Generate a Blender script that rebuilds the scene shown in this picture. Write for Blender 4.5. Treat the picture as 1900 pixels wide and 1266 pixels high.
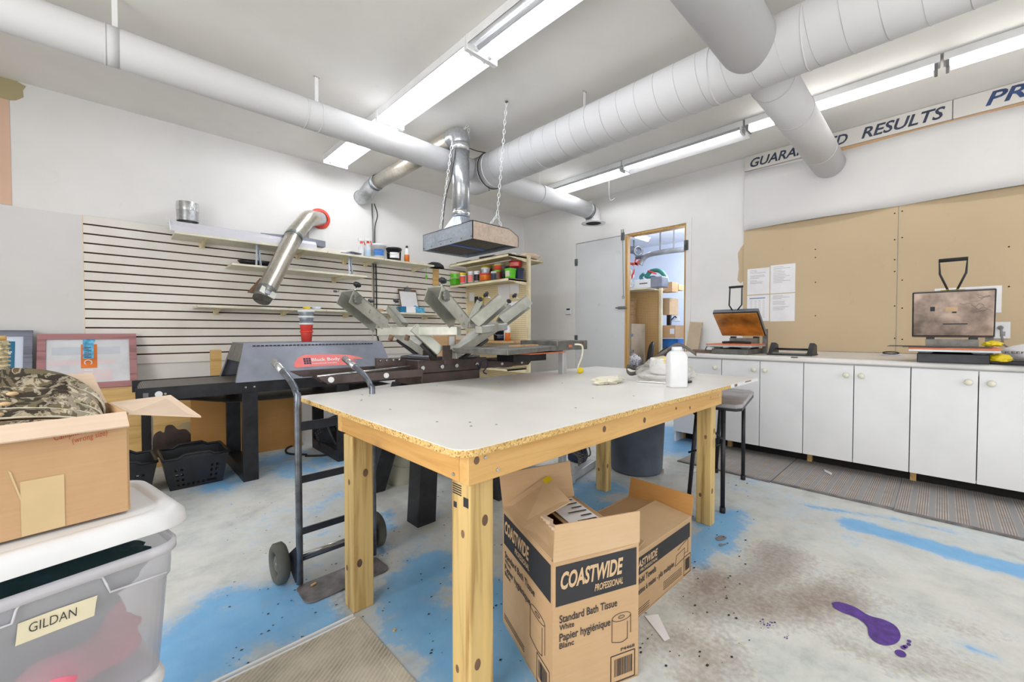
import bpy, bmesh, math, random
import numpy as np
from mathutils import Vector, Matrix, noise

for o in list(bpy.data.objects):
    bpy.data.objects.remove(o, do_unlink=True)
sc = bpy.context.scene
COL = sc.collection
R = math.radians
V = Vector

# ------------------------------------------------------------------ camera
FPX = 769.5
YAW = R(46.0)
PIT = math.atan(17 / 769.5)
CH = 1.0
cam_d = bpy.data.cameras.new('camera')
cam_d.sensor_width = 36
cam_d.lens = 36 * FPX / 1900
cam_d.clip_start = 0.02
cam = bpy.data.objects.new('camera', cam_d)
COL.objects.link(cam)
cam.location = (0, 0, CH)
cam.rotation_euler = (R(90) - PIT, 0, YAW - R(90))
sc.camera = cam

# ------------------------------------------------------------------ world, light, exposure
w = bpy.data.worlds.new('world')
sc.world = w
w.use_nodes = True
w.node_tree.nodes['Background'].inputs[0].default_value = (0.92, 0.96, 1, 1)
w.node_tree.nodes['Background'].inputs[1].default_value = 0.6
sc.view_settings.view_transform = 'Standard'
sc.view_settings.look = 'None'
sc.view_settings.gamma = 1
sc.view_settings.use_curve_mapping = False
sc.view_settings.exposure = 0.28

def area(name, loc, target, sx, sy, power, color):
    d = bpy.data.lights.new(name, 'AREA')
    d.shape = 'RECTANGLE'; d.size = sx; d.size_y = sy; d.energy = power; d.color = color
    o = bpy.data.objects.new(name, d); COL.objects.link(o)
    o.location = loc
    o.rotation_euler = (V(target) - V(loc)).to_track_quat('-Z', 'Y').to_euler()
    return o
# added fill lights behind and beside the camera; no such source is seen
area('fill_rear', (1.6, -2.3, 1.6), (1.6, 3, 1.2), 4.4, 2.2, 38, (1, .985, .96))
area('fill_side', (-2.4, .4, 1.6), (4, 1.4, 1.4), 2.6, 2.2, 96, (1, .98, .95))

# ------------------------------------------------------------------ pixel rays (used to read real positions off known planes)
_fw = V((math.cos(YAW) * math.cos(PIT), math.sin(YAW) * math.cos(PIT), -math.sin(PIT)))
_rt = V((math.sin(YAW), -math.cos(YAW), 0))
_up = _rt.cross(_fw)
def _ray(px, py): return _fw + _rt * ((px - 950) / FPX) - _up * ((py - 633) / FPX)
def _on(ax, v, px, py):
    d = _ray(px, py); c = V((0, 0, CH)); return c + d * ((v - c[ax]) / d[ax])
def AX(v, px, py): return _on(0, v, px, py)
def AY(v, px, py): return _on(1, v, px, py)
def AZ(v, px, py): return _on(2, v, px, py)
def AD(w_, px, py): return V((0, 0, CH)) + _ray(px, py) * w_

# ------------------------------------------------------------------ materials
def lin(c):
    c = [x / 255 for x in c]
    return tuple((x / 12.92 if x <= .04045 else ((x + .055) / 1.055) ** 2.4) for x in c) + (1,)
MATS = {}
class NT:
    def __init__(s, name):
        s.m = bpy.data.materials.new(name); s.m.use_nodes = True
        s.t = s.m.node_tree; s.n = s.t.nodes; s.b = s.n['Principled BSDF']; s.out = s.n['Material Output']
        MATS[name] = s.m
    def node(s, typ, **k):
        n = s.n.new(typ)
        for a, v in k.items():
            if a.startswith('i_'): n.inputs[a[2:].replace('_', ' ')].default_value = v
            else: setattr(n, a, v)
        return n
    def link(s, a, b): s.t.links.new(a, b); return s
    def math(s, op, a, b=0.0, c=None):
        n = s.n.new('ShaderNodeMath'); n.operation = op
        for i, x in enumerate((a, b) if c is None else (a, b, c)):
            if isinstance(x, (int, float)): n.inputs[i].default_value = x
            else: s.link(x, n.inputs[i])
        return n.outputs[0]
    def coord(s, scale=(1, 1, 1), kind='Object', rot=(0, 0, 0)):
        tc = s.n.new('ShaderNodeTexCoord'); mp = s.n.new('ShaderNodeMapping')
        mp.inputs['Scale'].default_value = scale; mp.inputs['Rotation'].default_value = rot
        s.link(tc.outputs[kind], mp.inputs[0]); return mp.outputs[0]
    def xyz(s, vec):
        n = s.n.new('ShaderNodeSeparateXYZ'); s.link(vec, n.inputs[0]); return n.outputs
    def noise(s, scale, vec=None, detail=4, rough=.55, dist=0):
        n = s.n.new('ShaderNodeTexNoise'); n.inputs['Scale'].default_value = scale
        n.inputs['Detail'].default_value = detail; n.inputs['Roughness'].default_value = rough
        n.inputs['Distortion'].default_value = dist
        if vec is not None: s.link(vec, n.inputs['Vector'])
        return n.outputs[0]
    def ramp(s, fac, stops, interp='LINEAR'):
        n = s.n.new('ShaderNodeValToRGB'); n.color_ramp.interpolation = interp
        e = n.color_ramp.elements
        while len(e) < len(stops): e.new(.5)
        for i, (p, c) in enumerate(stops):
            e[i].position = p; e[i].color = c if len(c) == 4 else lin(c)
        s.link(fac, n.inputs[0]); return n.outputs[0]
    def mix(s, fac, a, b, blend='MIX'):
        n = s.n.new('ShaderNodeMix'); n.data_type = 'RGBA'; n.blend_type = blend
        if isinstance(fac, (int, float)): n.inputs[0].default_value = fac
        else: s.link(fac, n.inputs[0])
        for i, x in ((6, a), (7, b)):
            if isinstance(x, tuple): n.inputs[i].default_value = x if len(x) == 4 else lin(x)
            else: s.link(x, n.inputs[i])
        return n.outputs[2]
    def bump(s, h, strength=.3, dist=.01):
        n = s.n.new('ShaderNodeBump'); n.inputs['Strength'].default_value = strength
        n.inputs['Distance'].default_value = dist
        s.link(h, n.inputs['Height']); s.link(n.outputs[0], s.b.inputs['Normal'])
    def set(s, color=None, rough=.5, metal=0, spec=None):
        if color is not None:
            if isinstance(color, tuple): s.b.inputs['Base Color'].default_value = color if len(color) == 4 else lin(color)
            else: s.link(color, s.b.inputs['Base Color'])
        if isinstance(rough, (int, float)): s.b.inputs['Roughness'].default_value = rough
        else: s.link(rough, s.b.inputs['Roughness'])
        s.b.inputs['Metallic'].default_value = metal
        if spec is not None: s.b.inputs['Specular IOR Level'].default_value = spec
        return s

def simple(name, c, rough=.5, metal=0, var=.06, scale=6, bump=0, bscale=60, spec=None):
    s = NT(name)
    n = s.noise(scale, s.coord(), 3)
    dark = tuple(max(0, x * (1 - var * 2)) for x in c); lite = tuple(min(255, x * (1 + var)) for x in c)
    col = s.ramp(n, [(.3, dark), (.7, lite)])
    s.set(col, rough, metal, spec)
    if bump: s.bump(s.noise(bscale, s.coord(), 3), bump, .004)
    return s.m

def painted(name, c, marks=(150, 148, 145), amt=.12):
    s = NT(name)
    v = s.coord()
    a = s.ramp(s.noise(1.3, v, 5), [(.35, tuple(x * .965 for x in c)), (.65, c)])
    k = s.ramp(s.noise(9, v, 8, .7), [(.62, (0, 0, 0, 1)), (.78, (amt, amt, amt, 1))])
    s.set(s.mix(k, a, marks), .62, 0, .3)
    s.bump(s.noise(120, v, 3), .06, .003)
    return s.m
painted('wall_paint', (232, 231, 230))
painted('ceiling_paint', (236, 234, 230))
painted('white_board', (222, 221, 221))
painted('sign_board', (220, 217, 212), (160, 140, 110), .3)
painted('door_paint', (218, 221, 224), (140, 140, 140), .35)
painted('duct_paint', (214, 214, 216), (150, 145, 140), .15)
painted('beige_board', (202, 181, 149), (170, 148, 118), .5)
painted('peach_paint', (222, 186, 162))
painted('olive_plaster', (178, 166, 128), (205, 195, 170), .9)
simple('cabinet_white', (228, 229, 232), .38, var=.015, scale=3)
simple('counter_white', (226, 223, 221), .3, var=.03, scale=5)
simple('knob_cream', (232, 230, 212), .3, var=.02)
simple('black_recess', (22, 20, 19), .8)
simple('white_plastic', (226, 228, 231), .35, var=.02)
simple('white_metal', (235, 236, 238), .35, var=.015)
simple('grey_metal', (128, 130, 134), .4, .6, var=.08)
simple('black_metal', (44, 45, 50), .42, .35, var=.15, scale=12)
simple('black_plastic', (34, 37, 44), .42, var=.18, scale=9)
simple('black_rubber', (32, 32, 32), .7, var=.1)
simple('brown_metal', (92, 80, 77), .38, .55, var=.1, scale=10)
simple('dryer_grey', (134, 138, 150), .42, .45, var=.08, scale=4)
simple('hammer_grey', (112, 112, 108), .45, .4, var=.1, scale=20)
simple('zinc', (176, 177, 168), .4, .55, var=.07, scale=9)
simple('zinc_dark', (112, 120, 122), .4, .7, var=.15, scale=10)
simple('chrome', (205, 207, 210), .22, .95, var=.05)
simple('truck_steel', (118, 124, 134), .34, .75, var=.14, scale=16)
simple('truck_dark', (66, 72, 84), .4, .55, var=.12)
simple('plate_steel', (124, 119, 121), .5, .4, var=.15, scale=14)
simple('tire', (92, 94, 88), .8, var=.12)
simple('cream_metal', (224, 212, 178), .42, var=.05)
simple('teal', (20, 110, 150), .5)
simple('pink_label', (238, 128, 126), .5, var=.03)
simple('coral', (226, 74, 62), .45, var=.1)
simple('red', (196, 40, 44), .5, var=.08)
simple('green', (96, 200, 40), .4, var=.06)
simple('neon_green', (70, 230, 40), .5, var=.05)
simple('yellow', (232, 206, 30), .45, var=.06)
simple('orange', (226, 120, 40), .45, var=.08)
simple('blue', (44, 110, 190), .45, var=.1)
simple('navy', (38, 52, 84), .5, var=.15)
simple('lightblue', (96, 180, 226), .5, var=.15, scale=30)
simple('text_navy', (56, 66, 88), .6, var=.12, scale=20)
simple('text_blue', (52, 76, 122), .6, var=.12, scale=20)
simple('ink_black', (46, 47, 52), .6, var=.05)
simple('ink_red', (188, 70, 50), .6)
simple('purple_paint', (84, 48, 142), .5, var=.15, scale=40)
simple('paper', (236, 236, 240), .6, var=.015)
simple('masking_tape', (226, 218, 190), .6, var=.04)
simple('gauze', (214, 216, 222), .7, var=.03)
simple('trash_grey', (92, 102, 116), .5, var=.1, scale=4)
simple('khaki_box', (206, 178, 140), .6)
simple('dirt', (52, 50, 48), .9)
simple('hand_brown', (122, 92, 70), .6, var=.15)
simple('heater_grey', (190, 194, 198), .4, .3)
simple('wicker_c', (214, 198, 160), .7, var=.2, scale=60, bump=.8, bscale=90)
simple('cloth_dark', (24, 58, 64), .85, var=.12, scale=8, bump=.3, bscale=300)
simple('cloth_grey', (84, 100, 118), .85, var=.1, scale=6)
simple('cloth_pink', (244, 122, 146), .8, var=.1, scale=8)
simple('leather', (98, 92, 90), .5, var=.15)
simple('floral', (206, 200, 210), .7, var=.25, scale=60)
simple('plate_scorch', (176, 156, 144), .32, .35, var=.16, scale=9)
simple('seam_grey', (186, 186, 188), .5, var=.1)
simple('faded_print', (138, 134, 138), .6, var=.1)
simple('gauze_pink', (222, 208, 212), .7, var=.02)
simple('gauze_grey', (196, 202, 212), .7, var=.02)
simple('amber_teflon', (196, 132, 56), .28, var=.2, scale=5)
simple('silicone_orange', (222, 124, 84), .6, var=.05)
simple('panel_tan', (186, 168, 142), .6, var=.03)
simple('saw_green', (40, 112, 106), .4, var=.1)
simple('shelf_gloss', (222, 218, 198), .35, var=.04)
simple('ceiling_far', (222, 226, 236), .6, var=.01)
simple('wall_far', (210, 220, 238), .6, var=.015, scale=2)
simple('seat_grey', (168, 166, 170), .45, var=.1)

def tube_light(name, strength, col=(1, 1, 1)):
    s = NT(name); s.set((245, 248, 255), .3)
    s.b.inputs['Emission Color'].default_value = col + (1,)
    s.b.inputs['Emission Strength'].default_value = strength
tube_light('tube_mid', 9.0, (.98, .98, 1))
tube_light('tube_far', 34.0, (.98, .99, 1))
tube_light('tube_on', 16.0, (.96, .98, 1))
tube_light('tube_warm', 7.0, (1, .97, .92))
simple('tube_off', (205, 208, 215), .2, var=.02)

def galv(name, c=(196, 199, 203), rough=.28, warm=False):
    s = NT(name)
    v = s.coord()
    vo = s.node('ShaderNodeTexVoronoi'); vo.inputs['Scale'].default_value = 55
    s.link(v, vo.inputs['Vector'])
    base = s.ramp(vo.outputs['Color'], [(.1, tuple(x * .82 for x in c)), (.9, c)])
    blot = s.ramp(s.noise(4, v, 4), [(.4, tuple(x * .9 for x in c)), (.6, (214, 206, 190) if warm else c)])
    s.set(s.mix(.5, base, blot), rough, .85)
    s.bump(s.noise(11, v, 2), .12, .01)
galv('galvanised'); galv('galvanised_warm', (200, 196, 186), .3, True)
galv('foil_tape', (220, 222, 224), .2)
galv('hood_metal', (186, 196, 208), .42)
galv('hood_warm', (226, 204, 188), .42, True)
galv('hood_dark', (92, 90, 90), .6)

def wood(name, c, dark, axis=0, knots=.5, scale=1.0):
    s = NT(name)
    sc_ = [26 * scale] * 3; sc_[axis] = 1.6 * scale
    v = s.coord(tuple(sc_))
    n = s.noise(1.0, v, 6, .6, .6)
    col = s.ramp(n, [(.28, dark), (.5, c), (.72, tuple(min(255, x * 1.07) for x in c))])
    kk = [6.0 * scale] * 3; kk[axis] = 3.6 * scale
    vo = s.node('ShaderNodeTexVoronoi'); vo.inputs['Scale'].default_value = 1
    s.link(s.coord(tuple(kk)), vo.inputs['Vector'])
    k = s.ramp(vo.outputs['Distance'], [(.07, (knots, knots, knots, 1)), (.14, (knots * .25,) * 3 + (1,)), (.24, (0, 0, 0, 1))])
    s.set(s.mix(k, col, (104, 62, 34)), .55, 0, .3)
    s.bump(n, .12, .003)
wood('pine_z', (204, 176, 118), (146, 108, 54), 2, .35)
wood('pine_x', (214, 172, 110), (196, 148, 84), 0, .3)
wood('pine_y', (208, 162, 98), (192, 142, 78), 1, .3)
wood('ply_amber', (212, 176, 116), (190, 150, 90), 0, .1)
wood('frame_pink', (166, 120, 122), (112, 84, 84), 0, 0)
wood('frame_grey', (120, 124, 138), (76, 78, 84), 0, 0)
wood('door_jamb', (186, 146, 84), (150, 108, 54), 2, 0)
wood('bare_wood', (196, 160, 118), (160, 120, 80), 1, .3)

s = NT('particleboard'); v = s.coord()
vo = s.node('ShaderNodeTexVoronoi'); vo.inputs['Scale'].default_value = 240; s.link(v, vo.inputs['Vector'])
s.set(s.ramp(vo.outputs['Color'], [(.05, (128, 92, 44)), (.35, (204, 164, 98)), (.8, (228, 196, 134))]), .8)
s.bump(vo.outputs['Distance'], .5, .003)

s = NT('melamine'); v = s.coord()
a = s.ramp(s.noise(2.2, v, 5), [(.35, (226, 224, 219)), (.65, (236, 234, 230))])
k = s.ramp(s.noise(26, v, 6, .7, 1.5), [(.68, (0, 0, 0, 1)), (.8, (.25, .25, .25, 1))])
s.set(s.mix(k, a, (170, 162, 150)), .34)

def cardboard(name, c, dark):
    s = NT(name); v = s.coord()
    a = s.ramp(s.noise(3, v, 5), [(.3, dark), (.7, c)])
    f = s.noise(1, s.coord((6, 6, 160)), 3)
    s.set(s.mix(.12, a, s.ramp(f, [(.35, tuple(x * .8 for x in c)), (.65, c)])), .75, 0, .2)
    s.bump(s.noise(8, v, 3), .2, .01)
cardboard('card_kraft', (200, 168, 132), (188, 154, 116))
cardboard('card_warm', (206, 172, 134), (192, 154, 114))
cardboard('card_inner', (212, 184, 150), (196, 164, 126))
cardboard('card_pale', (226, 204, 184), (214, 190, 166))
cardboard('card_orange', (206, 156, 96), (184, 134, 76))
simple('tape_clear', (216, 190, 146), .25, var=.03)

s = NT('camouflage'); v = s.coord()
a = s.noise(14, v, 4, .6, 1.2); b = s.noise(23, v, 4, .6, 2)
col = s.ramp(a, [(.36, (60, 52, 40)), (.43, (140, 126, 98)), (.52, (206, 194, 172)), (.68, (128, 124, 92))], 'CONSTANT')
col2 = s.ramp(b, [(.42, (44, 38, 30)), (.5, (198, 188, 166)), (.6, (120, 96, 58))], 'CONSTANT')
s.set(s.mix(.5, col, col2), .85)
s.bump(s.noise(90, v, 3), .3, .003)

def pegboard(name, c, hole, ax, pitch=.0254):
    s = NT(name); x = s.xyz(s.coord())
    def fr(o):
        f = s.math('FRACT', s.math('DIVIDE', o, pitch)); return s.math('POWER', s.math('SUBTRACT', f, .5), 2)
    d = s.math('ADD', fr(x[ax[0]]), fr(x[ax[1]]))
    m = s.math('LESS_THAN', d, .032)
    s.set(s.mix(m, c, hole), .6)
pegboard('pegboard_cream', (228, 212, 172), (120, 96, 56), (1, 2))
pegboard('pegboard_brown', (196, 158, 102), (112, 78, 40), (1, 2))
pegboard('mesh_black', (34, 38, 46), (8, 8, 9), (0, 2), .012)

s = NT('runner_mat'); x = s.xyz(s.coord())
f = s.math('FRACT', s.math('DIVIDE', x[1], .078))
band = s.math('LESS_THAN', f, .34)
fine = s.math('LESS_THAN', s.math('FRACT', s.math('DIVIDE', x[1], .0098)), .5)
nn = s.noise(9, s.coord(), 5)
base = s.ramp(nn, [(.3, (160, 153, 148)), (.7, (192, 184, 178))])
c1 = s.mix(fine, base, (136, 126, 120))
s.set(s.mix(band, c1, (152, 151, 152)), .85)
s.bump(fine, .3, .003)

s = NT('belt_mesh'); x = s.xyz(s.coord())
f = s.math('LESS_THAN', s.math('FRACT', s.math('DIVIDE', x[0], .008)), .5)
s.set(s.mix(f, (124, 120, 112), (74, 70, 66)), .5, .3)

s = NT('slat_face'); v = s.coord()
s.set(s.ramp(s.noise(2.2, v, 4), [(.35, (224, 219, 212)), (.65, (236, 232, 226))]), .4)
simple('slat_groove', (64, 38, 20), .8)
simple('slat_edge', (238, 220, 190), .5)

# clear milky plastic of the storage bins: partly lets the clothes show through
s = NT('bin_plastic')
tr = s.node('ShaderNodeBsdfTransparent'); tr.inputs[0].default_value = (.93, .94, .97, 1)
mx = s.node('ShaderNodeMixShader'); mx.inputs[0].default_value = .52
s.set((222, 224, 234), .22)
s.link(tr.outputs[0], mx.inputs[1]); s.link(s.b.outputs[0], mx.inputs[2]); s.link(mx.outputs[0], s.out.inputs[0])
s = NT('bin_rim')
tr = s.node('ShaderNodeBsdfTransparent'); mx = s.node('ShaderNodeMixShader'); mx.inputs[0].default_value = .75
s.set((226, 226, 236), .25)
s.link(tr.outputs[0], mx.inputs[1]); s.link(s.b.outputs[0], mx.inputs[2]); s.link(mx.outputs[0], s.out.inputs[0])
s = NT('clear_bag')
tr = s.node('ShaderNodeBsdfTransparent'); mx = s.node('ShaderNodeMixShader'); mx.inputs[0].default_value = .34
s.set((236, 234, 226), .2); s.bump(s.noise(38, s.coord(), 4), .7, .01)
s.link(tr.outputs[0], mx.inputs[1]); s.link(s.b.outputs[0], mx.inputs[2]); s.link(mx.outputs[0], s.out.inputs[0])
s = NT('clear_bottle')
tr = s.node('ShaderNodeBsdfTransparent'); mx = s.node('ShaderNodeMixShader'); mx.inputs[0].default_value = .45
s.set((226, 230, 236), .15)
s.link(tr.outputs[0], mx.inputs[1]); s.link(s.b.outputs[0], mx.inputs[2]); s.link(mx.outputs[0], s.out.inputs[0])

# floor: worn blue paint over grey concrete; masks are painted per vertex in world metres, edges broken by noise
s = NT('floor_paint'); v = s.coord()
def attr(nm):
    n = s.node('ShaderNodeAttribute', attribute_name=nm); return n.outputs['Fac']
n1 = s.noise(5, v, 9, .68); n2 = s.noise(22, v, 6, .7); n3 = s.noise(1.6, v, 6, .6)
base = s.ramp(n1, [(.28, (168, 176, 176)), (.42, (198, 203, 202)), (.55, (214, 217, 214)), (.72, (226, 226, 220))])
stn = s.ramp(n3, [(.42, (0, 0, 0, 1)), (.66, (.35, .35, .35, 1))])
base = s.mix(stn, base, (206, 196, 186))
b = s.math('ADD', s.math('ADD', attr('blue'), s.math('MULTIPLY', s.math('SUBTRACT', n1, .5), 1.5)), s.math('MULTIPLY', s.math('SUBTRACT', n2, .5), .7))
bm = s.ramp(b, [(.12, (0, 0, 0, 1)), (.34, (.28, .28, .28, 1)), (.50, (.85, .85, .85, 1)), (.7, (1, 1, 1, 1))])
bc = s.ramp(n1, [(.3, (112, 170, 220)), (.7, (134, 190, 234))])
col = s.mix(bm, base, bc)
d = s.math('ADD', attr('dirt'), s.math('MULTIPLY', s.math('SUBTRACT', n1, .5), 1.3))
sp = s.node('ShaderNodeTexNoise'); sp.inputs['Scale'].default_value = 60; sp.inputs['Detail'].default_value = 8
s.link(v, sp.inputs['Vector'])
d = s.math('ADD', d, s.math('MULTIPLY', s.math('SUBTRACT', sp.outputs[0], .5), .8))
dm = s.ramp(d, [(.22, (0, 0, 0, 1)), (.62, (.6, .6, .6, 1)), (.95, (.95, .95, .95, 1))])
col = s.mix(dm, col, (146, 132, 122))
sc2 = s.ramp(s.noise(4, s.coord((1, 5, 1), rot=(0, 0, .6)), 10, .75), [(.62, (0, 0, 0, 1)), (.8, (.3, .3, .3, 1))])
col = s.mix(sc2, col, (152, 150, 148))
s.set(col, .5, 0, .35)
s.bump(n2, .08, .004)
s = NT('bare_concrete'); x = s.xyz(s.coord(rot=(0, 0, .95)))
nn = s.noise(7, s.coord(), 7, .65)
line = s.math('LESS_THAN', s.math('FRACT', s.math('DIVIDE', s.math('ADD', x[0], s.math('MULTIPLY', nn, .02)), .0125)), .42)
col = s.ramp(nn, [(.3, (146, 140, 130)), (.5, (182, 176, 164)), (.7, (206, 200, 186))])
lm = s.math('MULTIPLY', line, s.math('GREATER_THAN', s.noise(3.0, s.coord(), 3), .42))
s.set(s.mix(s.math('MULTIPLY', lm, .45), col, (214, 206, 184)), .85)
s.bump(lm, .5, .004)

# ------------------------------------------------------------------ mesh builder
class MB:
    def __init__(s): s.v = []; s.f = []; s.sm = []
    def add(s, vs, fs, smooth=False):
        b = len(s.v); s.v += [V(p) for p in vs]; s.f += [[i + b for i in f] for f in fs]; s.sm += [smooth] * len(fs)
        return s
    def box(s, x0, x1, y0, y1, z0, z1):
        x0, x1 = sorted((x0, x1)); y0, y1 = sorted((y0, y1)); z0, z1 = sorted((z0, z1))
        vs = [(x, y, z) for z in (z0, z1) for y in (y0, y1) for x in (x0, x1)]
        return s.add(vs, [(0, 2, 3, 1), (4, 5, 7, 6), (0, 1, 5, 4), (2, 6, 7, 3), (0, 4, 6, 2), (1, 3, 7, 5)])
    def hexa(s, p):  # 8 points: bottom 4 ccw, top 4 ccw
        return s.add(p, [(3, 2, 1, 0), (4, 5, 6, 7), (0, 1, 5, 4), (1, 2, 6, 5), (2, 3, 7, 6), (3, 0, 4, 7)])
    def obox(s, c, size, M):
        a, b_, d = [x / 2 for x in size]; c = V(c)
        p = [(-a, -b_, -d), (a, -b_, -d), (a, b_, -d), (-a, b_, -d), (-a, -b_, d), (a, -b_, d), (a, b_, d), (-a, b_, d)]
        return s.hexa([c + M @ V(q) for q in p])
    def bar(s, p0, p1, w_, h, up=(0, 0, 1)):
        p0 = V(p0); p1 = V(p1); d = (p1 - p0).normalized(); r = d.cross(V(up))
        if r.length < 1e-4: r = d.cross(V((1, 0, 0)))
        r.normalize(); u = r.cross(d)
        p = []
        for q in (p0, p1):
            p += [q - r * w_ / 2 - u * h / 2, q + r * w_ / 2 - u * h / 2, q + r * w_ / 2 + u * h / 2, q - r * w_ / 2 + u * h / 2]
        return s.add(p, [(0, 1, 2, 3), (7, 6, 5, 4), (0, 4, 5, 1), (1, 5, 6, 2), (2, 6, 7, 3), (3, 7, 4, 0)])
    def cyl(s, p0, p1, r0, r1=None, n=24, caps=True):
        r1 = r0 if r1 is None else r1; p0 = V(p0); p1 = V(p1); d = (p1 - p0).normalized()
        a = d.orthogonal().normalized(); b_ = d.cross(a)
        vs = []
        for p, r in ((p0, r0), (p1, r1)):
            vs += [p + (a * math.cos(t) + b_ * math.sin(t)) * r for t in [2 * math.pi * i / n for i in range(n)]]
        s.add(vs, [(i, (i + 1) % n, n + (i + 1) % n, n + i) for i in range(n)], True)
        if caps:
            s.add(vs[:n], [tuple(reversed(range(n)))]); s.add(vs[n:], [tuple(range(n))])
        return s
    def tube(s, pts, r, n=10, caps=True, closed=False):
        pts = [V(p) for p in pts]; m = len(pts); rings = []; a = None
        rr = r if isinstance(r, (list, tuple)) else [r] * m
        for i, p in enumerate(pts):
            if closed: d = (pts[(i + 1) % m] - pts[i - 1])
            else: d = pts[min(i + 1, m - 1)] - pts[max(i - 1, 0)]
            d.normalize()
            if a is None: a = d.orthogonal().normalized()
            else:
                a = a - d * a.dot(d)
                a = a.normalized() if a.length > 1e-6 else d.orthogonal().normalized()
            b_ = d.cross(a)
            rings.append([p + (a * math.cos(t) + b_ * math.sin(t)) * rr[i] for t in [2 * math.pi * j / n for j in range(n)]])
        vs = [q for g in rings for q in g]; fs = []
        for i in range(m if closed else m - 1):
            k = (i + 1) % m
            fs += [(i * n + j, i * n + (j + 1) % n, k * n + (j + 1) % n, k * n + j) for j in range(n)]
        s.add(vs, fs, True)
        if caps and not closed:
            s.add(rings[0], [tuple(reversed(range(n)))]); s.add(rings[-1], [tuple(range(n))])
        return s
    def lathe(s, prof, c=(0, 0, 0), n=28, M=None, smooth=True):
        c = V(c); M = M or Matrix.Identity(3); vs = []; fs = []
        for r, z in prof:
            for i in range(n):
                t = 2 * math.pi * i / n; vs.append(c + M @ V((r * math.cos(t), r * math.sin(t), z)))
        for k in range(len(prof) - 1):
            fs += [(k * n + i, k * n + (i + 1) % n, (k + 1) * n + (i + 1) % n, (k + 1) * n + i) for i in range(n)]
        return s.add(vs, fs, smooth)
    def prism(s, pts, vec):
        n = len(pts); pts = [V(p) for p in pts]; vec = V(vec)
        nr = V((0, 0, 0))
        for i in range(n): nr += pts[i].cross(pts[(i + 1) % n])
        if nr.dot(vec) < 0: pts = pts[::-1]
        return s.add(pts + [p + vec for p in pts], [tuple(reversed(range(n))), tuple(range(n, 2 * n))] + [(i, (i + 1) % n, n + (i + 1) % n, n + i) for i in range(n)])
    def plate(s, pts, th):
        pts = [V(p) for p in pts]; n = (pts[1] - pts[0]).cross(pts[2] - pts[0]).normalized(); return s.prism(pts, n * th)
    def poly(s, pts): return s.add(pts, [tuple(range(len(pts)))])
    def torus(s, c, R_, r, M=None, n=28, m=10):
        M = M or Matrix.Identity(3); c = V(c)
        return s.tube([c + M @ V((R_ * math.cos(t), R_ * math.sin(t), 0)) for t in [2 * math.pi * i / n for i in range(n)]], r, m, closed=True)
    def ball(s, c, r, sc_=(1, 1, 1), n=16, m=10, M=None):
        pr = [(max(1e-5, math.sin(math.pi * i / m)) , -math.cos(math.pi * i / m)) for i in range(m + 1)]
        M = (M or Matrix.Identity(3)) @ Matrix.Diagonal((sc_[0] * r, sc_[1] * r, sc_[2] * r))
        return s.lathe(pr, c, n, M)
    def grid(s, fn, nu, nv, smooth=True, closed_u=False):
        vs = [fn(i / nu, j / nv) for j in range(nv + 1) for i in range(nu + 1)]
        return s.add(vs, [(j * (nu + 1) + i, j * (nu + 1) + i + 1, (j + 1) * (nu + 1) + i + 1, (j + 1) * (nu + 1) + i) for j in range(nv) for i in range(nu)], smooth)
    def build(s, name, mat, parent=None, bevel=0, solid=0, sub=0, world=True, seg=2):
        me = bpy.data.meshes.new(name)
        vs = s.v
        root = parent
        while root is not None and root.parent is not None: root = root.parent
        if root is not None and world:
            Mi = root.matrix_basis.inverted(); vs = [Mi @ p for p in vs]
        me.from_pydata([tuple(p) for p in vs], [], s.f)
        me.validate(); me.update()
        for p, k in zip(me.polygons, s.sm): p.use_smooth = k
        me.materials.append(MATS[mat] if isinstance(mat, str) else mat)
        bm = bmesh.new(); bm.from_mesh(me); bmesh.ops.remove_doubles(bm, verts=bm.verts, dist=1e-5)
        bmesh.ops.recalc_face_normals(bm, faces=bm.faces); bm.to_mesh(me); bm.free()
        o = bpy.data.objects.new(name, me); COL.objects.link(o)
        if parent is not None: o.parent = parent
        if solid:
            m = o.modifiers.new('s', 'SOLIDIFY'); m.thickness = solid; m.offset = 0
        if sub:
            m = o.modifiers.new('u', 'SUBSURF'); m.levels = sub; m.render_levels = sub
        if bevel:
            m = o.modifiers.new('b', 'BEVEL'); m.width = bevel; m.segments = seg; m.limit_method = 'ANGLE'; m.angle_limit = R(40)
            m.harden_normals = False
        return o

def tag(o, label, cat, group=None, kind=None):
    if label: o['label'] = label
    if cat: o['category'] = cat
    if group: o['group'] = group
    if kind: o['kind'] = kind
    return o
def thing(name, label, cat, loc=(0, 0, 0), rz=0, group=None):
    o = bpy.data.objects.new(name, None); COL.objects.link(o); o.empty_display_size = .05
    o.location = loc; o.rotation_euler = (0, 0, rz)
    o.matrix_basis = Matrix.Translation(V(loc)) @ Matrix.Rotation(rz, 4, 'Z')
    return tag(o, label, cat, group)
def struct(name, mb, mat, parent=None, **k):
    o = mb.build(name, mat, parent, **k)
    if parent is None: o['kind'] = 'structure'
    return o
def copy_tree(src, loc=None, rz=None, label=None, group=None, parent=None):
    c = src.copy(); COL.objects.link(c)
    if parent is not None: c.parent = parent
    else:
        if loc is not None:
            c.matrix_basis = Matrix.Translation(V(loc)) @ Matrix.Rotation(rz or 0, 4, 'Z')
    if label: c['label'] = label
    if group: c['group'] = group
    for ch in [x for x in src.children]: copy_tree(ch, parent=c)
    return c
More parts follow.
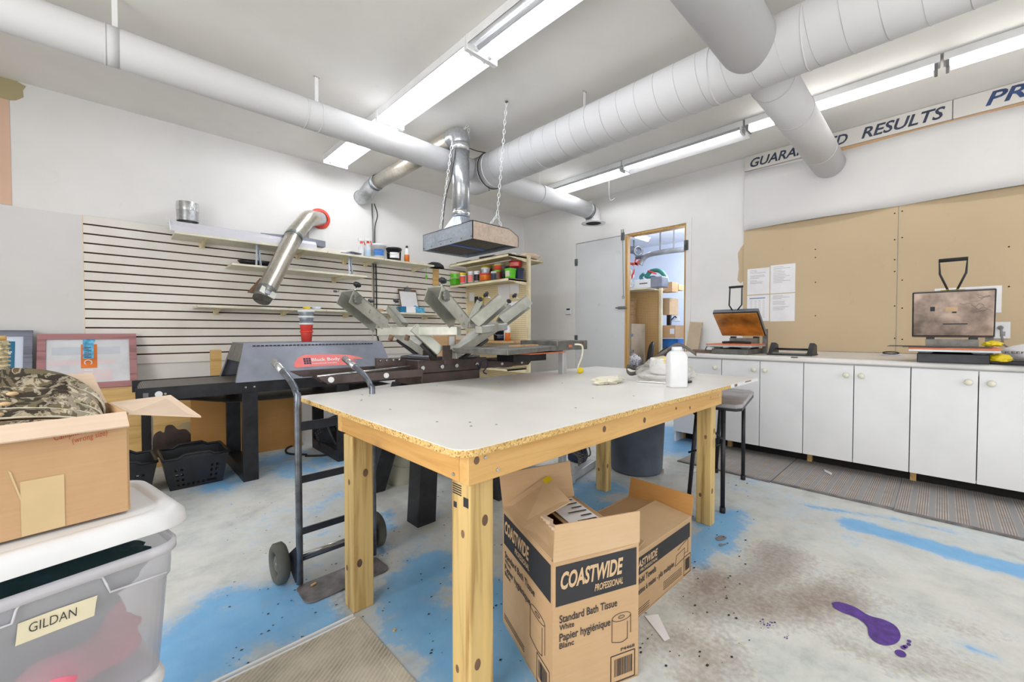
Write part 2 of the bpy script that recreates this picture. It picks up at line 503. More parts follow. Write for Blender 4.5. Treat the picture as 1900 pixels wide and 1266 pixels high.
def smooth_path(pts, k=6):
    pts = [V(p) for p in pts]; out = []
    for i in range(len(pts) - 1):
        p0 = pts[max(i - 1, 0)]; p1 = pts[i]; p2 = pts[i + 1]; p3 = pts[min(i + 2, len(pts) - 1)]
        for j in range(k):
            t = j / k
            out.append(.5 * ((2 * p1) + (p2 - p0) * t + (2 * p0 - 5 * p1 + 4 * p2 - p3) * t * t + (3 * p1 - p0 - 3 * p2 + p3) * t ** 3))
    out.append(pts[-1]); return out

DG = None
def text(name, string, origin, right, up, height, mat, parent, width=None, shear=0, bold=0, depth=.0006, align='LEFT'):
    """lettering laid flat on a surface: origin = lower-left of the text, cap height in metres"""
    cu = bpy.data.curves.new('t', 'FONT'); cu.body = string; cu.size = 1; cu.shear = shear; cu.offset = bold; cu.align_x = align
    cu.extrude = 0; cu.resolution_u = 3
    ob = bpy.data.objects.new('t', cu); COL.objects.link(ob)
    dg = bpy.context.evaluated_depsgraph_get(); me = bpy.data.meshes.new_from_object(ob.evaluated_get(dg))
    bpy.data.objects.remove(ob); bpy.data.curves.remove(cu)
    xs = [q.co.x for q in me.vertices]
    if not xs: return None
    k = height / .70
    kx = k if width is None else width / (max(xs) - min(xs))
    x0 = min(xs) if align == 'LEFT' else 0
    right = V(right).normalized(); up = V(up); up = (up - right * up.dot(right)).normalized(); nrm = right.cross(up)
    mb = MB(); o_ = V(origin)
    vs = [o_ + right * ((q.co.x - x0) * kx) + up * (q.co.y * k) + nrm * depth for q in me.vertices]
    mb.add(vs, [tuple(p.vertices) for p in me.polygons])
    bpy.data.meshes.remove(me)
    return mb.build(name, mat, parent)
def quad_on(o, r, u, x0, y0, x1, y1, off=.0005):
    n = r.cross(u); return [o + r * a + u * b + n * off for a, b in ((x0, y0), (x1, y0), (x1, y1), (x0, y1))]
# ================================================================== ROOM SHELL
XW, YW, ZC = 4.95, 4.84, 2.877
X0, Y0 = -2.9, -2.9
# floor with painted masks
def make_floor():
    st = .028; xs = np.arange(-.75, XW + .13, st); ys = np.arange(-.75, YW + .01, st)
    xs = np.concatenate([[X0 - .1], xs, [8.3]]); ys = np.concatenate([[Y0 - .1], ys, [6.0]])
    gx, gy = np.meshgrid(xs, ys); nx, ny = len(xs), len(ys)
    me = bpy.data.meshes.new('floor')
    vs = np.stack([gx.ravel(), gy.ravel(), np.zeros(gx.size)], 1)
    idx = np.arange(nx * ny).reshape(ny, nx)
    f = np.stack([idx[:-1, :-1].ravel(), idx[:-1, 1:].ravel(), idx[1:, 1:].ravel(), idx[1:, :-1].ravel()], 1)
    me.from_pydata(vs.tolist(), [], f.tolist()); me.update()
    blue = np.zeros(gx.size); dirt = np.zeros(gx.size)
    X, Y = vs[:, 0], vs[:, 1]
    def seg(arr, pts, r, amt=1.0, soft=1.0):
        r = r * 1.45
        P = [AZ(0, *p) for p in pts]
        d = np.full(gx.size, 9.)
        if len(P) == 1: d = np.hypot(X - P[0].x, Y - P[0].y)
        for a, b in zip(P[:-1], P[1:]):
            ax, ay, bx, by = a.x, a.y, b.x, b.y
            L = (bx - ax) ** 2 + (by - ay) ** 2
            t = np.clip(((X - ax) * (bx - ax) + (Y - ay) * (by - ay)) / L, 0, 1)
            d = np.minimum(d, np.hypot(X - ax - t * (bx - ax), Y - ay - t * (by - ay)))
        v = np.clip((r - d) / (r * soft) , 0, 1) * amt
        np.maximum(arr, v, out=arr)
    B = blue; D = dirt
    seg(B, [(330, 1240), (420, 1180), (520, 1150)], .2, 1.0)
    seg(B, [(300, 1200), (420, 1110), (540, 1100)], .12, .75)
    seg(B, [(560, 1100), (600, 1150)], .10, .75)
    seg(B, [(800, 1050), (760, 1120), (860, 1230), (930, 1240)], .16, .9)
    seg(B, [(940, 1100), (960, 1200)], .12, 1)
    seg(B, [(720, 955), (700, 1040)], .08, .5)
    seg(B, [(1230, 800), (1250, 830)], .3, .95)
    seg(B, [(1120, 900), (1060, 930), (1180, 960)], .2, .75)
    seg(B, [(1300, 1000), (1360, 950), (1330, 1010)], .1, .75)
    seg(B, [(1290, 1040), (1310, 960)], .08, .7)
    seg(B, [(1590, 975), (1700, 1005), (1800, 1035), (1900, 1062), (2000, 1090)], .085, 1.1)
    seg(B, [(1500, 940), (1640, 960), (1760, 985)], .03, .55)
    seg(B, [(1790, 1200), (1840, 1215)], .03, .6)
    seg(B, [(500, 850), (560, 870), (620, 850)], .3, .6)
    seg(B, [(410, 900), (400, 880)], .2, .7)
    seg(B, [(640, 900), (580, 960)], .15, .35)
    seg(D, [(1440, 1060), (1500, 1110), (1640, 1180), (1800, 1240)], .17, .42, 1)
    seg(D, [(1300, 1060), (1260, 1120)], .1, .5, 1)
    seg(B, [(560, 960), (700, 1100)], .3, .22)
    seg(B, [(760, 1000), (900, 1100)], .3, .3)
    seg(B, [(1350, 870), (1500, 960), (1800, 1000)], .3, .2)
    seg(D, [(1450, 1025), (1430, 1060), (1390, 1080)], .12, .75, .8)
    seg(D, [(1340, 1080), (1300, 1120), (1420, 1120), (1560, 1110)], .13, .75, .8)
    seg(D, [(1250, 1190), (1350, 1230), (1300, 1260)], .14, .55, .9)
    seg(D, [(1560, 1190), (1660, 1230), (1800, 1250)], .08, .45, .9)
    seg(D, [(1620, 1060), (1560, 1080), (1700, 1140), (1800, 1170)], .09, .35, .9)
    seg(D, [(700, 985), (720, 1000)], .1, .3, .9)
    seg(D, [(620, 1100), (655, 1140)], .06, .45, .9)
    seg(D, [(1490, 965), (1510, 972)], .04, .35, .9)
    for nm, arr in (('blue', blue), ('dirt', dirt)):
        a = me.attributes.new(nm, 'FLOAT', 'POINT'); a.data.foreach_set('value', arr.astype(np.float32))
    me.materials.append(MATS['floor_paint'])
    o = bpy.data.objects.new('floor', me); COL.objects.link(o); o['kind'] = 'structure'
    return o
FLOOR = make_floor()
# trowelled bare concrete patch and the metal edging around it
pt = AZ(0, 655, 1143)
struct('bare_concrete_patch', MB().box(-.7, pt.x - .012, -.7, pt.y - .012, -.01, .0025), 'bare_concrete', FLOOR)
mb = MB()
mb.box(-.7, pt.x, pt.y - .006, pt.y + .002, 0, .006); mb.box(-.7, pt.x, pt.y - .022, pt.y - .016, 0, .005)
struct('trim_1', mb, 'white_metal')
o = struct('trim_2', MB().box(pt.x - .022, pt.x + .012, -.7, pt.y - .02, 0, .004), 'bare_concrete')
# painted footprints
def footprint(name, pts, par, mat='purple_paint'):
    P = [AZ(0, *p) for p in pts]
    ctr = sum(P, V((0, 0, 0))) / len(P)
    P = smooth_path(P + [P[0]], 4)[:-1]
    MB().add([V((p.x, p.y, .0018)) for p in P], [tuple(range(len(P)))]).build(name, mat, par)
footprint('painted_footprint', [(1543, 1120), (1556, 1118), (1585, 1127), (1612, 1143), (1640, 1151), (1662, 1163), (1671, 1180), (1664, 1194), (1645, 1199), (1625, 1193), (1612, 1180), (1608, 1163), (1590, 1148), (1565, 1138), (1548, 1129)], FLOOR)
for cx, cy, r in ((1671, 1214, 10), (1676, 1203, 5), (1680, 1201, 4.5), (1686, 1197, 4), (1687, 1191, 4)):
    footprint('painted_toe', [(cx + r * math.cos(t) * 1.1, cy + r * .65 * math.sin(t) + .3 * r * math.cos(t)) for t in [i * math.pi / 4 for i in range(8)]], FLOOR)
footprint('faded_footprint', [(1327, 1000), (1334, 995), (1343, 995), (1348, 999), (1342, 1003), (1331, 1004)], FLOOR, 'faded_print')
for cx, cy, r in ((1338, 1012, 5), (1345, 1011, 2.5), (1350, 1009, 2.2)):
    footprint('faded_toe', [(cx + r * math.cos(t), cy + r * .5 * math.sin(t)) for t in [i * math.pi / 4 for i in range(8)]], FLOOR, 'faded_print')
random.seed(4)
for (cx, cy, n, sp_) in ((1422, 1160, 26, 16), (1462, 1182, 5, 5)):
    m_ = MB()
    for i in range(n):
        a = AZ(0, cx + random.gauss(0, sp_ * .6), cy + random.gauss(0, sp_ * .3)); r = random.uniform(.0015, .005)
        m_.add([(a.x + r * math.cos(t), a.y + r * math.sin(t) * .6, .0016) for t in (0, 1, 2.1, 3.1, 4.2, 5.2)], [(0, 1, 2, 3, 4, 5)])
    m_.build('worn_footprint', 'purple_paint', FLOOR)
# crumbs on the floor
m_ = MB(); random.seed(8)
for i in range(420):
    a = AZ(0, random.uniform(420, 1400), random.uniform(860, 1240)); 
    if not (-.3 < a.x < 4.6 and .3 < a.y < 4.6): continue
    r = random.uniform(.001, .0035) * (1 + .3 * a.x); k = random.random() * 6
    m_.add([(a.x + r * math.cos(t + k) * (1 + random.random()), a.y + r * math.sin(t + k), .0019) for t in (0, 1.6, 3.1, 4.7)], [(0, 1, 2, 3)])
tag(m_.build('floor_debris', 'dirt'), 'dark crumbs and dust scattered on the painted floor', 'debris', kind='stuff')

struct('ceiling', MB().box(X0 - .1, XW + .12, Y0 - .1, YW + .12, ZC, ZC + .1), 'ceiling_paint')
struct('wall_left', MB().box(X0 - .1, XW + .12, YW, YW + .12, 0, ZC), 'wall_paint')
# right wall with the doorway
DY0, DY1, DZ = 2.130, 3.754, 2.295
OPY = 2.935
m_ = MB()
m_.box(XW, XW + .12, DY1, YW, 0, ZC); m_.box(XW, XW + .12, Y0 - .1, DY0, 0, ZC); m_.box(XW, XW + .12, DY0, DY1, DZ, ZC)
struct('wall_right', m_, 'wall_paint')
# unseen rear and side walls, with large openings invented for the fill light
m_ = MB(); m_.box(X0 - .1, XW + .12, Y0 - .12, Y0, 0, .3); m_.box(X0 - .1, XW + .12, Y0 - .12, Y0, 2.7, ZC); m_.box(X0 - .1, -.8, Y0 - .12, Y0, .3, 2.7); m_.box(4, XW + .12, Y0 - .12, Y0, .3, 2.7)
struct('wall_rear', m_, 'wall_paint')
m_ = MB(); m_.box(X0 - .12, X0, Y0, YW, 0, .3); m_.box(X0 - .12, X0, Y0, YW, 2.7, ZC); m_.box(X0 - .12, X0, Y0, -1.0, .3, 2.7); m_.box(X0 - .12, X0, 1.9, YW, .3, 2.7)
struct('wall_side', m_, 'wall_paint')

# lower white board left of the slats, with peach panel above it
SX0 = -.152; STOP = 1.942
m_ = MB().box(X0, SX0 - .002, YW - .018, YW, 0, STOP - .004)
tag(m_.build('wall_board', 'white_board'), 'large white board on the wall left of the slatted panel', 'wall board')
m_ = MB().box(-1.6, AY(YW, 20, 300).x, YW - .006, YW, 1.945, 2.72)
tag(m_.build('peach_panel', 'peach_paint'), 'peach coloured panel high on the wall at the left edge', 'wall panel')
P = [AY(YW - .003, *p) for p in [(-60, 120), (0, 141), (30, 150), (48, 160), (42, 168), (44, 180), (30, 186), (0, 186), (-60, 175)]]
m_ = MB().prism(P, (0, .003, 0)); struct('plaster_patch', m_, 'olive_plaster', None)
bpy.data.objects['plaster_patch'].name = 'trim_3'

# slatted wall panels (two sheets)
def slat_panel(x0, x1, label):
    t = thing('slatwall_panel', label, 'slatted panel', (x0, YW, STOP - 1.22), group=None)
    MB().box(x0, x1, YW - .008, YW, STOP - 1.22, STOP).build('groove_backing', 'slat_groove', t)
    m = MB(); pitch = .0762; g = .012
    for k in range(16):
        z1 = STOP - k * pitch; z0 = z1 - pitch + g
        if k == 15: z0 = STOP - 1.22
        m.box(x0, x1, YW - .02, YW - .008, z0, z1)
    m.build('slat_boards', 'slat_face', t, bevel=.0012, seg=1)
    m = MB().box(x0 - .006, x0, YW - .021, YW, STOP - 1.22, STOP)
    m.build('edge_trim', 'slat_edge', t)
slat_panel(SX0, 2.29, 'white slatted wall panel with brown grooves, the sheet nearer the left')
slat_panel(2.298, 3.735, 'white slatted wall panel with brown grooves, the sheet behind the pegboard unit')

# double door in the right wall
dr = struct('door_1', MB().box(XW - .012, XW + .03, OPY + .002, DY1 - .004, .01, DZ - .012), 'door_paint')
# casing
m_ = MB(); cw = .062
m_.box(XW - .016, XW, DY1, DY1 + cw, 0, DZ); m_.box(XW - .016, XW, DY0 - cw, DY0, 0, DZ); m_.box(XW - .0165, XW, DY0 - cw, DY1 + cw, DZ + .0001, DZ + cw)
struct('trim_4', m_, 'wall_paint')
m_ = MB(); m_.box(XW - .005, XW + .12, DY0, DY0 + .022, 0, DZ); m_.box(XW - .004, XW + .12, DY0 + .023, OPY - .031, DZ - .024, DZ - .0005)
m_.box(XW - .018, XW + .05, OPY - .03, OPY + .004, .01, DZ - .022)
struct('trim_5', m_, 'door_jamb')
for z in (2.02, .9, .25):
    m_ = MB().box(XW - .02, XW - .012, DY1 - .03, DY1 + .022, z - .05, z + .05); m_.cyl((XW - .024, DY1 - .004, z - .05), (XW - .024, DY1 - .004, z + .05), .008)
    m_.build('hinge', 'hand_brown' if 0 else 'zinc_dark', dr)
for z in (2.03,):
    m_ = MB().box(XW - .02, XW - .002, DY0 - .03, DY0 + .022, z - .06, z + .06); m_.cyl((XW - .026, DY0 - .004, z - .06), (XW - .026, DY0 - .004, z + .06), .008)
    m_.build('loose_hinge', 'zinc_dark', dr)
a = AX(XW - .02, 1156, 432); b = AX(XW - .02, 1157, 552)
m_ = MB()
m_.box(XW - .03, XW - .016, a.y - .022, a.y + .022, a.z - .10, a.z + .0)
m_.cyl((XW - .04, a.y - .014, a.z - .1), (XW - .04, a.y - .014, a.z + .04), .005); m_.cyl((XW - .04, a.y + .014, a.z - .1), (XW - .04, a.y + .014, a.z + .04), .005)
m_.build('top_latch', 'grey_metal', dr)
m_ = MB().tube([(XW - .03, a.y - .004, a.z - .1), (XW - .03, b.y, b.z + .02)], .003, 6); m_.torus((XW - .03, b.y, b.z), .016, .0035, Matrix.Rotation(R(90), 3, 'Y'))
m_.build('latch_chain', 'grey_metal', dr)
a = AX(XW - .02, 1158, 571)
m_ = MB().box(XW - .026, XW - .014, a.y - .02, a.y + .09, a.z - .018, a.z + .018); m_.cyl((XW - .036, a.y - .05, a.z), (XW - .036, a.y + .12, a.z), .008)
m_.build('slide_bolt', 'grey_metal', dr)

# boards on the right wall
BY0, BY1 = 1.502, .276
def wboard(name, y0, y1, z0, z1, th, mat, label, cat):
    o = MB().box(XW - th, XW, y1, y0, z0, z1).build(name, mat, bevel=.001, seg=1); tag(o, label, cat); return o
def bulge(y, v):   # the thin sheet bows away from the wall between its fixings, most at its lower edge
    return (.022 + .055 * abs(math.sin((BY0 - y) * 2.55)) * (1 - v) ** 1.2)
m_ = MB()
def zt_b(y): return 2.706 - .018 * math.sin((BY0 - y) * 2.1) ** 2
for side in (0, 1):
    m_.grid(lambda u, v: V((XW - (bulge(BY0 - 3.5 * u, v) if side else max(.002, bulge(BY0 - 3.5 * u, v) - .010)), BY0 - 3.5 * u, 2.092 + (zt_b(BY0 - 3.5 * u) - 2.092) * v)), 60, 6)
n_ = 61
for v_ in (0, 1):
    for i in range(60):
        ya_, yb_ = BY0 - 3.5 * i / 60, BY0 - 3.5 * (i + 1) / 60
        P_ = []
        for y_, k_ in ((ya_, 1), (yb_, 1), (yb_, 0), (ya_, 0)): P_.append(V((XW - (bulge(y_, v_) if k_ else max(.002, bulge(y_, v_) - .010)), y_, 2.092 if v_ == 0 else zt_b(y_))))
        m_.add(P_, [(0, 1, 2, 3)])
m_.add([V((XW - bulge(BY0, 0), BY0, 2.092)), V((XW - bulge(BY0, 1), BY0, 2.706)), V((XW - .01, BY0, 2.706)), V((XW - .01, BY0, 2.092))], [(0, 1, 2, 3)])
tag(m_.build('wall_board', 'white_board'), 'long white board on the right wall under the lettered signs', 'wall board')
m_ = MB().box(XW - .012, XW - .001, -2.0, .78, 2.68, 2.721); struct('trim_7', m_, 'card_warm')
wboard('wallboard_sheet', BY0, BY1 + .003, .814, 2.10, .014, 'beige_board', 'beige wallboard sheet with four papers pinned on it', 'wall board')
wboard('wallboard_sheet', BY1 - .003, -.95, .814, 2.10, .014, 'beige_board', 'beige wallboard sheet behind the large open heat press', 'wall board')
m_ = MB(); random.seed(3)
scr = MB()
for px, ys in ((1513, (463, 478, 524, 586)), (1660, (396, 445, 482, 504, 568, 628)), (1674, (392, 441, 520, 572, 630)), (1872, (458, 532, 612))):
    for y in ys:
        p = AX(XW - .0145, px, y); scr.cyl((p.x, p.y, p.z), (p.x - .001, p.y, p.z), .006, n=8)
scr.build('screw_heads', 'dirt', [o for o in bpy.data.objects if o.get('label', '').startswith('beige wallboard sheet with')][0])
# drips of glue on the panel edge left of the small press
P = [AX(XW - .002, *p) for p in [(1381, 452), (1376, 458), (1369, 470), (1371, 500), (1368, 520), (1374, 526), (1381, 520)]]
o = MB().prism(P, (.002, 0, 0)).build('trim_6', 'beige_board'); o['kind'] = 'structure'

# lettered signs
def sign(y0, y1, z0, z1, label, words):
    t = thing('lettered_sign', label, 'sign', (XW - .03, y0, z0))
    MB().box(XW - .03, XW, y1, y0, z0, z1).build('board', 'sign_board', t, bevel=.001, seg=1)
    for wd, ya, yb, z, h, mat in words:
        text('lettering', wd, (XW - .0305, ya, z), (0, -1, 0), (0, 0, 1), h, mat, t, width=ya - yb, shear=.28, bold=.022)
a0 = AX(XW - .03, 1392, 316); aN = AX(XW - .03, 1502, 283); a1 = AX(XW - .03, 1573, 262); b0 = AX(XW - .03, 1598, 262); b1 = AX(XW - .03, 1754, 215)
c0 = AX(XW - .03, 1828, 204); c1 = AX(XW - .03, 1900, 185)
sign(BY0, -.031, 2.722, ZC - .003, 'white sign board lettered GUARANTEED RESULTS in slanted capitals', [('GUARAN', a0.y, aN.y, 2.750, .088, 'text_navy'), ('TEED', aN.y - .03, a1.y, 2.750, .088, 'text_navy'), ('RESULTS', b0.y, b1.y, 2.752, .092, 'text_navy')])
sign(-.037, -1.4, 2.722, ZC - .003, 'white sign board lettered PRO in blue, cut by the picture edge', [('PRO', c0.y, c0.y - .36, 2.757, .098, 'text_blue')])

# thermostat
a = AX(XW - .02, 1055, 578)
t = thing('thermostat', 'small white thermostat on the wall left of the door', 'thermostat', (XW, a.y, a.z))
MB().box(XW - .03, XW, a.y - .05, a.y + .05, a.z - .055, a.z + .055).build('body', 'white_plastic', t, bevel=.008)
MB().box(XW - .0325, XW - .029, a.y - .03, a.y + .03, a.z + .02, a.z + .042).build('display', 'black_plastic', t)
MB().box(XW - .0325, XW - .029, a.y - .042, a.y + .042, a.z - .05, a.z - .042).build('cover_lip', 'grey_metal', t)

# papers taped on beige wallboard
def paper(y0, y1, z0, z1, label, kind):
    x = XW - .0150
    t = MB().box(x - .0012, x, y1, y0, z0, z1).build('paper_sheet', 'paper'); tag(t, label, 'paper')
    m = MB(); random.seed(int(y0 * 1000))
    wd = y0 - y1
    def ln(a, b, z, h=.003): m.box(x - .0018, x - .0012, y0 - wd * b, y0 - wd * a, z, z + h)
    H = z1 - z0
    if kind == 'table':
        b_ = MB().box(x - .0019, x - .0012, y1 + wd * .18, y0 - wd * .12, z1 - H * .13, z1 - H * .10); b_.build('table_header', 'blue', t)
        for i in range(13):
            for a in (.14, .34, .52, .7): ln(a, a + .1, z1 - H * (.2 + i * .055), .002)
    else:
        n = 11
        for i in range(n):
            if kind == 'short' and i in (3, 7): continue
            ln(.12, .12 + random.uniform(.3, .7), z1 - H * (.08 + i * (.05 if kind == 'short' else .055)), .0025)
    m.build('printed_lines', 'grey_metal', t)
    return t
def py_(a, b):
    A = AX(XW - .015, *a); B_ = AX(XW - .015, *b); return A.y, B_.y, B_.z, A.z
ya = AX(XW - .015, 1387, 500); yb = AX(XW - .015, 1429, 497); yc = AX(XW - .015, 1476, 490); zm = AX(XW - .015, 1431, 546).z; zb = AX(XW - .015, 1477, 596).z
paper(ya.y, yb.y + .004, zm + .006, ya.z, 'white printed sheet, upper left of four pinned on beige wall', 'short')
paper(yb.y - .004, yc.y, zm + .006, ya.z + .015, 'white printed sheet, upper right of four pinned on beige wall', 'long')
paper(ya.y, yb.y + .004, zb + .005, zm - .004, 'white sheet with blue headed table, lower left of four on beige wall', 'table')
paper(yb.y - .004, yc.y, zb, zm - .002, 'white printed sheet, lower right of four pinned on beige wall', 'short')
a = AX(XW - .015, 1818, 533); b = AX(XW - .015, 1858, 580)
tag(MB().box(XW - .018, XW - .0145, b.y, a.y + .25, b.z, a.z + .005).build('paper_sheet', 'paper'), 'blank white sheet on the wall behind the large heat press', 'paper')

# outlet with plug
a = AX(XW - .015, 1854, 613)
t = thing('wall_outlet', 'white wall outlet right of the large heat press, cord plugged in', 'outlet', (XW - .015, a.y, a.z))
MB().box(XW - .03, XW - .015, a.y - .055, a.y + .055, a.z - .065, a.z + .065).build('cover_plate', 'white_plastic', t, bevel=.004)
MB().box(XW - .032, XW - .03, a.y - .03, a.y - .004, a.z - .045, a.z - .01).build('socket', 'grey_metal', t)
p = V((XW - .05, a.y - .005, a.z + .02))
t2 = thing('power_cord', 'grey power cord hanging from the outlet beside the large press', 'cord', tuple(p))
MB().tube(smooth_path([p + V((.02, 0, 0)), p + V((-.03, 0, -.005)), p + V((-.05, -.005, -.08)), p + V((-.12, -.02, -.14)), p + V((-.2, -.12, -.18)), p + V((-.25, -.3, -.19)), p + V((-.3, -.6, -.2))]), .0065, 8).build('cable', 'grey_metal', t2)
MB().cyl(p + V((.035, 0, 0)), p + V((-.01, 0, 0)), .018, .013).build('plug', 'grey_metal', t2)

# ================================================================== DUCTS
def spiral(mb, p0, p1, r, pitch, rr=.0022):
    p0 = V(p0); p1 = V(p1); d = (p1 - p0); L = d.length; d.normalize(); a = d.orthogonal().normalized(); b = d.cross(a)
    n = int(L / pitch * 48); r = r + .0008; mb.tube([p0 + d * (L * i / n) + (a * math.cos(i * math.pi / 24) + b * math.sin(i * math.pi / 24)) * r for i in range(n + 1)], rr, 4)
def ring(mb, c, d, r, w=.012, t=.004):
    c = V(c); d = V(d).normalized(); mb.cyl(c - d * w / 2, c + d * w / 2, r + t, n=36)
def ring1(par, c, d, r, w=.012, t=.004, mat='duct_paint'):
    m = MB(); ring(m, c, d, r, w, t); return m.build('joint_ring', mat, par)
AYc, AZc, AR = 3.227, 2.585, .102
BX, BZ, BR = 2.688, 2.57, .165
# duct A
t = thing('ceiling_duct', 'long slim white duct crossing the room under the ceiling from the left', 'duct', (1, AYc, AZc))
MB().cyl((X0, AYc, AZc), (4.46, AYc, AZc), AR, n=40).build('pipe', 'duct_paint', t)
for x in (.0, 1.03, 1.13, 3.55): ring1(t, (x, AYc, AZc), (1, 0, 0), AR, .008, .003)
ring1(t, (.025, AYc, AZc), (1, 0, 0), AR, .06, .0015)
m_ = MB(); el = [(4.46, AYc, AZc), (4.53, AYc, AZc - .005), (4.585, AYc, AZc - .03), (4.61, AYc, AZc - .07), (4.615, AYc, AZc - .13)]
m_.tube(el, [AR, AR, AR * 1.0, AR, AR], 32, caps=False); m_.build('elbow', 'duct_paint', t)
ring(m_ := MB(), (4.50, AYc, AZc - .002), (1, 0, -.1), AR, .05, .004); m_.build('clamp_band', 'grey_metal', t)
m_ = MB().lathe([(AR, .02), (AR + .01, .005), (.155, 0), (.155, -.004), (.1, -.006)], (4.615, AYc, AZc - .145), 36); m_.build('outlet_flange', 'white_metal', t)
m_ = MB().cyl((4.615, AYc, AZc - .135), (4.615, AYc, AZc - .146), .1)
m_.build('outlet_grille', 'black_recess', t)
# duct B with spiral seam
t = thing('ceiling_duct', 'thick white spiral-seam duct running to the upper right corner', 'duct', (BX, 0, BZ))
MB().cyl((BX, Y0, BZ), (BX, 3.36, BZ), BR, n=56).build('pipe', 'duct_paint', t)
m_ = MB(); spiral(m_, (BX, -1.2, BZ), (BX, 3.05, BZ), BR, .135, .0011); m_.build('spiral_seam', 'seam_grey', t)
for y in (3.1, 3.03, 2.38, .98, .52): ring1(t, (BX, y, BZ), (0, 1, 0), BR, .008, .003)
m_ = MB().lathe([(BR, 0), (BR * .9, .05), (.001, .06)], (BX, 3.36, BZ), 40, Matrix.Rotation(R(-90), 3, 'X')); m_.build('end_cap', 'duct_paint', t)
m_ = MB().torus((BX, 3.08, BZ), BR + .006, .004, Matrix.Rotation(R(90), 3, 'X')); m_.tube(smooth_path([(BX - .02, 3.08, BZ + BR), (BX - .2, 3.1, BZ + .15), (BX - .35, 3.15, BZ + .2)]), .004, 6)
m_.tube([(BX - .05, 3.06, BZ - BR - .003), (BX - .055, 3.04, BZ - BR - .05)], .003, 6)
m_.build('black_tie_wire', 'black_rubber', t)
# duct D + C
CY, CZ = .765, 2.585
t = thing('branch_duct', 'short white duct dropping from the thick duct to the right wall', 'duct', (BX, CY, CZ))
MB().cyl((BX, CY, CZ), (XW - .03, CY, CZ), .125, n=40).build('pipe', 'duct_paint', t)
for x in (3.02, 3.55, 4.45): ring1(t, (x, CY, CZ), (1, 0, 0), .125, .01, .003)
t = thing('branch_duct', 'plain white duct joining the thick duct at the top of the picture', 'duct', (X0, CY, CZ))
MB().cyl((X0, CY, CZ), (BX, CY, CZ), .140, n=44).build('pipe', 'duct_paint', t)
# straps
def strap(x, y, ztop, rad, zc, label, hooked=True):
    t = thing('duct_strap', label, 'strap', (x, y, ztop))
    MB().box(x - .012, x + .012, y - .002, y + .002, zc + rad, ztop).build('band', 'white_metal', t)
    MB().box(x - .02, x + .02, y - .006, y + .006, ztop - .003, ztop).build('ceiling_tab', 'zinc', t)
strap(.04, AYc, ZC, AR, AZc, 'metal strap holding the slim duct at the top left')
strap(1.115, AYc, ZC, AR, AZc, 'metal strap holding the slim duct left of the ceiling lights')
strap(BX, 1.966, ZC, BR, BZ, 'metal strap holding the thick spiral-seam duct')
strap(3.56, AYc, ZC, AR, AZc, 'metal strap holding the slim duct beyond the thick duct')

# galvanised exhaust: hood drop, elbow, run to the wall
HX0, HX1, HY0, HY1, HZ = 2.12, 2.645, 2.655, 3.40, 1.76
t = thing('exhaust_duct', 'shiny galvanised round duct rising from the hood to the wall', 'duct', (2.30, 3.05, 2.0))
PC = V((2.30, 3.05, 0)); pr = .078
zt = 2.765
MB().cyl((PC.x, PC.y, 2.03), (PC.x, PC.y, zt - .06), pr, n=36).build('drop_pipe', 'galvanised', t)
e = [(PC.x, PC.y, zt - .07), (PC.x, PC.y, zt - .03), (PC.x - .001, PC.y + .03, zt + .005), (PC.x - .003, PC.y + .08, zt + .02), (PC.x - .005, PC.y + .16, zt + .012)]
MB().tube(smooth_path(e, 4), pr + .002, 36, caps=False).build('elbow', 'galvanised', t)
w0 = V((2.165, YW, 2.60)); q0 = V((2.29, PC.y + .14, zt + .012)); q1 = V((2.20, YW - .33, 2.70))
MB().cyl(q0, q1, pr, n=36).build('run_pipe', 'galvanised_warm', t)
MB().tube(smooth_path([q1 + V((.004, -.05, .006)), q1, q1 + V((-.01, .13, -.03)), w0 + V((0, -.1, 0)), w0 + V((0, -.003, -.004))], 4), pr + .006, 36, caps=False).build('wall_elbow', 'galvanised', t)
ring1(t, q1, (q1 - q0), pr, .04, .008, 'zinc_dark'); ring1(t, w0 + V((0, -.006, 0)), (0, 1, 0), pr, .012, .008, 'zinc_dark')
for z_, w_ in ((zt - .10, .07), (2.07, .05)):
    m_ = MB(); ring(m_, (PC.x, PC.y, z_), (0, 0, 1), pr, w_, .003); m_.build('foil_tape', 'foil_tape', t)

# hood
t = thing('exhaust_hood', 'galvanised box exhaust hood hung on chains over the print press', 'hood', (HX0, HY0, HZ))
hh = .148
m_ = MB(); th = .006
m_.prism([(HX0, HY0, HZ), (HX1, HY0, HZ), (HX1, HY0, HZ + .095), (HX1 - .12, HY0, HZ + hh), (HX0, HY0, HZ + hh)], (0, th, 0))
m_.build('end_panel', 'hood_warm', t)
m_ = MB().prism([(HX0, HY1 - th, HZ), (HX1, HY1 - th, HZ), (HX1, HY1 - th, HZ + .095), (HX1 - .12, HY1 - th, HZ + hh), (HX0, HY1 - th, HZ + hh)], (0, th, 0)); m_.build('end_panel', 'hood_metal', t)
m_ = MB().box(HX0, HX0 + th, HY0, HY1, HZ, HZ + hh); m_.build('front_panel', 'hood_metal', t)
m_ = MB().box(HX0, HX1 - .12, HY0, HY1, HZ + hh - th, HZ + hh); m_.box(HX1 - th, HX1, HY0, HY1, HZ, HZ + .095)
m_.hexa([(HX1 - .12, HY0, HZ + hh - th), (HX1, HY0, HZ + .095 - th), (HX1, HY1, HZ + .095 - th), (HX1 - .12, HY1, HZ + hh - th), (HX1 - .12, HY0, HZ + hh), (HX1, HY0, HZ + .095), (HX1, HY1, HZ + .095), (HX1 - .12, HY1, HZ + hh)])
m_.build('top_panel', 'hood_metal', t)
m_ = MB().box(HX0 + .03, HX1 - .1, HY0 + .03, HY1 - .03, HZ + .012, HZ + .02); m_.build('filter', 'hood_dark', t)
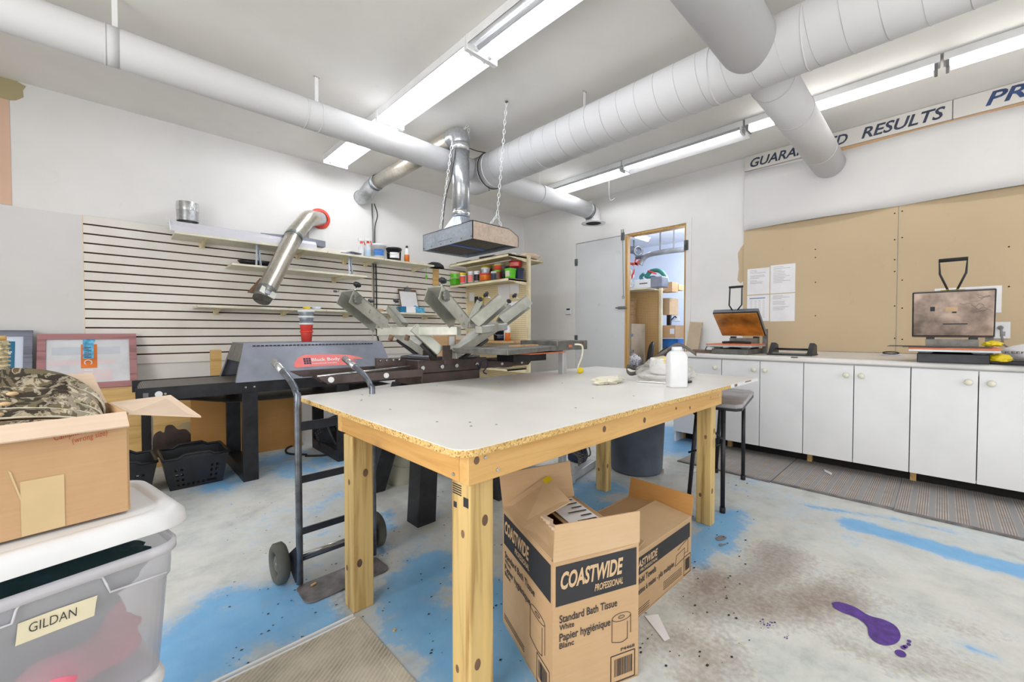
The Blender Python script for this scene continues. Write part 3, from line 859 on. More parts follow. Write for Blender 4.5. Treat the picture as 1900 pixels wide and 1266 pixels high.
m_ = MB().box(HX0 + .03, HX1 - .1, 3.0, 3.035, HZ + .008, HZ + .013); m_.build('blue_filter_edge', 'blue', t)
m_ = MB()
for y in (HY0 + .02, HY0 + .15, HY0 + .3, HY0 + .45, HY0 + .6, HY1 - .02):
    MB().cyl((HX0 - .003, y, HZ + .02), (HX0, y, HZ + .02), .006, n=8).build('rivet', 'zinc_dark', t)
MB().box(HX0 - .002, HX0, HY0 + .28, HY0 + .5, HZ + .045, HZ + .047).build('seam_line', 'zinc_dark', t)
m_ = MB(); n = 28; P0 = [(PC.x - .11, 2.89), (PC.x + .11, 2.89), (PC.x + .11, 3.21), (PC.x - .11, 3.21)]
vs = []; 
for i in range(n):
    k = i / n * 4; j = int(k); f = k - j; a = P0[j]; b = P0[(j + 1) % 4]; vs.append((a[0] + (b[0] - a[0]) * f, a[1] + (b[1] - a[1]) * f, HZ + hh))
for i in range(n):
    an = 2 * math.pi * i / n - R(135); vs.append((PC.x + pr * 1.03 * math.cos(an), PC.y + pr * 1.03 * math.sin(an), 2.03))
m_.add(vs, [(i, (i + 1) % n, n + (i + 1) % n, n + i) for i in range(n)]); m_.build('transition', 'hood_metal', t)

def chain(name, pts, label, pitch=.036, n=None):
    t = thing(name, label, 'chain', tuple(pts[0])); m = MB()
    pts = [V(p) for p in pts]; k = 0
    for a, b in zip(pts[:-1], pts[1:]):
        d = b - a; L = d.length; d.normalize(); s_ = d.orthogonal().normalized(); s2 = d.cross(s_)
        c = int(L / pitch) + 1
        for i in range(c):
            q = a + d * (L * (i + .5) / c); u = s_ if k % 2 else s2; k += 1
            hl = L / c * .62; wd = .0095
            m.tube([q + d * (hl * math.cos(x)) + u * (wd * math.sin(x)) for x in [j * math.pi / 4 for j in range(8)]], .0030, 4, closed=True)
    m.build('links', 'white_metal', t)
    return t
h1 = V((2.337, 2.483, ZC)); 
def hoodpt(x, y, z=None): return V((x, y, HZ + hh if z is None else z))
j1 = V((2.43, 2.70, 2.02))
c1 = chain('hanging_chain', [h1, j1, hoodpt(2.33, HY0 + .03)], 'light chain from ceiling to the near end of the hood')
m2 = MB(); 
c1b = chain('hanging_chain', [j1 + V((.002, 0, 0)), hoodpt(2.5, HY0 + .06)], 'short chain branch fanning out to the right on the hood')
h2 = V((2.36, 3.02, ZC))
chain('hanging_chain', [h2, V((2.22, 3.07, 2.70)), hoodpt(HX0 + .02, HY1 - .26, 1.93)], 'chain with black cord left of the galvanised drop pipe')
chain('hanging_chain', [V((2.40, 3.06, ZC)), V((2.41, 3.08, 2.4)), hoodpt(2.40, 3.1)], 'chain running down the right side of the drop pipe')
m_ = MB(); m_.lathe([(.001, 0), (.012, -.004), (.013, -.012), (.001, -.014)], (h1.x, h1.y, ZC - .001), 14)
tag(m_.build('ceiling_hook', 'zinc_dark'), 'small round hook in the ceiling holding the hood chain', 'hook')
m_ = MB().tube(smooth_path([(2.24, 3.02, 2.72), (2.2, 3.05, 2.4), (2.17, 3.1, 2.2), (2.16, 3.14, 1.93)]), .004, 6)
tag(m_.build('power_cord', 'black_rubber'), 'thin black cord running down to the hood beside its chain', 'cord')

# elbow pipe hanging from slat wall with red sealed collar
t = thing('exhaust_pipe', 'bent galvanised pipe leaning out of the wall with a red collar', 'duct', (1.68, YW, 2.27))
r_ = .078
c0 = V((1.69, YW, 2.262)); c1_ = AY(4.66, 572, 405)
pa = AY(4.56, 548, 434); pb = AY(4.15, 493, 541)
MB().tube([c0, c1_ + (c0 - c1_) * .4], r_, 32, caps=False).build('wall_stub', 'galvanised', t)
MB().tube(smooth_path([c1_ + (c0 - c1_) * .45, c1_ + (c0 - c1_) * .1, c1_ + (pa - c1_) * .25, pa + (pa - c1_) * .0, pa + (pb - pa) * .12], 3), [r_ + .003] * 13, 32, caps=False).build('elbow', 'galvanised_warm', t)
dd = (pb - pa).normalized()
MB().cyl(pa, pb, r_, n=36, caps=False).build('long_pipe', 'galvanised_warm', t)
ring(m_ := MB(), pa + dd * .06, dd, r_, .035, .006); m_.build('crushed_clamp', 'zinc_dark', t)
m_ = MB().cyl(pb - dd * .02, pb + dd * .10, r_ + .003, r_ * .92, n=36); m_.build('taped_end', 'hammer_grey', t)
rr_ = dd.cross(V((0, 1, 0))).normalized()
m_ = MB(); q = pb + V((0, -.082, 0)); m_.plate([q - rr_ * .06 + dd * -.02, q + rr_ * .07 + dd * -.02, q + rr_ * .07 + dd * .05, q - rr_ * .06 + dd * .05], .003); m_.build('cardboard_patch', 'zinc', t)
m_ = MB(); q = q + V((0, -.005, 0)); m_.plate([q - rr_ * .02, q + rr_ * .025, q + rr_ * .025 + dd * .035, q - rr_ * .02 + dd * .035], .002); m_.build('grey_sticker', 'dryer_grey', t)
m_ = MB().lathe([(r_, .0), (r_ + .035, -.002), (r_ + .03, -.02), (r_, -.03)], c0, 32, Matrix.Rotation(R(-90), 3, 'X')); m_.build('red_sealant', 'coral', t)
# torn card flap left of the long pipe
P = [AY(4.6, *p) for p in [(482, 516), (461, 543), (468, 545), (486, 520)]]
m_ = MB().plate([AY(4.55, 483, 516), AY(4.62, 459, 543), AY(4.5, 470, 545), AY(4.45, 490, 520)], .003)
m_.build('torn_flap', 'hand_brown', t)

# ================================================================== LIGHTS
def twin_fixture(y0, y1, label, off=False, on='tube_on'):
    x0, x1 = 1.640, 1.885; d = .062
    t = thing('ceiling_light', label, 'ceiling light', ((x0 + x1) / 2, (y0 + y1) / 2, ZC), group='twin tube lights over the press')
    m = MB(); zt_ = ZC - .001
    m.box(x0 + .045, x1 - .045, y0, y1, ZC - .045, zt_)
    m.hexa([(x0, y0, ZC - d), (x0 + .05, y0, ZC - .045), (x0 + .05, y1, ZC - .045), (x0, y1, ZC - d), (x0, y0, ZC - d + .004), (x0 + .05, y0, zt_), (x0 + .05, y1, zt_), (x0, y1, ZC - d + .004)])
    m.box(x0, x0 + .002, y0, y1, ZC - d, zt_); m.box(x1 - .002, x1, y0, y1, ZC - d, zt_)
    m.hexa([(x1, y0, ZC - d), (x1 - .05, y0, ZC - .045), (x1 - .05, y1, ZC - .045), (x1, y1, ZC - d), (x1, y0, ZC - d + .004), (x1 - .05, y0, zt_), (x1 - .05, y1, zt_), (x1, y1, ZC - d + .004)])
    m.build('reflector', 'white_metal', t)
    for y in (y0, y1):
        MB().box(x0 - .006, x1 + .006, y - .008, y + .008, ZC - d - .034, zt_).build('end_plate', 'white_metal', t, bevel=.003)
    for i, x in enumerate((x0 + .07, x1 - .07)):
        tb = MB().cyl((x, y0 + .03, ZC - .068), (x, y1 - .03, ZC - .068), .0155, n=14).build('tube', 'tube_off' if (off and i == 0) else on, t)
        for y in (y0 + .018, y1 - .018): MB().cyl((x, y - .014, ZC - .068), (x, y + .014, ZC - .068), .018, n=14).build('tube_holder', 'white_plastic', t)
twin_fixture(3.355, 4.555, 'twin tube ceiling light farthest away, partly behind the slim duct', on='tube_far')
twin_fixture(2.125, 3.335, 'twin tube ceiling light in the middle of the row, both tubes lit')
twin_fixture(.895, 2.105, 'twin tube ceiling light with one dark tube at the top edge', True)
def strip(y0, y1, label, refl, mat):
    x = 4.10
    t = thing('strip_light', label, 'ceiling light', (x, (y0 + y1) / 2, ZC), group='strip lights along the right wall')
    m = MB().box(x - .055, x + .055, y0, y1, ZC - .055, ZC - .001); m.build('housing', 'white_metal', t, bevel=.004)
    if refl:
        m = MB(); m.hexa([(x + .02, y0, ZC - .055), (x + .14, y0, ZC - .10), (x + .14, y1, ZC - .10), (x + .02, y1, ZC - .055), (x + .02, y0, ZC - .051), (x + .14, y0, ZC - .097), (x + .14, y1, ZC - .097), (x + .02, y1, ZC - .051)])
        m.hexa([(x - .06, y0, ZC - .085), (x - .02, y0, ZC - .055), (x - .02, y1, ZC - .055), (x - .06, y1, ZC - .085), (x - .06, y0, ZC - .082), (x - .02, y0, ZC - .051), (x - .02, y1, ZC - .051), (x - .06, y1, ZC - .082)])
        m.build('reflector', 'white_metal', t)
    xx_ = (x,) if refl else (x - .028, x + .028)
    for q in xx_:
        MB().cyl((q, y0 + .035, ZC - .082), (q, y1 - .035, ZC - .082), .0155, n=14).build('tube', mat, t)
    for y in (y0 + .02, y1 - .02): MB().box(x - .05, x + .05, y - .008, y + .008, ZC - .105, ZC - .055).build('tube_holder', 'grey_metal' if not refl else 'white_plastic', t)
strip(2.47, 3.70, 'strip light farthest along the right wall, beyond the slim duct', True, 'tube_far')
strip(1.25, 2.46, 'strip light with slanted reflector left of the lettered sign', True, 'tube_mid')
strip(.035, 1.235, 'strip light crossed by the short duct, above the word RESULTS', False, 'tube_warm')
strip(-1.2, .02, 'strip light cut by the right picture edge', False, 'tube_warm')
# hanging cord with hook beside the strip light
a = AZ(ZC, 1128, 306)
m_ = MB().tube(smooth_path([(a.x, a.y, ZC), (a.x + .02, a.y, ZC - .12), (a.x + .03, a.y, ZC - .36), (a.x + .07, a.y - .01, ZC - .38), (a.x + .09, a.y - .03, ZC - .36)]), .004, 6)
tag(m_.build('hanging_wire', 'white_plastic'), 'thin white wire with hooked end hanging by the strip light', 'wire')

def lamp(loc, sx, sy, power, col=(1, .99, .97)):
    d = bpy.data.lights.new('lamp_light', 'AREA'); d.shape = 'RECTANGLE'; d.size = sx; d.size_y = sy; d.energy = power; d.color = col
    o = bpy.data.objects.new('lamp_light', d); COL.objects.link(o); o.location = loc; return o
# ================================================================== SHELVES ON THE SLATTED WALL
SF = 4.50; SB = YW - .021
def bracket(x, ztop, par, depth=.26):
    m = MB().box(x - .022, x + .022, SB - .012, SB, ztop - .075, ztop - .02)
    m.prism([(x - .006, SB - .005, ztop - .021), (x - .006, SB - depth, ztop - .021), (x - .006, SB - .005, ztop - .07)], (.012, 0, 0))
    m.box(x - .018, x + .018, SB - depth, SB, ztop - .024, ztop - .0205)
    m.build('bracket', 'cream_metal', par)
def wall_shelf(x0, x1, z, bx, label, group=None, front=SF):
    t = thing('wall_shelf', label, 'shelf', ((x0 + x1) / 2, SB, z))
    MB().box(x0, x1, front, SB, z - .02, z).build('board', 'shelf_gloss', t, bevel=.003)
    for x in bx: bracket(x, z, t, SB - front - .03)
    return t
wall_shelf(.396, 1.648, 1.85, (.62, 1.45), 'white wall shelf at the upper left, carrying the clear plastic trough')
wall_shelf(1.652, 2.285, 1.85, (1.95, 2.2), 'white wall shelf at the top, its middle board under the spray bottles')
wall_shelf(2.289, 2.972, 1.85, (2.85,), 'white wall shelf at the top right, under the black pail')
wall_shelf(.80, 2.08, 1.63, (1.15, 1.83), 'white wall shelf of middle height, behind the leaning pipe')
wall_shelf(.545, 1.632, 1.235, (.72, 1.3), 'low white wall shelf at the left, near the stack of cups')
wall_shelf(1.636, 2.19, 1.235, (1.95,), 'short low white wall shelf behind the left print clamps')
wall_shelf(2.194, 3.18, 1.235, (2.5, 3.0), 'low white wall shelf carrying the blue gloves box')

# clear trough and papers
m_ = MB(); prof = [(4.53, 1.852), (4.53, 1.90), (4.57, 1.945), (4.72, 1.95), (4.78, 1.97)]
for a, b in zip(prof[:-1], prof[1:]): m_.hexa([(.37, a[0], a[1]), (1.55, a[0], a[1]), (1.55, b[0], b[1]), (.37, b[0], b[1]), (.37, a[0], a[1] + .004), (1.55, a[0], a[1] + .004), (1.55, b[0] + .001, b[1] + .004), (.37, b[0] + .001, b[1] + .004)])
t = thing('plastic_trough', 'long clear plastic trough lying on the upper left shelf', 'trough', (1, 4.6, 1.852))
m_.build('trough_body', 'bin_rim', t)
MB().tube(smooth_path([(.372, 4.53, 1.856), (.365, 4.54, 1.93), (.362, 4.58, 1.96), (.365, 4.60, 1.93)]), .006, 6).build('curled_end', 'white_plastic', t)
m_ = MB().prism([(1.05, 4.56, 1.952), (1.65, 4.56, 1.90), (1.65, 4.56, 1.962), (1.4, 4.56, 1.975)], (0, .1, 0))
tag(m_.build('folded_sheet', 'dryer_grey'), 'grey folded sheet lying on the clear trough', 'sheet')
# silver duct offcut
c = AY(4.60, 350, 402); c.z = 1.985
t = thing('duct_offcut', 'short silver duct offcut standing on the upper left shelf', 'duct piece', (c.x, 4.62, 1.955))
MB().lathe([(.079, 0), (.079, .10), (.077, .15), (.073, .152), (.075, .1), (.075, 0)], (c.x, 4.66, 1.977), 32).build('tube_body', 'galvanised', t)
MB().lathe([(.081, .09), (.082, .12), (.080, .165)], (c.x, 4.66, 1.977), 18).build('foil_rim', 'foil_tape', t)
a = AY(YW - .01, 570, 424); b = AY(YW - .01, 597, 449)
tag(MB().box(a.x, b.x, YW - .06, YW - .002, b.z, a.z).build('junction_box', 'white_board', bevel=.004), 'plain white box on the wall under the red collared pipe', 'box')

def lathe_thing(name, label, cat, c, parts, group=None, n=24):
    t = thing(name, label, cat, c, group=group)
    for nm, mat, prof in parts: MB().lathe(prof, c, n).build(nm, mat, t)
    return t
Z1 = 1.8505
def spray(c, label, label_mat=None):
    c = V(c)
    t = thing('spray_bottle', label, 'bottle', c)
    MB().lathe([(.001, 0), (.033, 0), (.036, .02), (.034, .11), (.014, .155), (.013, .165)], c, 20).build('bottle_body', 'clear_bottle', t)
    MB().lathe([(.034, .012), (.0345, .08), (.034, .09)], c, 20).build('label_band', label_mat or 'paper', t)
    MB().lathe([(.001, .163), (.015, .163), (.015, .182), (.010, .190), (.001, .19)], c, 16).build('screw_collar', 'coral', t)
    q = c + V((0, 0, .20))
    MB().box(q.x - .04, q.x + .03, q.y - .011, q.y + .011, q.z - .012, q.z + .02).build('nozzle_head', 'white_plastic', t, bevel=.006)
    MB().bar(q + V((.028, 0, 0)), q + V((.045, 0, -.05)), .012, .008).build('trigger', 'coral', t)
a = AY(4.62, 672, 472); spray((a.x, 4.64, Z1), 'clear spray bottle with red trigger, left of the two on the top shelf')
a = AY(4.58, 683, 474); spray((a.x, 4.58, Z1), 'clear spray bottle with blue striped label beside the white pail', 'lightblue')
def pail(c, r, h, body, lid, label, label_mat, lname):
    c = V(c)
    t = thing('pail', label, 'pail', c)
    MB().lathe([(.001, 0), (r * .88, 0), (r * .97, h * .84), (r, h * .84), (r, h * .88)], c, 30).build('pail_body', body, t)
    MB().lathe([(r * .97, h * .86), (r * 1.05, h * .87), (r * 1.05, h * .97), (r * .98, h), (.001, h * .985)], c, 30).build('lid', lid, t)
    # curved label towards the room
    m = MB(); k = r * .955
    m.grid(lambda u, v: c + V((math.cos(R(-150) + R(75) * u) * (k + .004), math.sin(R(-150) + R(75) * u) * (k + .004), h * (.22 + .4 * v))), 8, 1); m.build('pail_label', label_mat, t)
    m = MB(); m.tube([c + V((math.cos(x) * r * 1.02, math.sin(x) * r * 1.02, h * .8 - math.sin((x - R(-200)) / R(150) * math.pi) * h * .35)) for x in [R(-200) + R(150) * i / 12 for i in range(13)]], .0022, 6); m.build('wire_handle', 'zinc', t)
    return t
a = AY(4.62, 703, 479); t = pail((a.x, 4.63, Z1), .088, .178, 'white_plastic', 'white_plastic', 'white pail with blue label on the top shelf', 'blue', 'x')
a = AY(4.60, 734, 484); pail((a.x, 4.64, Z1), .09, .165, 'black_plastic', 'black_plastic', 'black lidded pail with pale label on the top shelf', 'paper', 'x')
def squeeze(c, label, col, h=.19, r=.027, cap='black_plastic', top='white_plastic'):
    c = V(c)
    t = thing('squeeze_bottle', label, 'bottle', c)
    MB().lathe([(.001, 0), (r, 0), (r, h * .45)], c, 20).build('lower_label', col, t)
    MB().lathe([(r, h * .45), (r, h * .74), (r * .5, h * .84), (r * .45, h * .88)], c, 20).build('bottle_body', top, t)
    MB().lathe([(r * .5, h * .86), (r * .5, h), (.001, h)], c, 16).build('cap', cap, t)
    return t
a = AY(4.56, 755, 484); squeeze((a.x, 4.56, Z1), 'white and orange bottle with black cap at the end of the top shelf', 'orange', .20, .03)
# papers and cloth bundle on the top shelf
a = AY(4.58, 655, 474)
m_ = MB(); 
for i, (dx, dy, rz) in enumerate(((0, 0, .1), (-.05, .02, -.2), (.02, .0, .3))):
    m_.obox((a.x + dx, 4.60 + dy, Z1 + .008 + i * .013), (.14, .10, .012), Matrix.Rotation(rz, 3, 'Z'))
tag(m_.build('folded_cloths', 'dryer_grey', bevel=.004), 'small pile of folded grey cloths left of the spray bottles', 'cloths')
# loose upright shelf brackets on the middle shelf
for px, z0, lab in ((480, 1.632, 'pair of pale upright brackets left of the leaning pipe'), (651, 1.632, 'pair of pale upright brackets at the right end of the middle shelf')):
    a = AY(4.53, px, 500)
    t = thing('loose_bracket', lab, 'bracket', (a.x, 4.53, z0))
    for s_ in (-1, 1):
        MB().bar((a.x + s_ * .018, 4.53, z0), (a.x + s_ * .006, 4.56, z0 + .195), .016, .012).build('upright', 'lightblue' if 0 else 'hood_metal', t)
# black tray on the middle shelf
a = AY(4.65, 478, 490)
t = thing('black_tray', 'black moulded tray on the middle shelf behind the pale brackets', 'tray', (a.x, 4.65, 1.631))
m_ = MB().lathe([(.001, 0), (.07, 0), (.085, .05), (.088, .052), (.08, .03), (.001, .012)], (0, 0, 0), 28)
m_.v = [V((a.x + p.x * 1.9, 4.66 + p.y, 1.631 + p.z)) for p in m_.v]; m_.build('tray_body', 'black_plastic', t)
# low shelf bits
ZL = 1.2355
for px, nm, mat, lab, cat, sz in ((545, 'putty_knife', 'hammer_grey', 'thin grey scraper lying on the low left shelf', 'scraper', (.12, .03, .006)),
                          (700, 'small_box', 'card_kraft', 'small flat brown box on the short low shelf', 'box', (.13, .08, .035)),):
    a = AY(4.6, px, 578); tag(MB().box(a.x - sz[0] / 2, a.x + sz[0] / 2, 4.58, 4.58 + sz[1], ZL, ZL + sz[2]).build(nm, mat, bevel=.002), lab, cat)
a = AY(4.58, 569, 574); m_ = MB().lathe([(.022, 0), (.036, 0), (.036, .022), (.022, .022), (.022, 0)], (a.x, 4.58, ZL), 24); tag(m_.build('tape_roll', 'yellow'), 'yellow tape roll lying on the low left shelf', 'tape')
a = AY(4.60, 587, 574); m_ = MB().lathe([(.03, 0), (.045, 0), (.045, .028), (.03, .028), (.03, 0)], (a.x, 4.60, ZL), 24); tag(m_.build('tape_roll', 'wall_far'), 'pale tape roll lying right of the yellow one', 'tape')
# clipboard leaning
a = AY(4.74, 743, 580); b = AY(4.74, 776, 538)
t = thing('clipboard', 'brown clipboard with white paper leaning on the slatted wall', 'clipboard', (a.x, 4.7, ZL))
m_ = MB().hexa([(a.x, 4.70, ZL), (b.x, 4.70, ZL), (b.x, 4.705, ZL), (a.x, 4.705, ZL), (a.x, 4.80, b.z), (b.x, 4.80, b.z), (b.x, 4.805, b.z), (a.x, 4.805, b.z)]); m_.build('backing_board', 'hand_brown', t)
m_ = MB().add([(a.x + .01, 4.698, ZL + .005), (b.x - .01, 4.698, ZL + .005), (b.x - .01, 4.786, b.z - .03), (a.x + .01, 4.786, b.z - .03)], [(0, 1, 2, 3)]); m_.build('paper', 'paper', t)
m_ = MB().box((a.x + b.x) / 2 - .045, (a.x + b.x) / 2 + .045, 4.775, 4.80, b.z - .025, b.z + .008); m_.torus(((a.x + b.x) / 2, 4.79, b.z + .018), .016, .004, Matrix.Rotation(R(90), 3, 'X'), 16, 6); m_.build('metal_clip', 'grey_metal', t)
m_ = MB()
for i in range(5):
    k = .25 + i * .12; m_.box(a.x + .03, b.x - .04, 4.69 + .1 * k, 4.692 + .1 * k, ZL + (b.z - ZL) * (1 - k) , ZL + (b.z - ZL) * (1 - k) + .003)
# gloves box and gloves
a = AY(4.58, 742, 584); b = AY(4.58, 766, 572)
t = thing('glove_box', 'small teal and white gloves box on the low shelf', 'box', (a.x, 4.6, ZL))
MB().box(a.x, b.x + .02, 4.55, 4.66, ZL, ZL + .075).build('carton', 'teal', t, bevel=.003)
MB().box(a.x + .07, b.x + .021, 4.548, 4.66, ZL, ZL + .0755).build('white_panel', 'paper', t)
def lump(c, sz, seed, amp=.3, fr=1.5, n=3):
    bm = bmesh.new(); bmesh.ops.create_icosphere(bm, subdivisions=n, radius=1)
    m = MB(); vs = []
    for v in bm.verts:
        p = v.co.copy(); k = 1 + amp * noise.noise(p * fr + V((seed, seed * 1.7, 0)))
        k += amp * .35 * noise.noise(p * fr * 3.1 + V((seed, 3, 1)))
        vs.append(V(c) + V((p.x * sz[0] * k, p.y * sz[1] * k, max(p.z, -.55) * sz[2] * k)))
    fs = [tuple(v.index for v in f.verts) for f in bm.faces]; bm.free()
    m.add(vs, fs, True); return m
a = AY(4.58, 776, 582)
tag(lump((a.x, 4.6, ZL + .03), (.11, .05, .05), 3, .6, 2.2).build('disposable_gloves', 'lightblue'), 'crumpled bunch of blue gloves beside the gloves box', 'gloves')
# conduit and cable from wall elbow to dryer
a = AY(YW - .03, 690, 372)
m_ = MB().tube([(a.x, YW - .03, 2.55), (a.x + .01, YW - .03, 2.2), (a.x + .015, YW - .03, 1.87)], .008, 8)
m_.tube([(a.x + .015, SB - .012, 1.83), (a.x + .015, SB - .012, 1.26)], .008, 8)
tag(m_.build('conduit', 'grey_metal'), 'grey conduit running down the wall behind the top shelf', 'pipe')
m_ = MB().tube(smooth_path([(a.x + .02, YW - .05, 2.55), (a.x + .06, YW - .05, 2.42), (a.x + .03, YW - .04, 2.25), (a.x + .032, YW - .04, 1.9)]), .006, 8)
m_.tube(smooth_path([(a.x + .045, SB - .01, 1.83), (a.x + .05, SB - .01, 1.5), (a.x + .05, SB - .01, 1.25)]), .007, 8)
m_.tube(smooth_path([(a.x + .05, SB - .01, 1.21), (a.x + .05, SB - .01, 1.0), (a.x + .08, SB - .02, .85)]), .009, 8)
tag(m_.build('black_cable', 'black_rubber'), 'black cable running down the slatted wall beside the conduit', 'cable')
# wooden ruler & black cap hanging at right of slats
a = AY(SB - .005, 803, 490); b = AY(SB - .005, 814, 556)
tag(MB().box(a.x, b.x, SB - .012, SB - .002, b.z - .04, a.z - .002).build('wooden_ruler', 'ply_amber'), 'upright wooden ruler hanging on the slatted wall', 'ruler')
a = AY(4.7, 808, 494)
m_ = MB().lathe([(.001, .05), (.05, .045), (.09, .015), (.1, -.02), (.095, -.022)], (0, 0, 0), 20); m_.v = [V((a.x + p.x * 1.3, 4.7 + p.y * .8, a.z + p.z)) for p in m_.v]
tag(m_.build('baseball_cap', 'black_plastic', solid=.003), 'black cap hanging above the wooden ruler', 'cap')
a = AY(4.6, 791, 498); b = AY(4.6, 791, 514)
m_ = MB().tube([(a.x, 4.6, a.z + .02), (a.x, 4.6, b.z)], .0025, 6); m_.lathe([(.001, 0), (.012, .01), (.014, .035), (.008, .055), (.001, .06)], (a.x, 4.6, b.z - .03), 12)
tag(m_.build('green_clip', 'green'), 'small green clip hanging from the top shelf end', 'clip')
for px, py in ((622, 541), (860, 553)):
    a = AY(SB - .002, px, py); m_ = MB().tube(smooth_path([(a.x, SB, a.z), (a.x, SB - .05, a.z - .004), (a.x + .005, SB - .09, a.z - .006), (a.x + .005, SB - .095, a.z + .015)]), .0025, 6)
    m_.box(a.x - .02, a.x + .02, SB - .003, SB, a.z - .01, a.z + .012)
    tag(m_.build('wire_hook', 'zinc_dark'), 'wire hook on the slats ' + ('above the left print clamps' if px < 700 else 'beside the pegboard unit'), 'hook')

# ================================================================== PEGBOARD SHELVING UNIT
GX0, GX1, GY0, GY1 = 3.42, 3.74, 3.60, 4.80
g = thing('pegboard_shelving', 'cream metal shelving unit with pegboard back in the corner', 'shelving unit', (3.6, 4.2, 0))
MB().box(GX1, GX1 + .012, GY0 - .0, GY1, .1, 1.93).build('pegboard_back', 'pegboard_cream', g)
for y in (GY0 - .035, GY1 + .0):
    MB().box(GX1 - .012, GX1 + .03, y, y + .035, 0, 1.95).build('post', 'cream_metal', g, bevel=.002)
def gshelf(z, x0, y0=GY0, mat='cream_metal', y1=GY1 - .01):
    m = MB().box(x0, GX1 - .013, y0, y1, z - .006, z); m.box(x0, x0 + .006, y0, y1, z - .035, z); m.box(x0, GX1 - .013, y0, y0 + .004, z - .03, z)
    m.hexa([(x0 + .0, y0, z - .035), (GX1 - .013, y0, z - .075), (GX1 - .013, y0 + .004, z - .075), (x0, y0 + .004, z - .035), (x0, y0, z - .01), (GX1 - .013, y0, z - .01), (GX1 - .013, y0 + .004, z - .01), (x0, y0 + .004, z - .01)])
    m.build('shelf', mat, g)
gshelf(1.94, GX0); gshelf(1.65, GX0)
MB().box(3.40, GX1 - .013, GY0 + .02, 4.75, .865, .89).build('wooden_shelf', 'bare_wood', g)
gshelf(.56, 3.40); gshelf(.14, 3.38)
m_ = MB().box(GX1 + .014, GX1 + .30, GY0, GY1 - .02, 1.90, 1.915); m_.box(GX1 + .29, GX1 + .30, GY0, GY1 - .02, 1.885, 1.93); m_.build('rear_shelf', 'cream_metal', g)
# red tag on the post
a = AX(GX1 + .02, 983, 587)
tag(MB().box(GX1 + .031, GX1 + .036, GY0 - .03, GY0 - .005, 1.12, 1.28).build('red_tag', 'red', bevel=.003), 'small red tag clipped on the shelving post', 'tag')
# things on top
def tub(px, yb, wpx, ytop, x, body, lid, label, z=None, square=False, h=None, cat='ink tub'):
    p = AX(x, px, yb); wd = (p - V((0, 0, CH))).dot(_fw); r = wpx * wd / FPX / 2
    zb = p.z if z is None else z
    if h is None: h = (AX(x, px, ytop).z - zb)
    c = V((x, p.y, zb))
    t = thing('ink_tub', label, cat, c)
    if square:
        r *= .86
        m = MB().hexa([c + V(q) for q in ((-r * .8, -r * .8, 0), (r * .8, -r * .8, 0), (r * .8, r * .8, 0), (-r * .8, r * .8, 0), (-r, -r, h * .88), (r, -r, h * .88), (r, r, h * .88), (-r, r, h * .88))])
        m.build('tub_body', body, t, bevel=.004)
        MB().box(c.x - r * 1.08, c.x + r * 1.08, c.y - r * 1.08, c.y + r * 1.08, c.z + h * .86, c.z + h).build('lid', lid, t, bevel=.004)
    else:
        MB().lathe([(.001, 0), (r * .9, 0), (r * .97, h * .85)], c, 22).build('tub_body', body, t)
        MB().lathe([(r * .97, h * .84), (r * 1.04, h * .84), (r * 1.04, h * .98), (r * .9, h), (.001, h)], c, 22).build('lid', lid, t)
    return t, c, r, h
ZG = 1.6505
def tub_label(t, c, r, h, mat):
    MB().grid(lambda u, v: c + V((math.cos(R(150) + R(110) * u) * r * .985, math.sin(R(150) + R(110) * u) * r * .985, h * (.15 + .55 * v))), 8, 1).build('tub_label', mat, t)
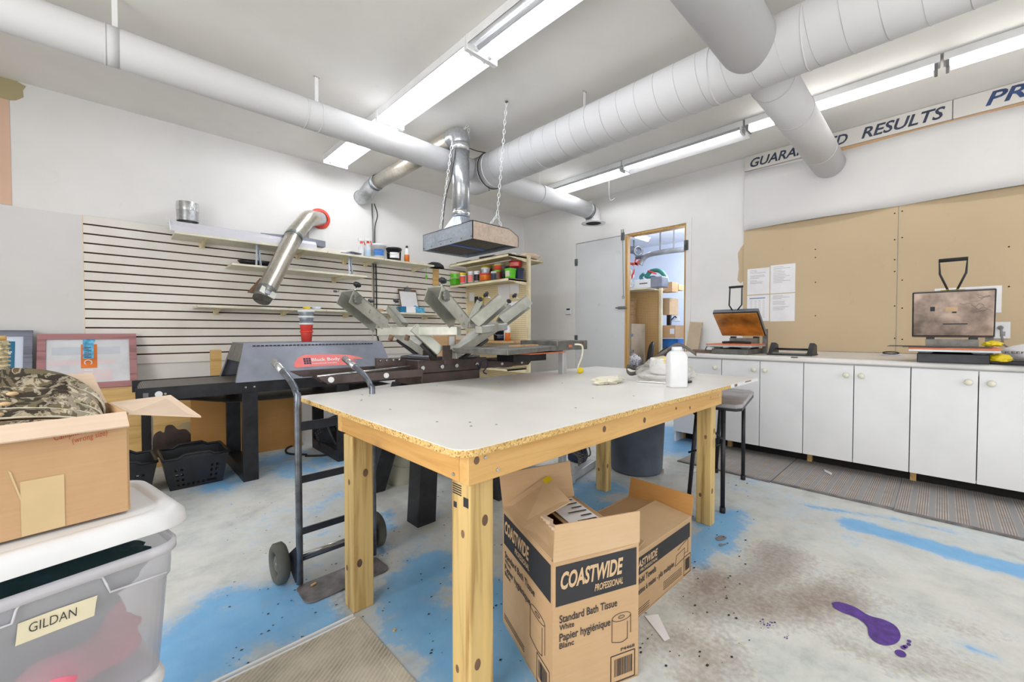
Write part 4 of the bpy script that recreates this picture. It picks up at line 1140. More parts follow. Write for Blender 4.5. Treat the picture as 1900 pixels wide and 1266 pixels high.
specs = [
 # px, wpx, h, x, body, lid, label text, label mat, z offset (0 = on shelf), square
 (842, 19, .075, 3.50, 'green', 'green', 'bright green square tub at the left end of the ink shelf', None, 0, True),
 (842, 19, .075, 3.50, 'cream_metal', 'cream_metal', 'pale tub standing on the bright green tub', 'green', .0765, False),
 (860, 12, .13, 3.50, 'white_plastic', 'yellow', 'white jar with red label and yellow lid on the ink shelf', 'coral', 0, False),
 (874, 11, .13, 3.49, 'white_plastic', 'white_plastic', 'slim white jar with pink label, third from the left', 'pink_label', 0, False),
 (876, 15, .16, 3.66, 'black_plastic', 'black_plastic', 'black lidded jar behind the slim white jar', None, 0, False),
 (886, 12, .125, 3.50, 'white_plastic', 'white_plastic', 'white jar with black label on the ink shelf', 'black_plastic', 0, False),
 (901, 21, .085, 3.51, 'orange', 'coral', 'orange tub with red lid in the middle of the ink shelf', None, 0, False),
 (901, 15, .06, 3.51, 'white_plastic', 'white_plastic', 'short clear tub standing on the orange tub', 'hood_metal', .0865, False),
 (902, 17, .20, 3.66, 'black_plastic', 'yellow', 'tall dark jar with yellow lid behind the orange tub', None, 0, False),
 (917, 11, .09, 3.49, 'hammer_grey', 'white_plastic', 'small grey jar right of the orange tub', 'navy', 0, False),
 (924, 12, .105, 3.53, 'red', 'green', 'small red jar with green lid on the ink shelf', 'hand_brown', 0, False),
 (924, 13, .055, 3.53, 'coral', 'yellow', 'small tub with yellow lid stacked on the red jar', None, .1065, False),
 (927, 17, .20, 3.66, 'white_plastic', 'white_plastic', 'tall white pail with pink label at the back of the ink shelf', 'pink_label', 0, False),
 (936, 10, .10, 3.55, 'black_plastic', 'black_plastic', 'small black jar left of the pale green tub', None, 0, False),
 (947, 17, .10, 3.52, 'green', 'green', 'pale tub with green lid near the right end', 'shelf_gloss', 0, True),
 (945, 12, .15, 3.66, 'white_plastic', 'navy', 'white jar with navy lid behind the green-lidded tub', None, 0, False),
 (955, 12, .10, 3.60, 'yellow', 'neon_green', 'yellow-green tub squeezed beside the dark box', None, 0, True),
 (965, 15, .11, 3.62, 'navy', 'black_plastic', 'dark grey square tub at the right end of the ink shelf', None, 0, True),
 (956, 20, .065, 3.64, 'red', 'red', 'red flat tub stacked high behind the right end', 'pink_label', .125, False),
]
for px, wp, h, x, body, lid, lab, lm, dz, sq in specs:
    h *= 1.22; dz *= 1.22
    y_ = AX(x, px, 520).y
    y_ = min(max(y_, 3.63), 4.76)
    wd = x * _fw.x + y_ * _fw.y; r = wp * 1.12 * wd / FPX / 2
    c = V((x, y_, ZG + dz)); t = thing('ink_tub', lab, 'ink tub', c, group=None)
    if sq:
        r *= .8
        MB().hexa([c + V(q) for q in ((-r * .85, -r * .85, 0), (r * .85, -r * .85, 0), (r * .85, r * .85, 0), (-r * .85, r * .85, 0), (-r, -r, h * .86), (r, -r, h * .86), (r, r, h * .86), (-r, r, h * .86))]).build('tub_body', body, t, bevel=.004)
        MB().box(c.x - r * 1.06, c.x + r * 1.06, c.y - r * 1.06, c.y + r * 1.06, c.z + h * .85, c.z + h).build('lid', lid, t, bevel=.003)
        if lm: MB().box(c.x - r * 1.0, c.x - r * .85, c.y - r * .7, c.y + r * .7, c.z + h * .2, c.z + h * .75).build('tub_label', lm, t)
    else:
        MB().lathe([(.001, 0), (r * .92, 0), (r * .97, h * .82)], c, 22).build('tub_body', body, t)
        MB().lathe([(r * .97, h * .81), (r * 1.04, h * .81), (r * 1.04, h * .98), (r * .9, h), (.001, h)], c, 22).build('lid', lid, t)
        if lm: tub_label(t, c, r, h, lm)
# flat things on the top of the unit
def flat(name, label, cat, x, px, sz, mat, z, rz=0):
    p = AX(x, px, 470); y_ = min(max(p.y, GY0 + sz[1] / 2), GY1 - sz[1] / 2)
    o = MB().obox((x, y_, z + sz[2] / 2), sz, Matrix.Rotation(rz, 3, 'Z')).build(name, mat, bevel=.002); return tag(o, label, cat)
flat('squeegee', 'long grey squeegee on top of the shelving, at the left', 'squeegee', 3.52, 862, (.06, .30, .03), 'hammer_grey', 1.9405)
flat('squeegee', 'dark squeegee on top of the shelving, in the middle', 'squeegee', 3.50, 905, (.05, .26, .035), 'black_plastic', 1.9405, .1)
flat('foam_block', 'yellow block on top of the shelving', 'block', 3.58, 897, (.06, .12, .04), 'yellow', 1.9405)
flat('card_strip', 'pale card strip on top of the shelving, at the right', 'card', 3.52, 930, (.08, .22, .02), 'card_pale', 1.9405)
flat('white_carton', 'small white carton on top of the shelving', 'carton', 3.66, 950, (.06, .10, .05), 'paper', 1.9405)
for i, (y_, lab) in enumerate(((3.68, 'torn brown package on the rear shelf beyond the post'), (3.85, 'flat dark folder on the rear shelf beyond the post'))):
    tag(lump((GX1 + .15, y_, 1.955), (.14, .10, .045), 7 + i, .4, 2).build(['brown_package', 'dark_folder'][i], ['card_pale', 'black_plastic'][i]), lab, ['package', 'folder'][i])
# hung on the pegboard
GXF = GX1 - .002
def hung(name, label, cat, p0, p1, mat, th=.004):
    a = AX(GXF, *p0); b = AX(GXF, *p1)
    return tag(MB().box(GXF - th, GXF - .001, b.y, a.y, b.z, a.z).build(name, mat), label, cat)
hung('paper_note', 'small pale note on the pegboard at the left', 'paper', (871, 544), (880, 559), 'paper')
hung('paper_note', 'white ruled note on the pegboard under the ink shelf', 'paper', (924, 530), (945, 560), 'paper')
hung('paper_note', 'white note right of the ruled note on the pegboard', 'paper', (946, 528), (963, 545), 'paper')
hung('paper_note', 'large white sheet low on the pegboard behind the print clamps', 'paper', (928, 562), (965, 590), 'paper')
hung('marker', 'black marker hanging on the pegboard', 'marker', (882, 551), (887, 563), 'black_plastic', .015)
a = AX(GXF - .02, 887, 575)
hung('cutter', 'grey cutter hanging under the black marker', 'cutter', (883, 564), (886, 574), 'zinc', .012)
a = AX(GXF - .03, 895, 549); b = AX(GXF - .03, 893, 575)
tag(MB().tube(smooth_path([a, (a + b) / 2 + V((-.01, -.01, 0)), b]), [.018] * 13, 10).build('yellow_strap', 'yellow'), 'thick yellow strap hanging on the pegboard', 'strap')
# on the wooden shelf
ZW = .8905
def onw(px, x=3.52): return V((x, min(max(AX(x, px, 630).y, GY0 + .08), 4.7), ZW))
c = onw(926, 3.55); pail(c, .075, .13, 'black_plastic', 'black_plastic', 'small dark pail on the wooden shelf behind the print clamps', 'navy', 'x')
c = onw(949, 3.48); squeeze(c, 'white bottle with orange label on the wooden shelf', 'orange', .22, .034, 'white_plastic')
c = onw(939, 3.58); squeeze(c, 'pale plain bottle beside the orange labelled bottle', 'white_plastic', .17, .028, 'white_plastic')
c = onw(898, 3.52); tag(MB().bar(c + V((0, 0, .002)) + V((0, .03, .005)), c + V((0, -.02, .09)), .035, .02).build('scraper', 'ply_amber'), 'wooden scraper leaning on the wooden shelf', 'scraper')
c = onw(888, 3.5); tag(MB().box(c.x - .03, c.x + .03, c.y - .04, c.y + .04, c.z, c.z + .03).build('small_box', 'blue', bevel=.003), 'small blue box on the wooden shelf', 'box')
# items on the low shelves
c = V((3.52, 4.1, .5605)); tag(lump(c + V((0, 0, .045)), (.09, .16, .05), 11, .4, 2.5).build('rag_bundle', 'black_plastic'), 'dark bundle of rags on the low metal shelf', 'rags')
for i, (y_, mt, lb) in enumerate(((4.5, 'hand_brown', 'brown can on the low metal shelf'), (3.8, 'leather', 'flat grey box on the low metal shelf'))):
    tag(MB().box(3.45, 3.6, y_ - .08, y_ + .08, .5605, .64).build(['brown_box', 'grey_box'][i], mt, bevel=.004), lb, 'box')

# ================================================================== CONVEYOR DRYER
DF, DB = 3.20, 3.77
d = thing('conveyor_dryer', 'grey conveyor dryer with mesh belt in front of the slatted wall', 'dryer', (1, 3.5, 0))
for nm, y0, y1 in (('side_rail', DF, DF + .012), ('side_rail', DB - .012, DB)):
    m = MB().box(.093, 2.0, y0, y1, .593, .673); m.build(nm, 'black_metal', d, bevel=.002)
m_ = MB()
m_.cyl((.155, DF + .013, .632), (.155, DB - .013, .632), .034, n=24); m_.build('end_roller', 'zinc_dark', d)
pr = [(.155 + .037 * math.cos(t), .632 + .037 * math.sin(t)) for t in [R(90) + R(180) * i / 10 for i in range(11)]]
pts = [(2.0, .669)] + [(p[0], p[1]) for p in pr] + [(.35, .575), (.55, .535), (.85, .525), (1.2, .53), (1.7, .56)]
m_ = MB()
vs = []
for x, z in pts: vs += [(x, DF + .035, z), (x, DB - .035, z)]
m_.add(vs, [(2 * i, 2 * i + 1, 2 * i + 3, 2 * i + 2) for i in range(len(pts) - 1)], True); m_.build('conveyor_belt', 'belt_mesh', d)
m_ = MB().cyl((.195, DF - .004, .632), (.195, DF, .632), .018); m_.build('roller_bolt', 'white_metal', d)
m_ = MB().cyl((.225, DF - .006, .632), (.225, DF, .632), .006); m_.build('rail_bolt', 'zinc', d)
m_ = MB().box(.125, .150, DF - .003, DF, .618, .645); m_.build('slot', 'grey_metal', d, bevel=.005)
# hood
LX0, LX1, TX0, TX1, TZ, TY0, TY1 = .578, 1.70, .655, 1.665, .918, 3.345, 3.72
def pl(n, pts, mat, th=.004): MB().plate(pts, th).build(n, mat, d)
pl('front_panel', [(LX0, DF, .665), (LX1, DF, .665), (TX1, TY0, TZ), (TX0, TY0, TZ)], 'dryer_grey')
pl('rear_panel', [(LX0, DB, .665), (LX1, DB, .665), (TX1, TY1, TZ), (TX0, TY1, TZ)], 'dryer_grey')
pl('top_panel', [(TX0, TY0, TZ), (TX1, TY0, TZ), (TX1, TY1, TZ), (TX0, TY1, TZ)], 'dryer_grey')
def lerp(a, b, t): return V(a) + (V(b) - V(a)) * t
for (lx, tx) in ((LX0, TX0), (LX1, TX1)):
    A, B, Cc, D_ = (lx, DF, .665), (lx, DB, .665), (tx, TY1, TZ), (tx, TY0, TZ)
    pl('end_panel', [lerp(A, D_, .52), lerp(B, Cc, .52), Cc, D_], 'hammer_grey')
    pl('end_post', [A, lerp(A, B, .05), lerp(lerp(A, D_, .53), lerp(B, Cc, .53), .05), lerp(A, D_, .53)], 'hammer_grey')
    pl('end_post', [lerp(A, B, .93), B, lerp(B, Cc, .53), lerp(lerp(A, D_, .53), lerp(B, Cc, .53), .93)], 'dryer_grey')
m_ = MB().box(LX0 + .25, LX1 - .25, DF + .16, DB - .06, .70, .88); m_.build('inner_chamber', 'black_recess', d)
nn0 = V((0, -(TZ - .665), TY0 - DF)).normalized(); m_ = MB()
for i in range(34):
    x = TX0 + .05 + i * .026
    a = lerp((x, DF, .665), (x, TY0, TZ), .93) + nn0 * .004; m_.bar(a + V((0, -.004, 0)), a + V((.017, -.004, 0)), .006, .006)
o = m_.build('vent_slots', 'black_recess', d); o['kind'] = 'stuff'
for x0_, x1_ in ((.615, .705), (1.235, 1.325)):
    for y0_, y1_ in ((DF, DF + .03), (DB - .03, DB)):
        MB().box(x0_, x1_, y0_, y1_, 0 if y0_ == DF else .085, .60).build('leg', 'black_metal', d, bevel=.003)
    MB().box(x0_, x1_, DF + .03, DB, 0, .085).build('foot_bar', 'black_metal', d, bevel=.004)
    for q in (.02, .07): MB().cyl((x0_ + q, DF - .005, .652 - .02), (x0_ + q, DF, .652 - .02), .006, n=10).build('bolt', 'zinc', d)
# brush-stroke badge with the maker lettering
o_ = V((LX0, DF, .665)); rx = V((1, 0, 0)); uu = (V((LX0 + .0, TY0, TZ)) - V((LX0, DF, .665))).normalized(); nn_ = rx.cross(uu)
def onp(px, py):
    rr = _ray(px, py); c = V((0, 0, CH)); k = (o_ - c).dot(nn_) / rr.dot(nn_); return c + rr * k
S = [(545, 681), (546, 673), (553, 664), (566, 659), (600, 658), (630, 658.5), (650, 660), (668, 663.5), (674, 666.5), (655, 667), (652, 668), (664, 669.5), (651, 670), (660, 672.5), (658, 676), (640, 678), (600, 679.5), (575, 681), (550, 683)]
m_ = MB().add([onp(*p) + nn_ * .0055 for p in S], [tuple(range(len(S)))]); bd = m_.build('pink_badge', 'pink_label', d)
def txt_panel(s, p0, p1, h, mat, bold, par):
    a = onp(*p0); b = onp(*p1); text('lettering', s, a + nn_ * .0068, rx, uu, h, mat, par, width=abs(b.x - a.x), bold=bold)
txt_panel('Black Body', (578, 671.5), (631, 669.5), .026, 'paper', .02, bd)
txt_panel('CONVEYOR DRYERS', (578.5, 677), (625, 675), .010, 'paper', .012, bd)
m_ = MB(); a = onp(564, 677)
for i in range(3):
    for j in range(3): m_.add([a + nn_ * .0068 + rx * (i * .018 + x) + uu * (j * .018 + y) for x, y in ((0, 0), (.015, 0), (.015, .015), (0, .015))], [(0, 1, 2, 3)])
m_.build('grid_emblem', 'text_navy', bd)

# stacked tubs on the dryer
c = V((1.12, 3.52, TZ + .005))
for i, (z, h, r, body, lab) in enumerate(((0, .085, .045, 'coral', 'red stained cup, lowest of the stack on the dryer'), (.062, .085, .050, 'coral', 'red and white cup in the middle of the stack'), (.128, .075, .055, 'clear_bottle', 'clear tub at the top of the stack on the dryer'), (.172, .075, .058, 'white_plastic', 'clear lidded tub crowning the stack'))):
    cc = c + V((0, 0, z)); t = thing('plastic_cup', lab, 'cup', cc)
    hh_ = h
    MB().lathe([(.001, 0), (r * .8, 0), (r * .97, hh_ - .008)], cc, 24).build('cup_body', body if i < 2 else 'hood_metal', t)
    MB().lathe([(r * .97, hh_ - .014), (r * 1.08, hh_ - .012), (r * 1.08, hh_), (r * .95, hh_)], cc, 24).build('rim', 'white_plastic' if i != 0 else 'coral', t)

# ================================================================== UNDER / AROUND THE DRYER
tag(MB().box(.42, 1.17, 3.90, 3.93, 0, .57).build('cardboard_sheet', 'card_orange'), 'large brown cardboard sheet standing under the dryer', 'cardboard')
MB_ = MB().box(1.17, 1.19, 3.88, 4.2, 0, .57); tag(MB_.build('wood_strip', 'ply_amber'), 'thin wooden edge right of the brown cardboard sheet', 'wood')
tag(MB().hexa([(1.2, 3.9, 0), (2.3, 3.9, 0), (2.3, 3.93, 0), (1.2, 3.93, 0), (1.2, 4.1, .62), (2.3, 4.1, .62), (2.3, 4.13, .62), (1.2, 4.13, .62)]).build('white_board', 'white_board'), 'white board leaning back under the right half of the dryer', 'panel')
# wooden screens with painted flower shapes
t = thing('painted_board', 'stained wooden panel with flower shapes behind the black baskets', 'panel', (.2, 4.0, 0))
a = AY(4.0, 283, 700); b = AY(4.0, 398, 700)
MB().box(a.x, b.x, 4.0, 4.02, 0, .56).build('board', 'ply_amber', t)
def dec(n, pts, mat, y=3.999):
    P = [AY(y, *p) for p in pts]; P = smooth_path(P + [P[0]], 4)[:-1]
    MB().add(P, [tuple(range(len(P)))]).build(n, mat, t)
dec('flower_shape', [(284, 850), (284, 812), (296, 800), (304, 803), (308, 791), (320, 789), (330, 797), (345, 797), (355, 810), (352, 832), (320, 846)], 'brown_metal', 3.997)
dec('pale_shape', [(350, 812), (348, 798), (330, 792), (342, 785), (352, 783), (358, 790), (378, 786), (397, 795), (380, 803), (365, 812)], 'olive_plaster', 3.998)
dec('brown_shape', [(355, 822), (380, 803), (395, 797), (398, 815), (385, 832), (360, 828)], 'hand_brown', 3.9965)
MB().box(a.x, b.x, 3.994, 4.0, .40, .42).build('scratched_band', 'olive_plaster', t)
a = AY(4.55, 391, 650); b = AY(4.55, 411, 650)
tag(MB().box(a.x, b.x, 4.55, 4.60, 0, a.z).build('plywood_strip', 'ply_amber'), 'upright plywood strip between dryer hood and slatted wall', 'plywood')
# brown cabinet the frames stand on, dark upright plank
a = AY(4.30, 262, 760); b = AY(4.30, 280, 760)
tag(MB().box(a.x, b.x, 4.3, 4.34, 0, .58).build('dark_plank', 'grey_metal' if 0 else 'black_metal'), 'dark upright plank right of the amber wooden board', 'plank')
tag(MB().box(-1.3, AY(4.38, 262, 760).x, 4.38, 4.72, 0, .555).build('plywood_cabinet', 'ply_amber', bevel=.003), 'amber plywood cabinet under the leaning print screens', 'cabinet')

def screen(x0, x1, z0, z1, ybot, ytop, frame_mat, mesh_mat, label, deco=None):
    t = thing('print_screen', label, 'screen', ((x0 + x1) / 2, ybot, z0))
    fw_ = .045; k = (ytop - ybot) / (z1 - z0)
    def Q(x, z, off=0): return V((x, ybot + (z - z0) * k + off, z))
    for nm, (xa, xb, za, zb) in (('frame_rail', (x0, x1, z1 - fw_, z1)), ('frame_rail', (x0, x1, z0, z0 + fw_)), ('frame_stile', (x0, x0 + fw_, z0 + fw_, z1 - fw_)), ('frame_stile', (x1 - fw_, x1, z0 + fw_, z1 - fw_))):
        MB().hexa([Q(xa, za), Q(xb, za), Q(xb, za, .03), Q(xa, za, .03), Q(xa, zb), Q(xb, zb), Q(xb, zb, .03), Q(xa, zb, .03)]).build(nm, frame_mat, t, bevel=.002)
    m = MB(); m.hexa([Q(x0 + fw_, z0 + fw_, .012), Q(x1 - fw_, z0 + fw_, .012), Q(x1 - fw_, z0 + fw_, .015), Q(x0 + fw_, z0 + fw_, .015), Q(x0 + fw_, z1 - fw_, .012), Q(x1 - fw_, z1 - fw_, .012), Q(x1 - fw_, z1 - fw_, .015), Q(x0 + fw_, z1 - fw_, .015)])
    m.build('mesh', mesh_mat, t)
    def D2(n, xa, xb, za, zb, mat, off=.010):
        MB().add([Q(xa, za, off), Q(xb, za, off), Q(xb, zb, off), Q(xa, zb, off)], [(0, 1, 2, 3)]).build(n, mat, t)
    if deco: deco(D2, Q, t)
def deco_pink(D2, Q, t):
    D2('pale_band', -.33, .05, .82, .88, 'gauze_grey', .0105); D2('pink_band', -.35, .02, .74, .78, 'gauze_pink', .0105); D2('pink_patch', -.2, .0, .62, .70, 'gauze_pink', .0105)
    D2('orange_backing', -.175, -.085, .715, .90, 'orange', .0095)
    a = Q(-.165, .73, .0085)
    D2('blue_strip', -.165, -.105, .79, .93, 'lightblue', .0085)
    for i in range(7): D2('printed_mark', -.158, -.118 - .012 * (i % 2), .795 + i * .013, .801 + i * .013, ('text_navy', 'hand_brown')[i % 2], .0075)
    MB().torus(Q(-.135, .757, .0078), .020, .004, Matrix.Rotation(R(90), 3, 'X'), 16, 5).build('printed_ring', 'paper', t)
    D2('printed_line', -.16, -.11, .695, .702, 'paper', .0095); D2('printed_line', -.16, -.11, .675, .68, 'paper', .0095)
    MB().add([Q(-.13 + .035 * math.cos(x), .935 + .028 * math.sin(x), .0082) for x in [i * math.pi / 8 for i in range(16)]], [tuple(range(16))]).build('blue_blob', 'lightblue', t)
screen(-.405, .150, .557, .985, 4.60, 4.745, 'frame_pink', 'gauze', 'red-stained print screen with a blue and orange strip image', deco_pink)
def deco_blue(D2, Q, t):
    D2('teal_image', -1.0, -.51, .72, .93, 'teal', .010)
    for i, (x, z) in enumerate(((-.56, .86), (-.545, .85), (-.55, .836))): D2('white_mark', x, x + .022, z, z + .008, 'paper', .0085)
screen(-1.10, -.425, .557, 1.012, 4.60, 4.745, 'frame_grey', 'lightblue' if 0 else 'wall_far', 'blue-stained print screen with a dark teal image, at the left edge', deco_blue)

# black shopping baskets
def basket(name_label, c, w0, w1, dp, h, rz=0, tilt=None):
    t = thing('shopping_basket', name_label, 'basket', c, rz)
    hw0, hw1, hd0, hd1 = w0 / 2, w1 / 2, dp / 2 * .82, dp / 2
    T = tilt or Matrix.Identity(3)
    def S(x, y, z): return T @ V((x, y, z))
    b = [(-hw0, -hd0), (hw0, -hd0), (hw0, hd0), (-hw0, hd0)]; tp = [(-hw1, -hd1), (hw1, -hd1), (hw1, hd1), (-hw1, hd1)]
    MB().plate([S(*p, 0.0) for p in b], .004).build('base', 'black_plastic', t, world=False)
    th = .004
    for i in range(4):
        j = (i + 1) % 4
        A, B, Cc, D_ = S(*b[i], 0), S(*b[j], 0), S(*tp[j], h), S(*tp[i], h)
        n = (B - A).cross(D_ - A).normalized()
        # lattice wall: solid centre field plus columns of open slots near the ends and the foot
        m = MB(); L = 22; K = 12
        def W(u, v): return A + (B - A) * u + ((D_ + (Cc - D_) * u) - (A + (B - A) * u)) * v
        for a_ in range(L):
            for k in range(K):
                u = (a_ + .5) / L; v = (k + .5) / K
                hole = ((a_ in (3, 5) or a_ in (L - 4, L - 6)) and 0 < k < K - 3 and k % 2 == 1) or (k == 1 and a_ % 2 == 1 and 3 <= a_ <= L - 4)
                if hole: continue
                m.add([W(a_ / L, k / K), W((a_ + 1) / L, k / K), W((a_ + 1) / L, (k + 1) / K), W(a_ / L, (k + 1) / K)], [(0, 1, 2, 3)])
        m.build('side_wall', 'black_plastic', t, world=False, solid=th)
    rim = []
    for i in range(4):
        j = (i + 1) % 4; rim.append(S(*tp[i], h))
        if i in (0, 2): rim += [S(tp[i][0] + (tp[j][0] - tp[i][0]) * q, tp[i][1], h + dz) for q, dz in ((.22, 0), (.32, .022), (.68, .022), (.78, 0))]
    MB().tube(rim, .009, 8, closed=True).build('rim', 'black_plastic', t, world=False)
    for i in (0, 2):
        s_ = -1 if i == 0 else 1
        MB().hexa([S(-hw1 * .58, s_ * hd1 - .002, h - .004), S(hw1 * .58, s_ * hd1 - .002, h - .004), S(hw1 * .58, s_ * hd1 + .002, h - .004), S(-hw1 * .58, s_ * hd1 + .002, h - .004), S(-hw1 * .36, s_ * hd1 - .002, h + .022), S(hw1 * .36, s_ * hd1 - .002, h + .022), S(hw1 * .36, s_ * hd1 + .002, h + .022), S(-hw1 * .36, s_ * hd1 + .002, h + .022)]).build('grip', 'black_plastic', t, world=False)
    return t
basket('black shopping basket nearest the dryer leg', (.385, 3.47, .002), .27, .34, .32, .20)
basket('black shopping basket half hidden behind the clear bin', (.015, 3.50, .002), .27, .34, .32, .20, .03)
bk = basket('black crate lying tipped under the dryer', (1.33, 3.66, .08), .24, .30, .26, .18, .5, Matrix.Rotation(R(62), 3, 'X'))
m_ = MB().tube(smooth_path([(1.12, 3.55, .008), (1.02, 3.7, .008), (1.1, 3.9, .008), (1.35, 3.9, .008), (1.6, 3.7, .008), (1.5, 3.45, .008), (1.25, 3.42, .008), (1.1, 3.52, .008)]), .008, 8)
tag(m_.build('black_cable', 'black_rubber'), 'black cable coiled on the floor under the dryer', 'cable')
a = AZ(0, 742, 893)
t = thing('cream_bucket', 'cream bucket on the floor behind the print press leg', 'bucket', (a.x, a.y, 0))
MB().lathe([(.001, 0), (.09, 0), (.115, .2), (.12, .2), (.12, .215), (.11, .215)], (a.x, a.y, .002), 28).build('bucket_body', 'shelf_gloss', t)
MB().tube([(a.x + .118 * math.cos(x), a.y + .118 * math.sin(x), .19 - .1 * math.sin((x - R(180)) )* -1 * 0 - .07 * math.sin(x - R(180))) for x in [R(180) + R(180) * i / 12 for i in range(13)]], .0022, 6).build('wire_handle', 'zinc', t)
# ================================================================== WORK TABLE
TZ_ = .727
t = thing('work_table', 'large white-topped work table with bare pine legs in the foreground', 'table', (1.66, 1.32, 0))
tx0, tx1, ty0, ty1 = .565, 2.76, .752, 1.897
def rc(cx, cy, r, a0, n=6): return [(cx + r * math.cos(R(a0 + 90 * i / n)), cy + r * math.sin(R(a0 + 90 * i / n))) for i in range(n + 1)]
oc = rc(tx0 + .05, ty0 + .05, .05, 180) + rc(tx1 - .01, ty0 + .01, .01, 270) + rc(tx1 - .01, ty1 - .01, .01, 0) + rc(tx0 + .01, ty1 - .01, .01, 90)
MB().prism([V((x, y, TZ_ - .0185)) for x, y in oc], (0, 0, .0165)).build('top_board', 'particleboard', t)
MB().prism([V((x, y, TZ_ - .002)) for x, y in oc], (0, 0, .002)).build('melamine_face', 'melamine', t)
m_ = MB()
for px, py in ((686, 735), (671, 742), (672, 733), (670, 744), (724, 760), (811, 783), (872, 784), (874, 791), (921, 788), (1068, 757), (1176, 735), (1100, 739), (1043, 711), (926, 710), (811, 716)):
    a = AZ(TZ_, px, py); m_.cyl((a.x, a.y, TZ_), (a.x, a.y, TZ_ + .0006), .004, n=10)
o = m_.build('screw_heads', 'zinc_dark', t); o['kind'] = 'stuff'
# chipped white edging at the far right
MB().box(2.30, tx1 - .012, ty0 - .0012, ty0, TZ_ - .0175, TZ_ - .001).build('edge_strip', 'white_plastic', t)
m_ = MB().box(2.35, 2.39, ty0 - .0018, ty0, TZ_ - .016, TZ_ - .003); m_.box(2.52, 2.62, ty0 - .0018, ty0, TZ_ - .008, TZ_ - .002); m_.build('chipped_edge', 'hand_brown', t)
sz0, sz1 = .630, TZ_ - .0185
MB().box(.607, 2.247, .778, .815, sz0, sz1).build('apron', 'pine_x', t, bevel=.002)
MB().box(.609, .645, .818, 1.56, sz0, sz1).build('apron', 'pine_y', t, bevel=.002)
MB().box(.607, 2.247, 1.535, 1.572, sz0, sz1).build('apron', 'pine_x', t, bevel=.002)
MB().box(2.21, 2.247, .818, 1.535, sz0, sz1).build('apron', 'pine_y', t, bevel=.002)
for nm, x0_, y0_, sx, sy in (('a', .635, .808, .078, .078), ('b', .602, 1.43, .076, .078), ('c', 2.195, .808, .058, .075), ('d', 2.20, 1.437, .058, .075)):
    z1_ = sz0 + .004 if 0 else sz1
    lg = MB().box(x0_, x0_ + sx, y0_, y0_ + sy, 0, sz0 if nm != 'a' else sz0).build('leg', 'pine_z', t, bevel=.004)
    if nm == 'a':
        mm = MB(); random.seed(5)
        for k in range(5):
            zz = .605 - k * .006; mm.box(x0_ - .0008, x0_, y0_ + .035, y0_ + .072, zz, zz + .003)
        mm.box(x0_ - .0008, x0_, y0_ + .055, y0_ + .068, .545, .56); mm.box(x0_ - .0008, x0_, y0_ + .006, y0_ + .026, .558, .582)
        o = mm.build('ink_stamp', 'ink_black', lg); o['kind'] = 'stuff'
    kn = [(.32, .3, .1), (.74, .62, .09)]
    for k, (fz, fx, rr_) in enumerate(kn):
        zz = fz * sz0 + (x0_ * 37 % 1) * .1 * (1 if k else -1)
        pts = [V((x0_ + sx * fx + .010 * math.cos(a_) , y0_ - .0006, zz + .015 * math.sin(a_))) for a_ in [i * math.pi / 5 for i in range(10)]]
        MB().add(pts, [tuple(range(10))]).build('knot', 'hand_brown', lg)
        pts = [V((x0_ - .0006, y0_ + sy * (1 - fx) + .007 * math.cos(a_), zz - .03 + .011 * math.sin(a_))) for a_ in [i * math.pi / 5 for i in range(10)]]
        MB().add(pts, [tuple(range(10))]).build('knot', 'hand_brown', lg)
for x, y, z, ax in ((.66, .777, .690, 1), (.70, .777, .650, 1), (.608, .84, .645, 0), (2.2, .777, .68, 1)):
    MB().cyl((x, y, z), (x - (.002 if ax == 0 else 0), y - (.002 if ax == 1 else 0), z), .0045, n=12).build('screw', 'chrome', t)
for x, z, r1 in ((.632, .688, .009), (1.18, .675, .010), (1.45, .665, .010), (1.72, .675, .006), (1.86, .66, .007), (2.1, .68, .004)):
    MB().add([V((x + r1 * math.cos(a_), .7775, z + r1 * 1.1 * math.sin(a_))) for a_ in [i * math.pi / 6 for i in range(12)]], [tuple(range(12))]).build('knot', 'hand_brown', t)

# ---- things on the table
a = AZ(TZ_, 1254, 720)
c = V((a.x + .035, a.y + .012, TZ_ + .0005)); Rz = Matrix.Rotation(YAW - R(88), 3, 'Z')
t = thing('plastic_jug', 'tall white plastic jug without cap standing on the work table', 'jug', c)
def rrect(w_, d_, r_, n=5):
    out = []
    for cx, cy, a0 in ((w_ / 2 - r_, d_ / 2 - r_, 0), (-w_ / 2 + r_, d_ / 2 - r_, 90), (-w_ / 2 + r_, -d_ / 2 + r_, 180), (w_ / 2 - r_, -d_ / 2 + r_, 270)):
        out += [(cx + r_ * math.cos(R(a0 + 90 * i / n)), cy + r_ * math.sin(R(a0 + 90 * i / n))) for i in range(n + 1)]
    return out
def loft(mb, secs, c, M):
    n = len(secs[0][0]); vs = []
    for pts, z in secs: vs += [V(c) + M @ V((x, y, z)) for x, y in pts]
    mb.add(vs, [(k * n + i, k * n + (i + 1) % n, (k + 1) * n + (i + 1) % n, (k + 1) * n + i) for k in range(len(secs) - 1) for i in range(n)], True)
    mb.add(vs[:n], [tuple(reversed(range(n)))]); mb.add(vs[-n:], [tuple(range(n))])
    return mb
loft(MB(), [(rrect(.084, .064, .014), 0), (rrect(.09, .07, .016), .006), (rrect(.09, .07, .016), .150), (rrect(.084, .064, .02), .166), (rrect(.066, .05, .02), .176), (rrect(.05, .04, .018), .179)], c, Rz).build('jug_body', 'white_plastic', t)
loft(MB(), [(rrect(.05, .042, .018), .178), (rrect(.048, .04, .018), .198)], c, Rz).build('neck', 'white_plastic', t)
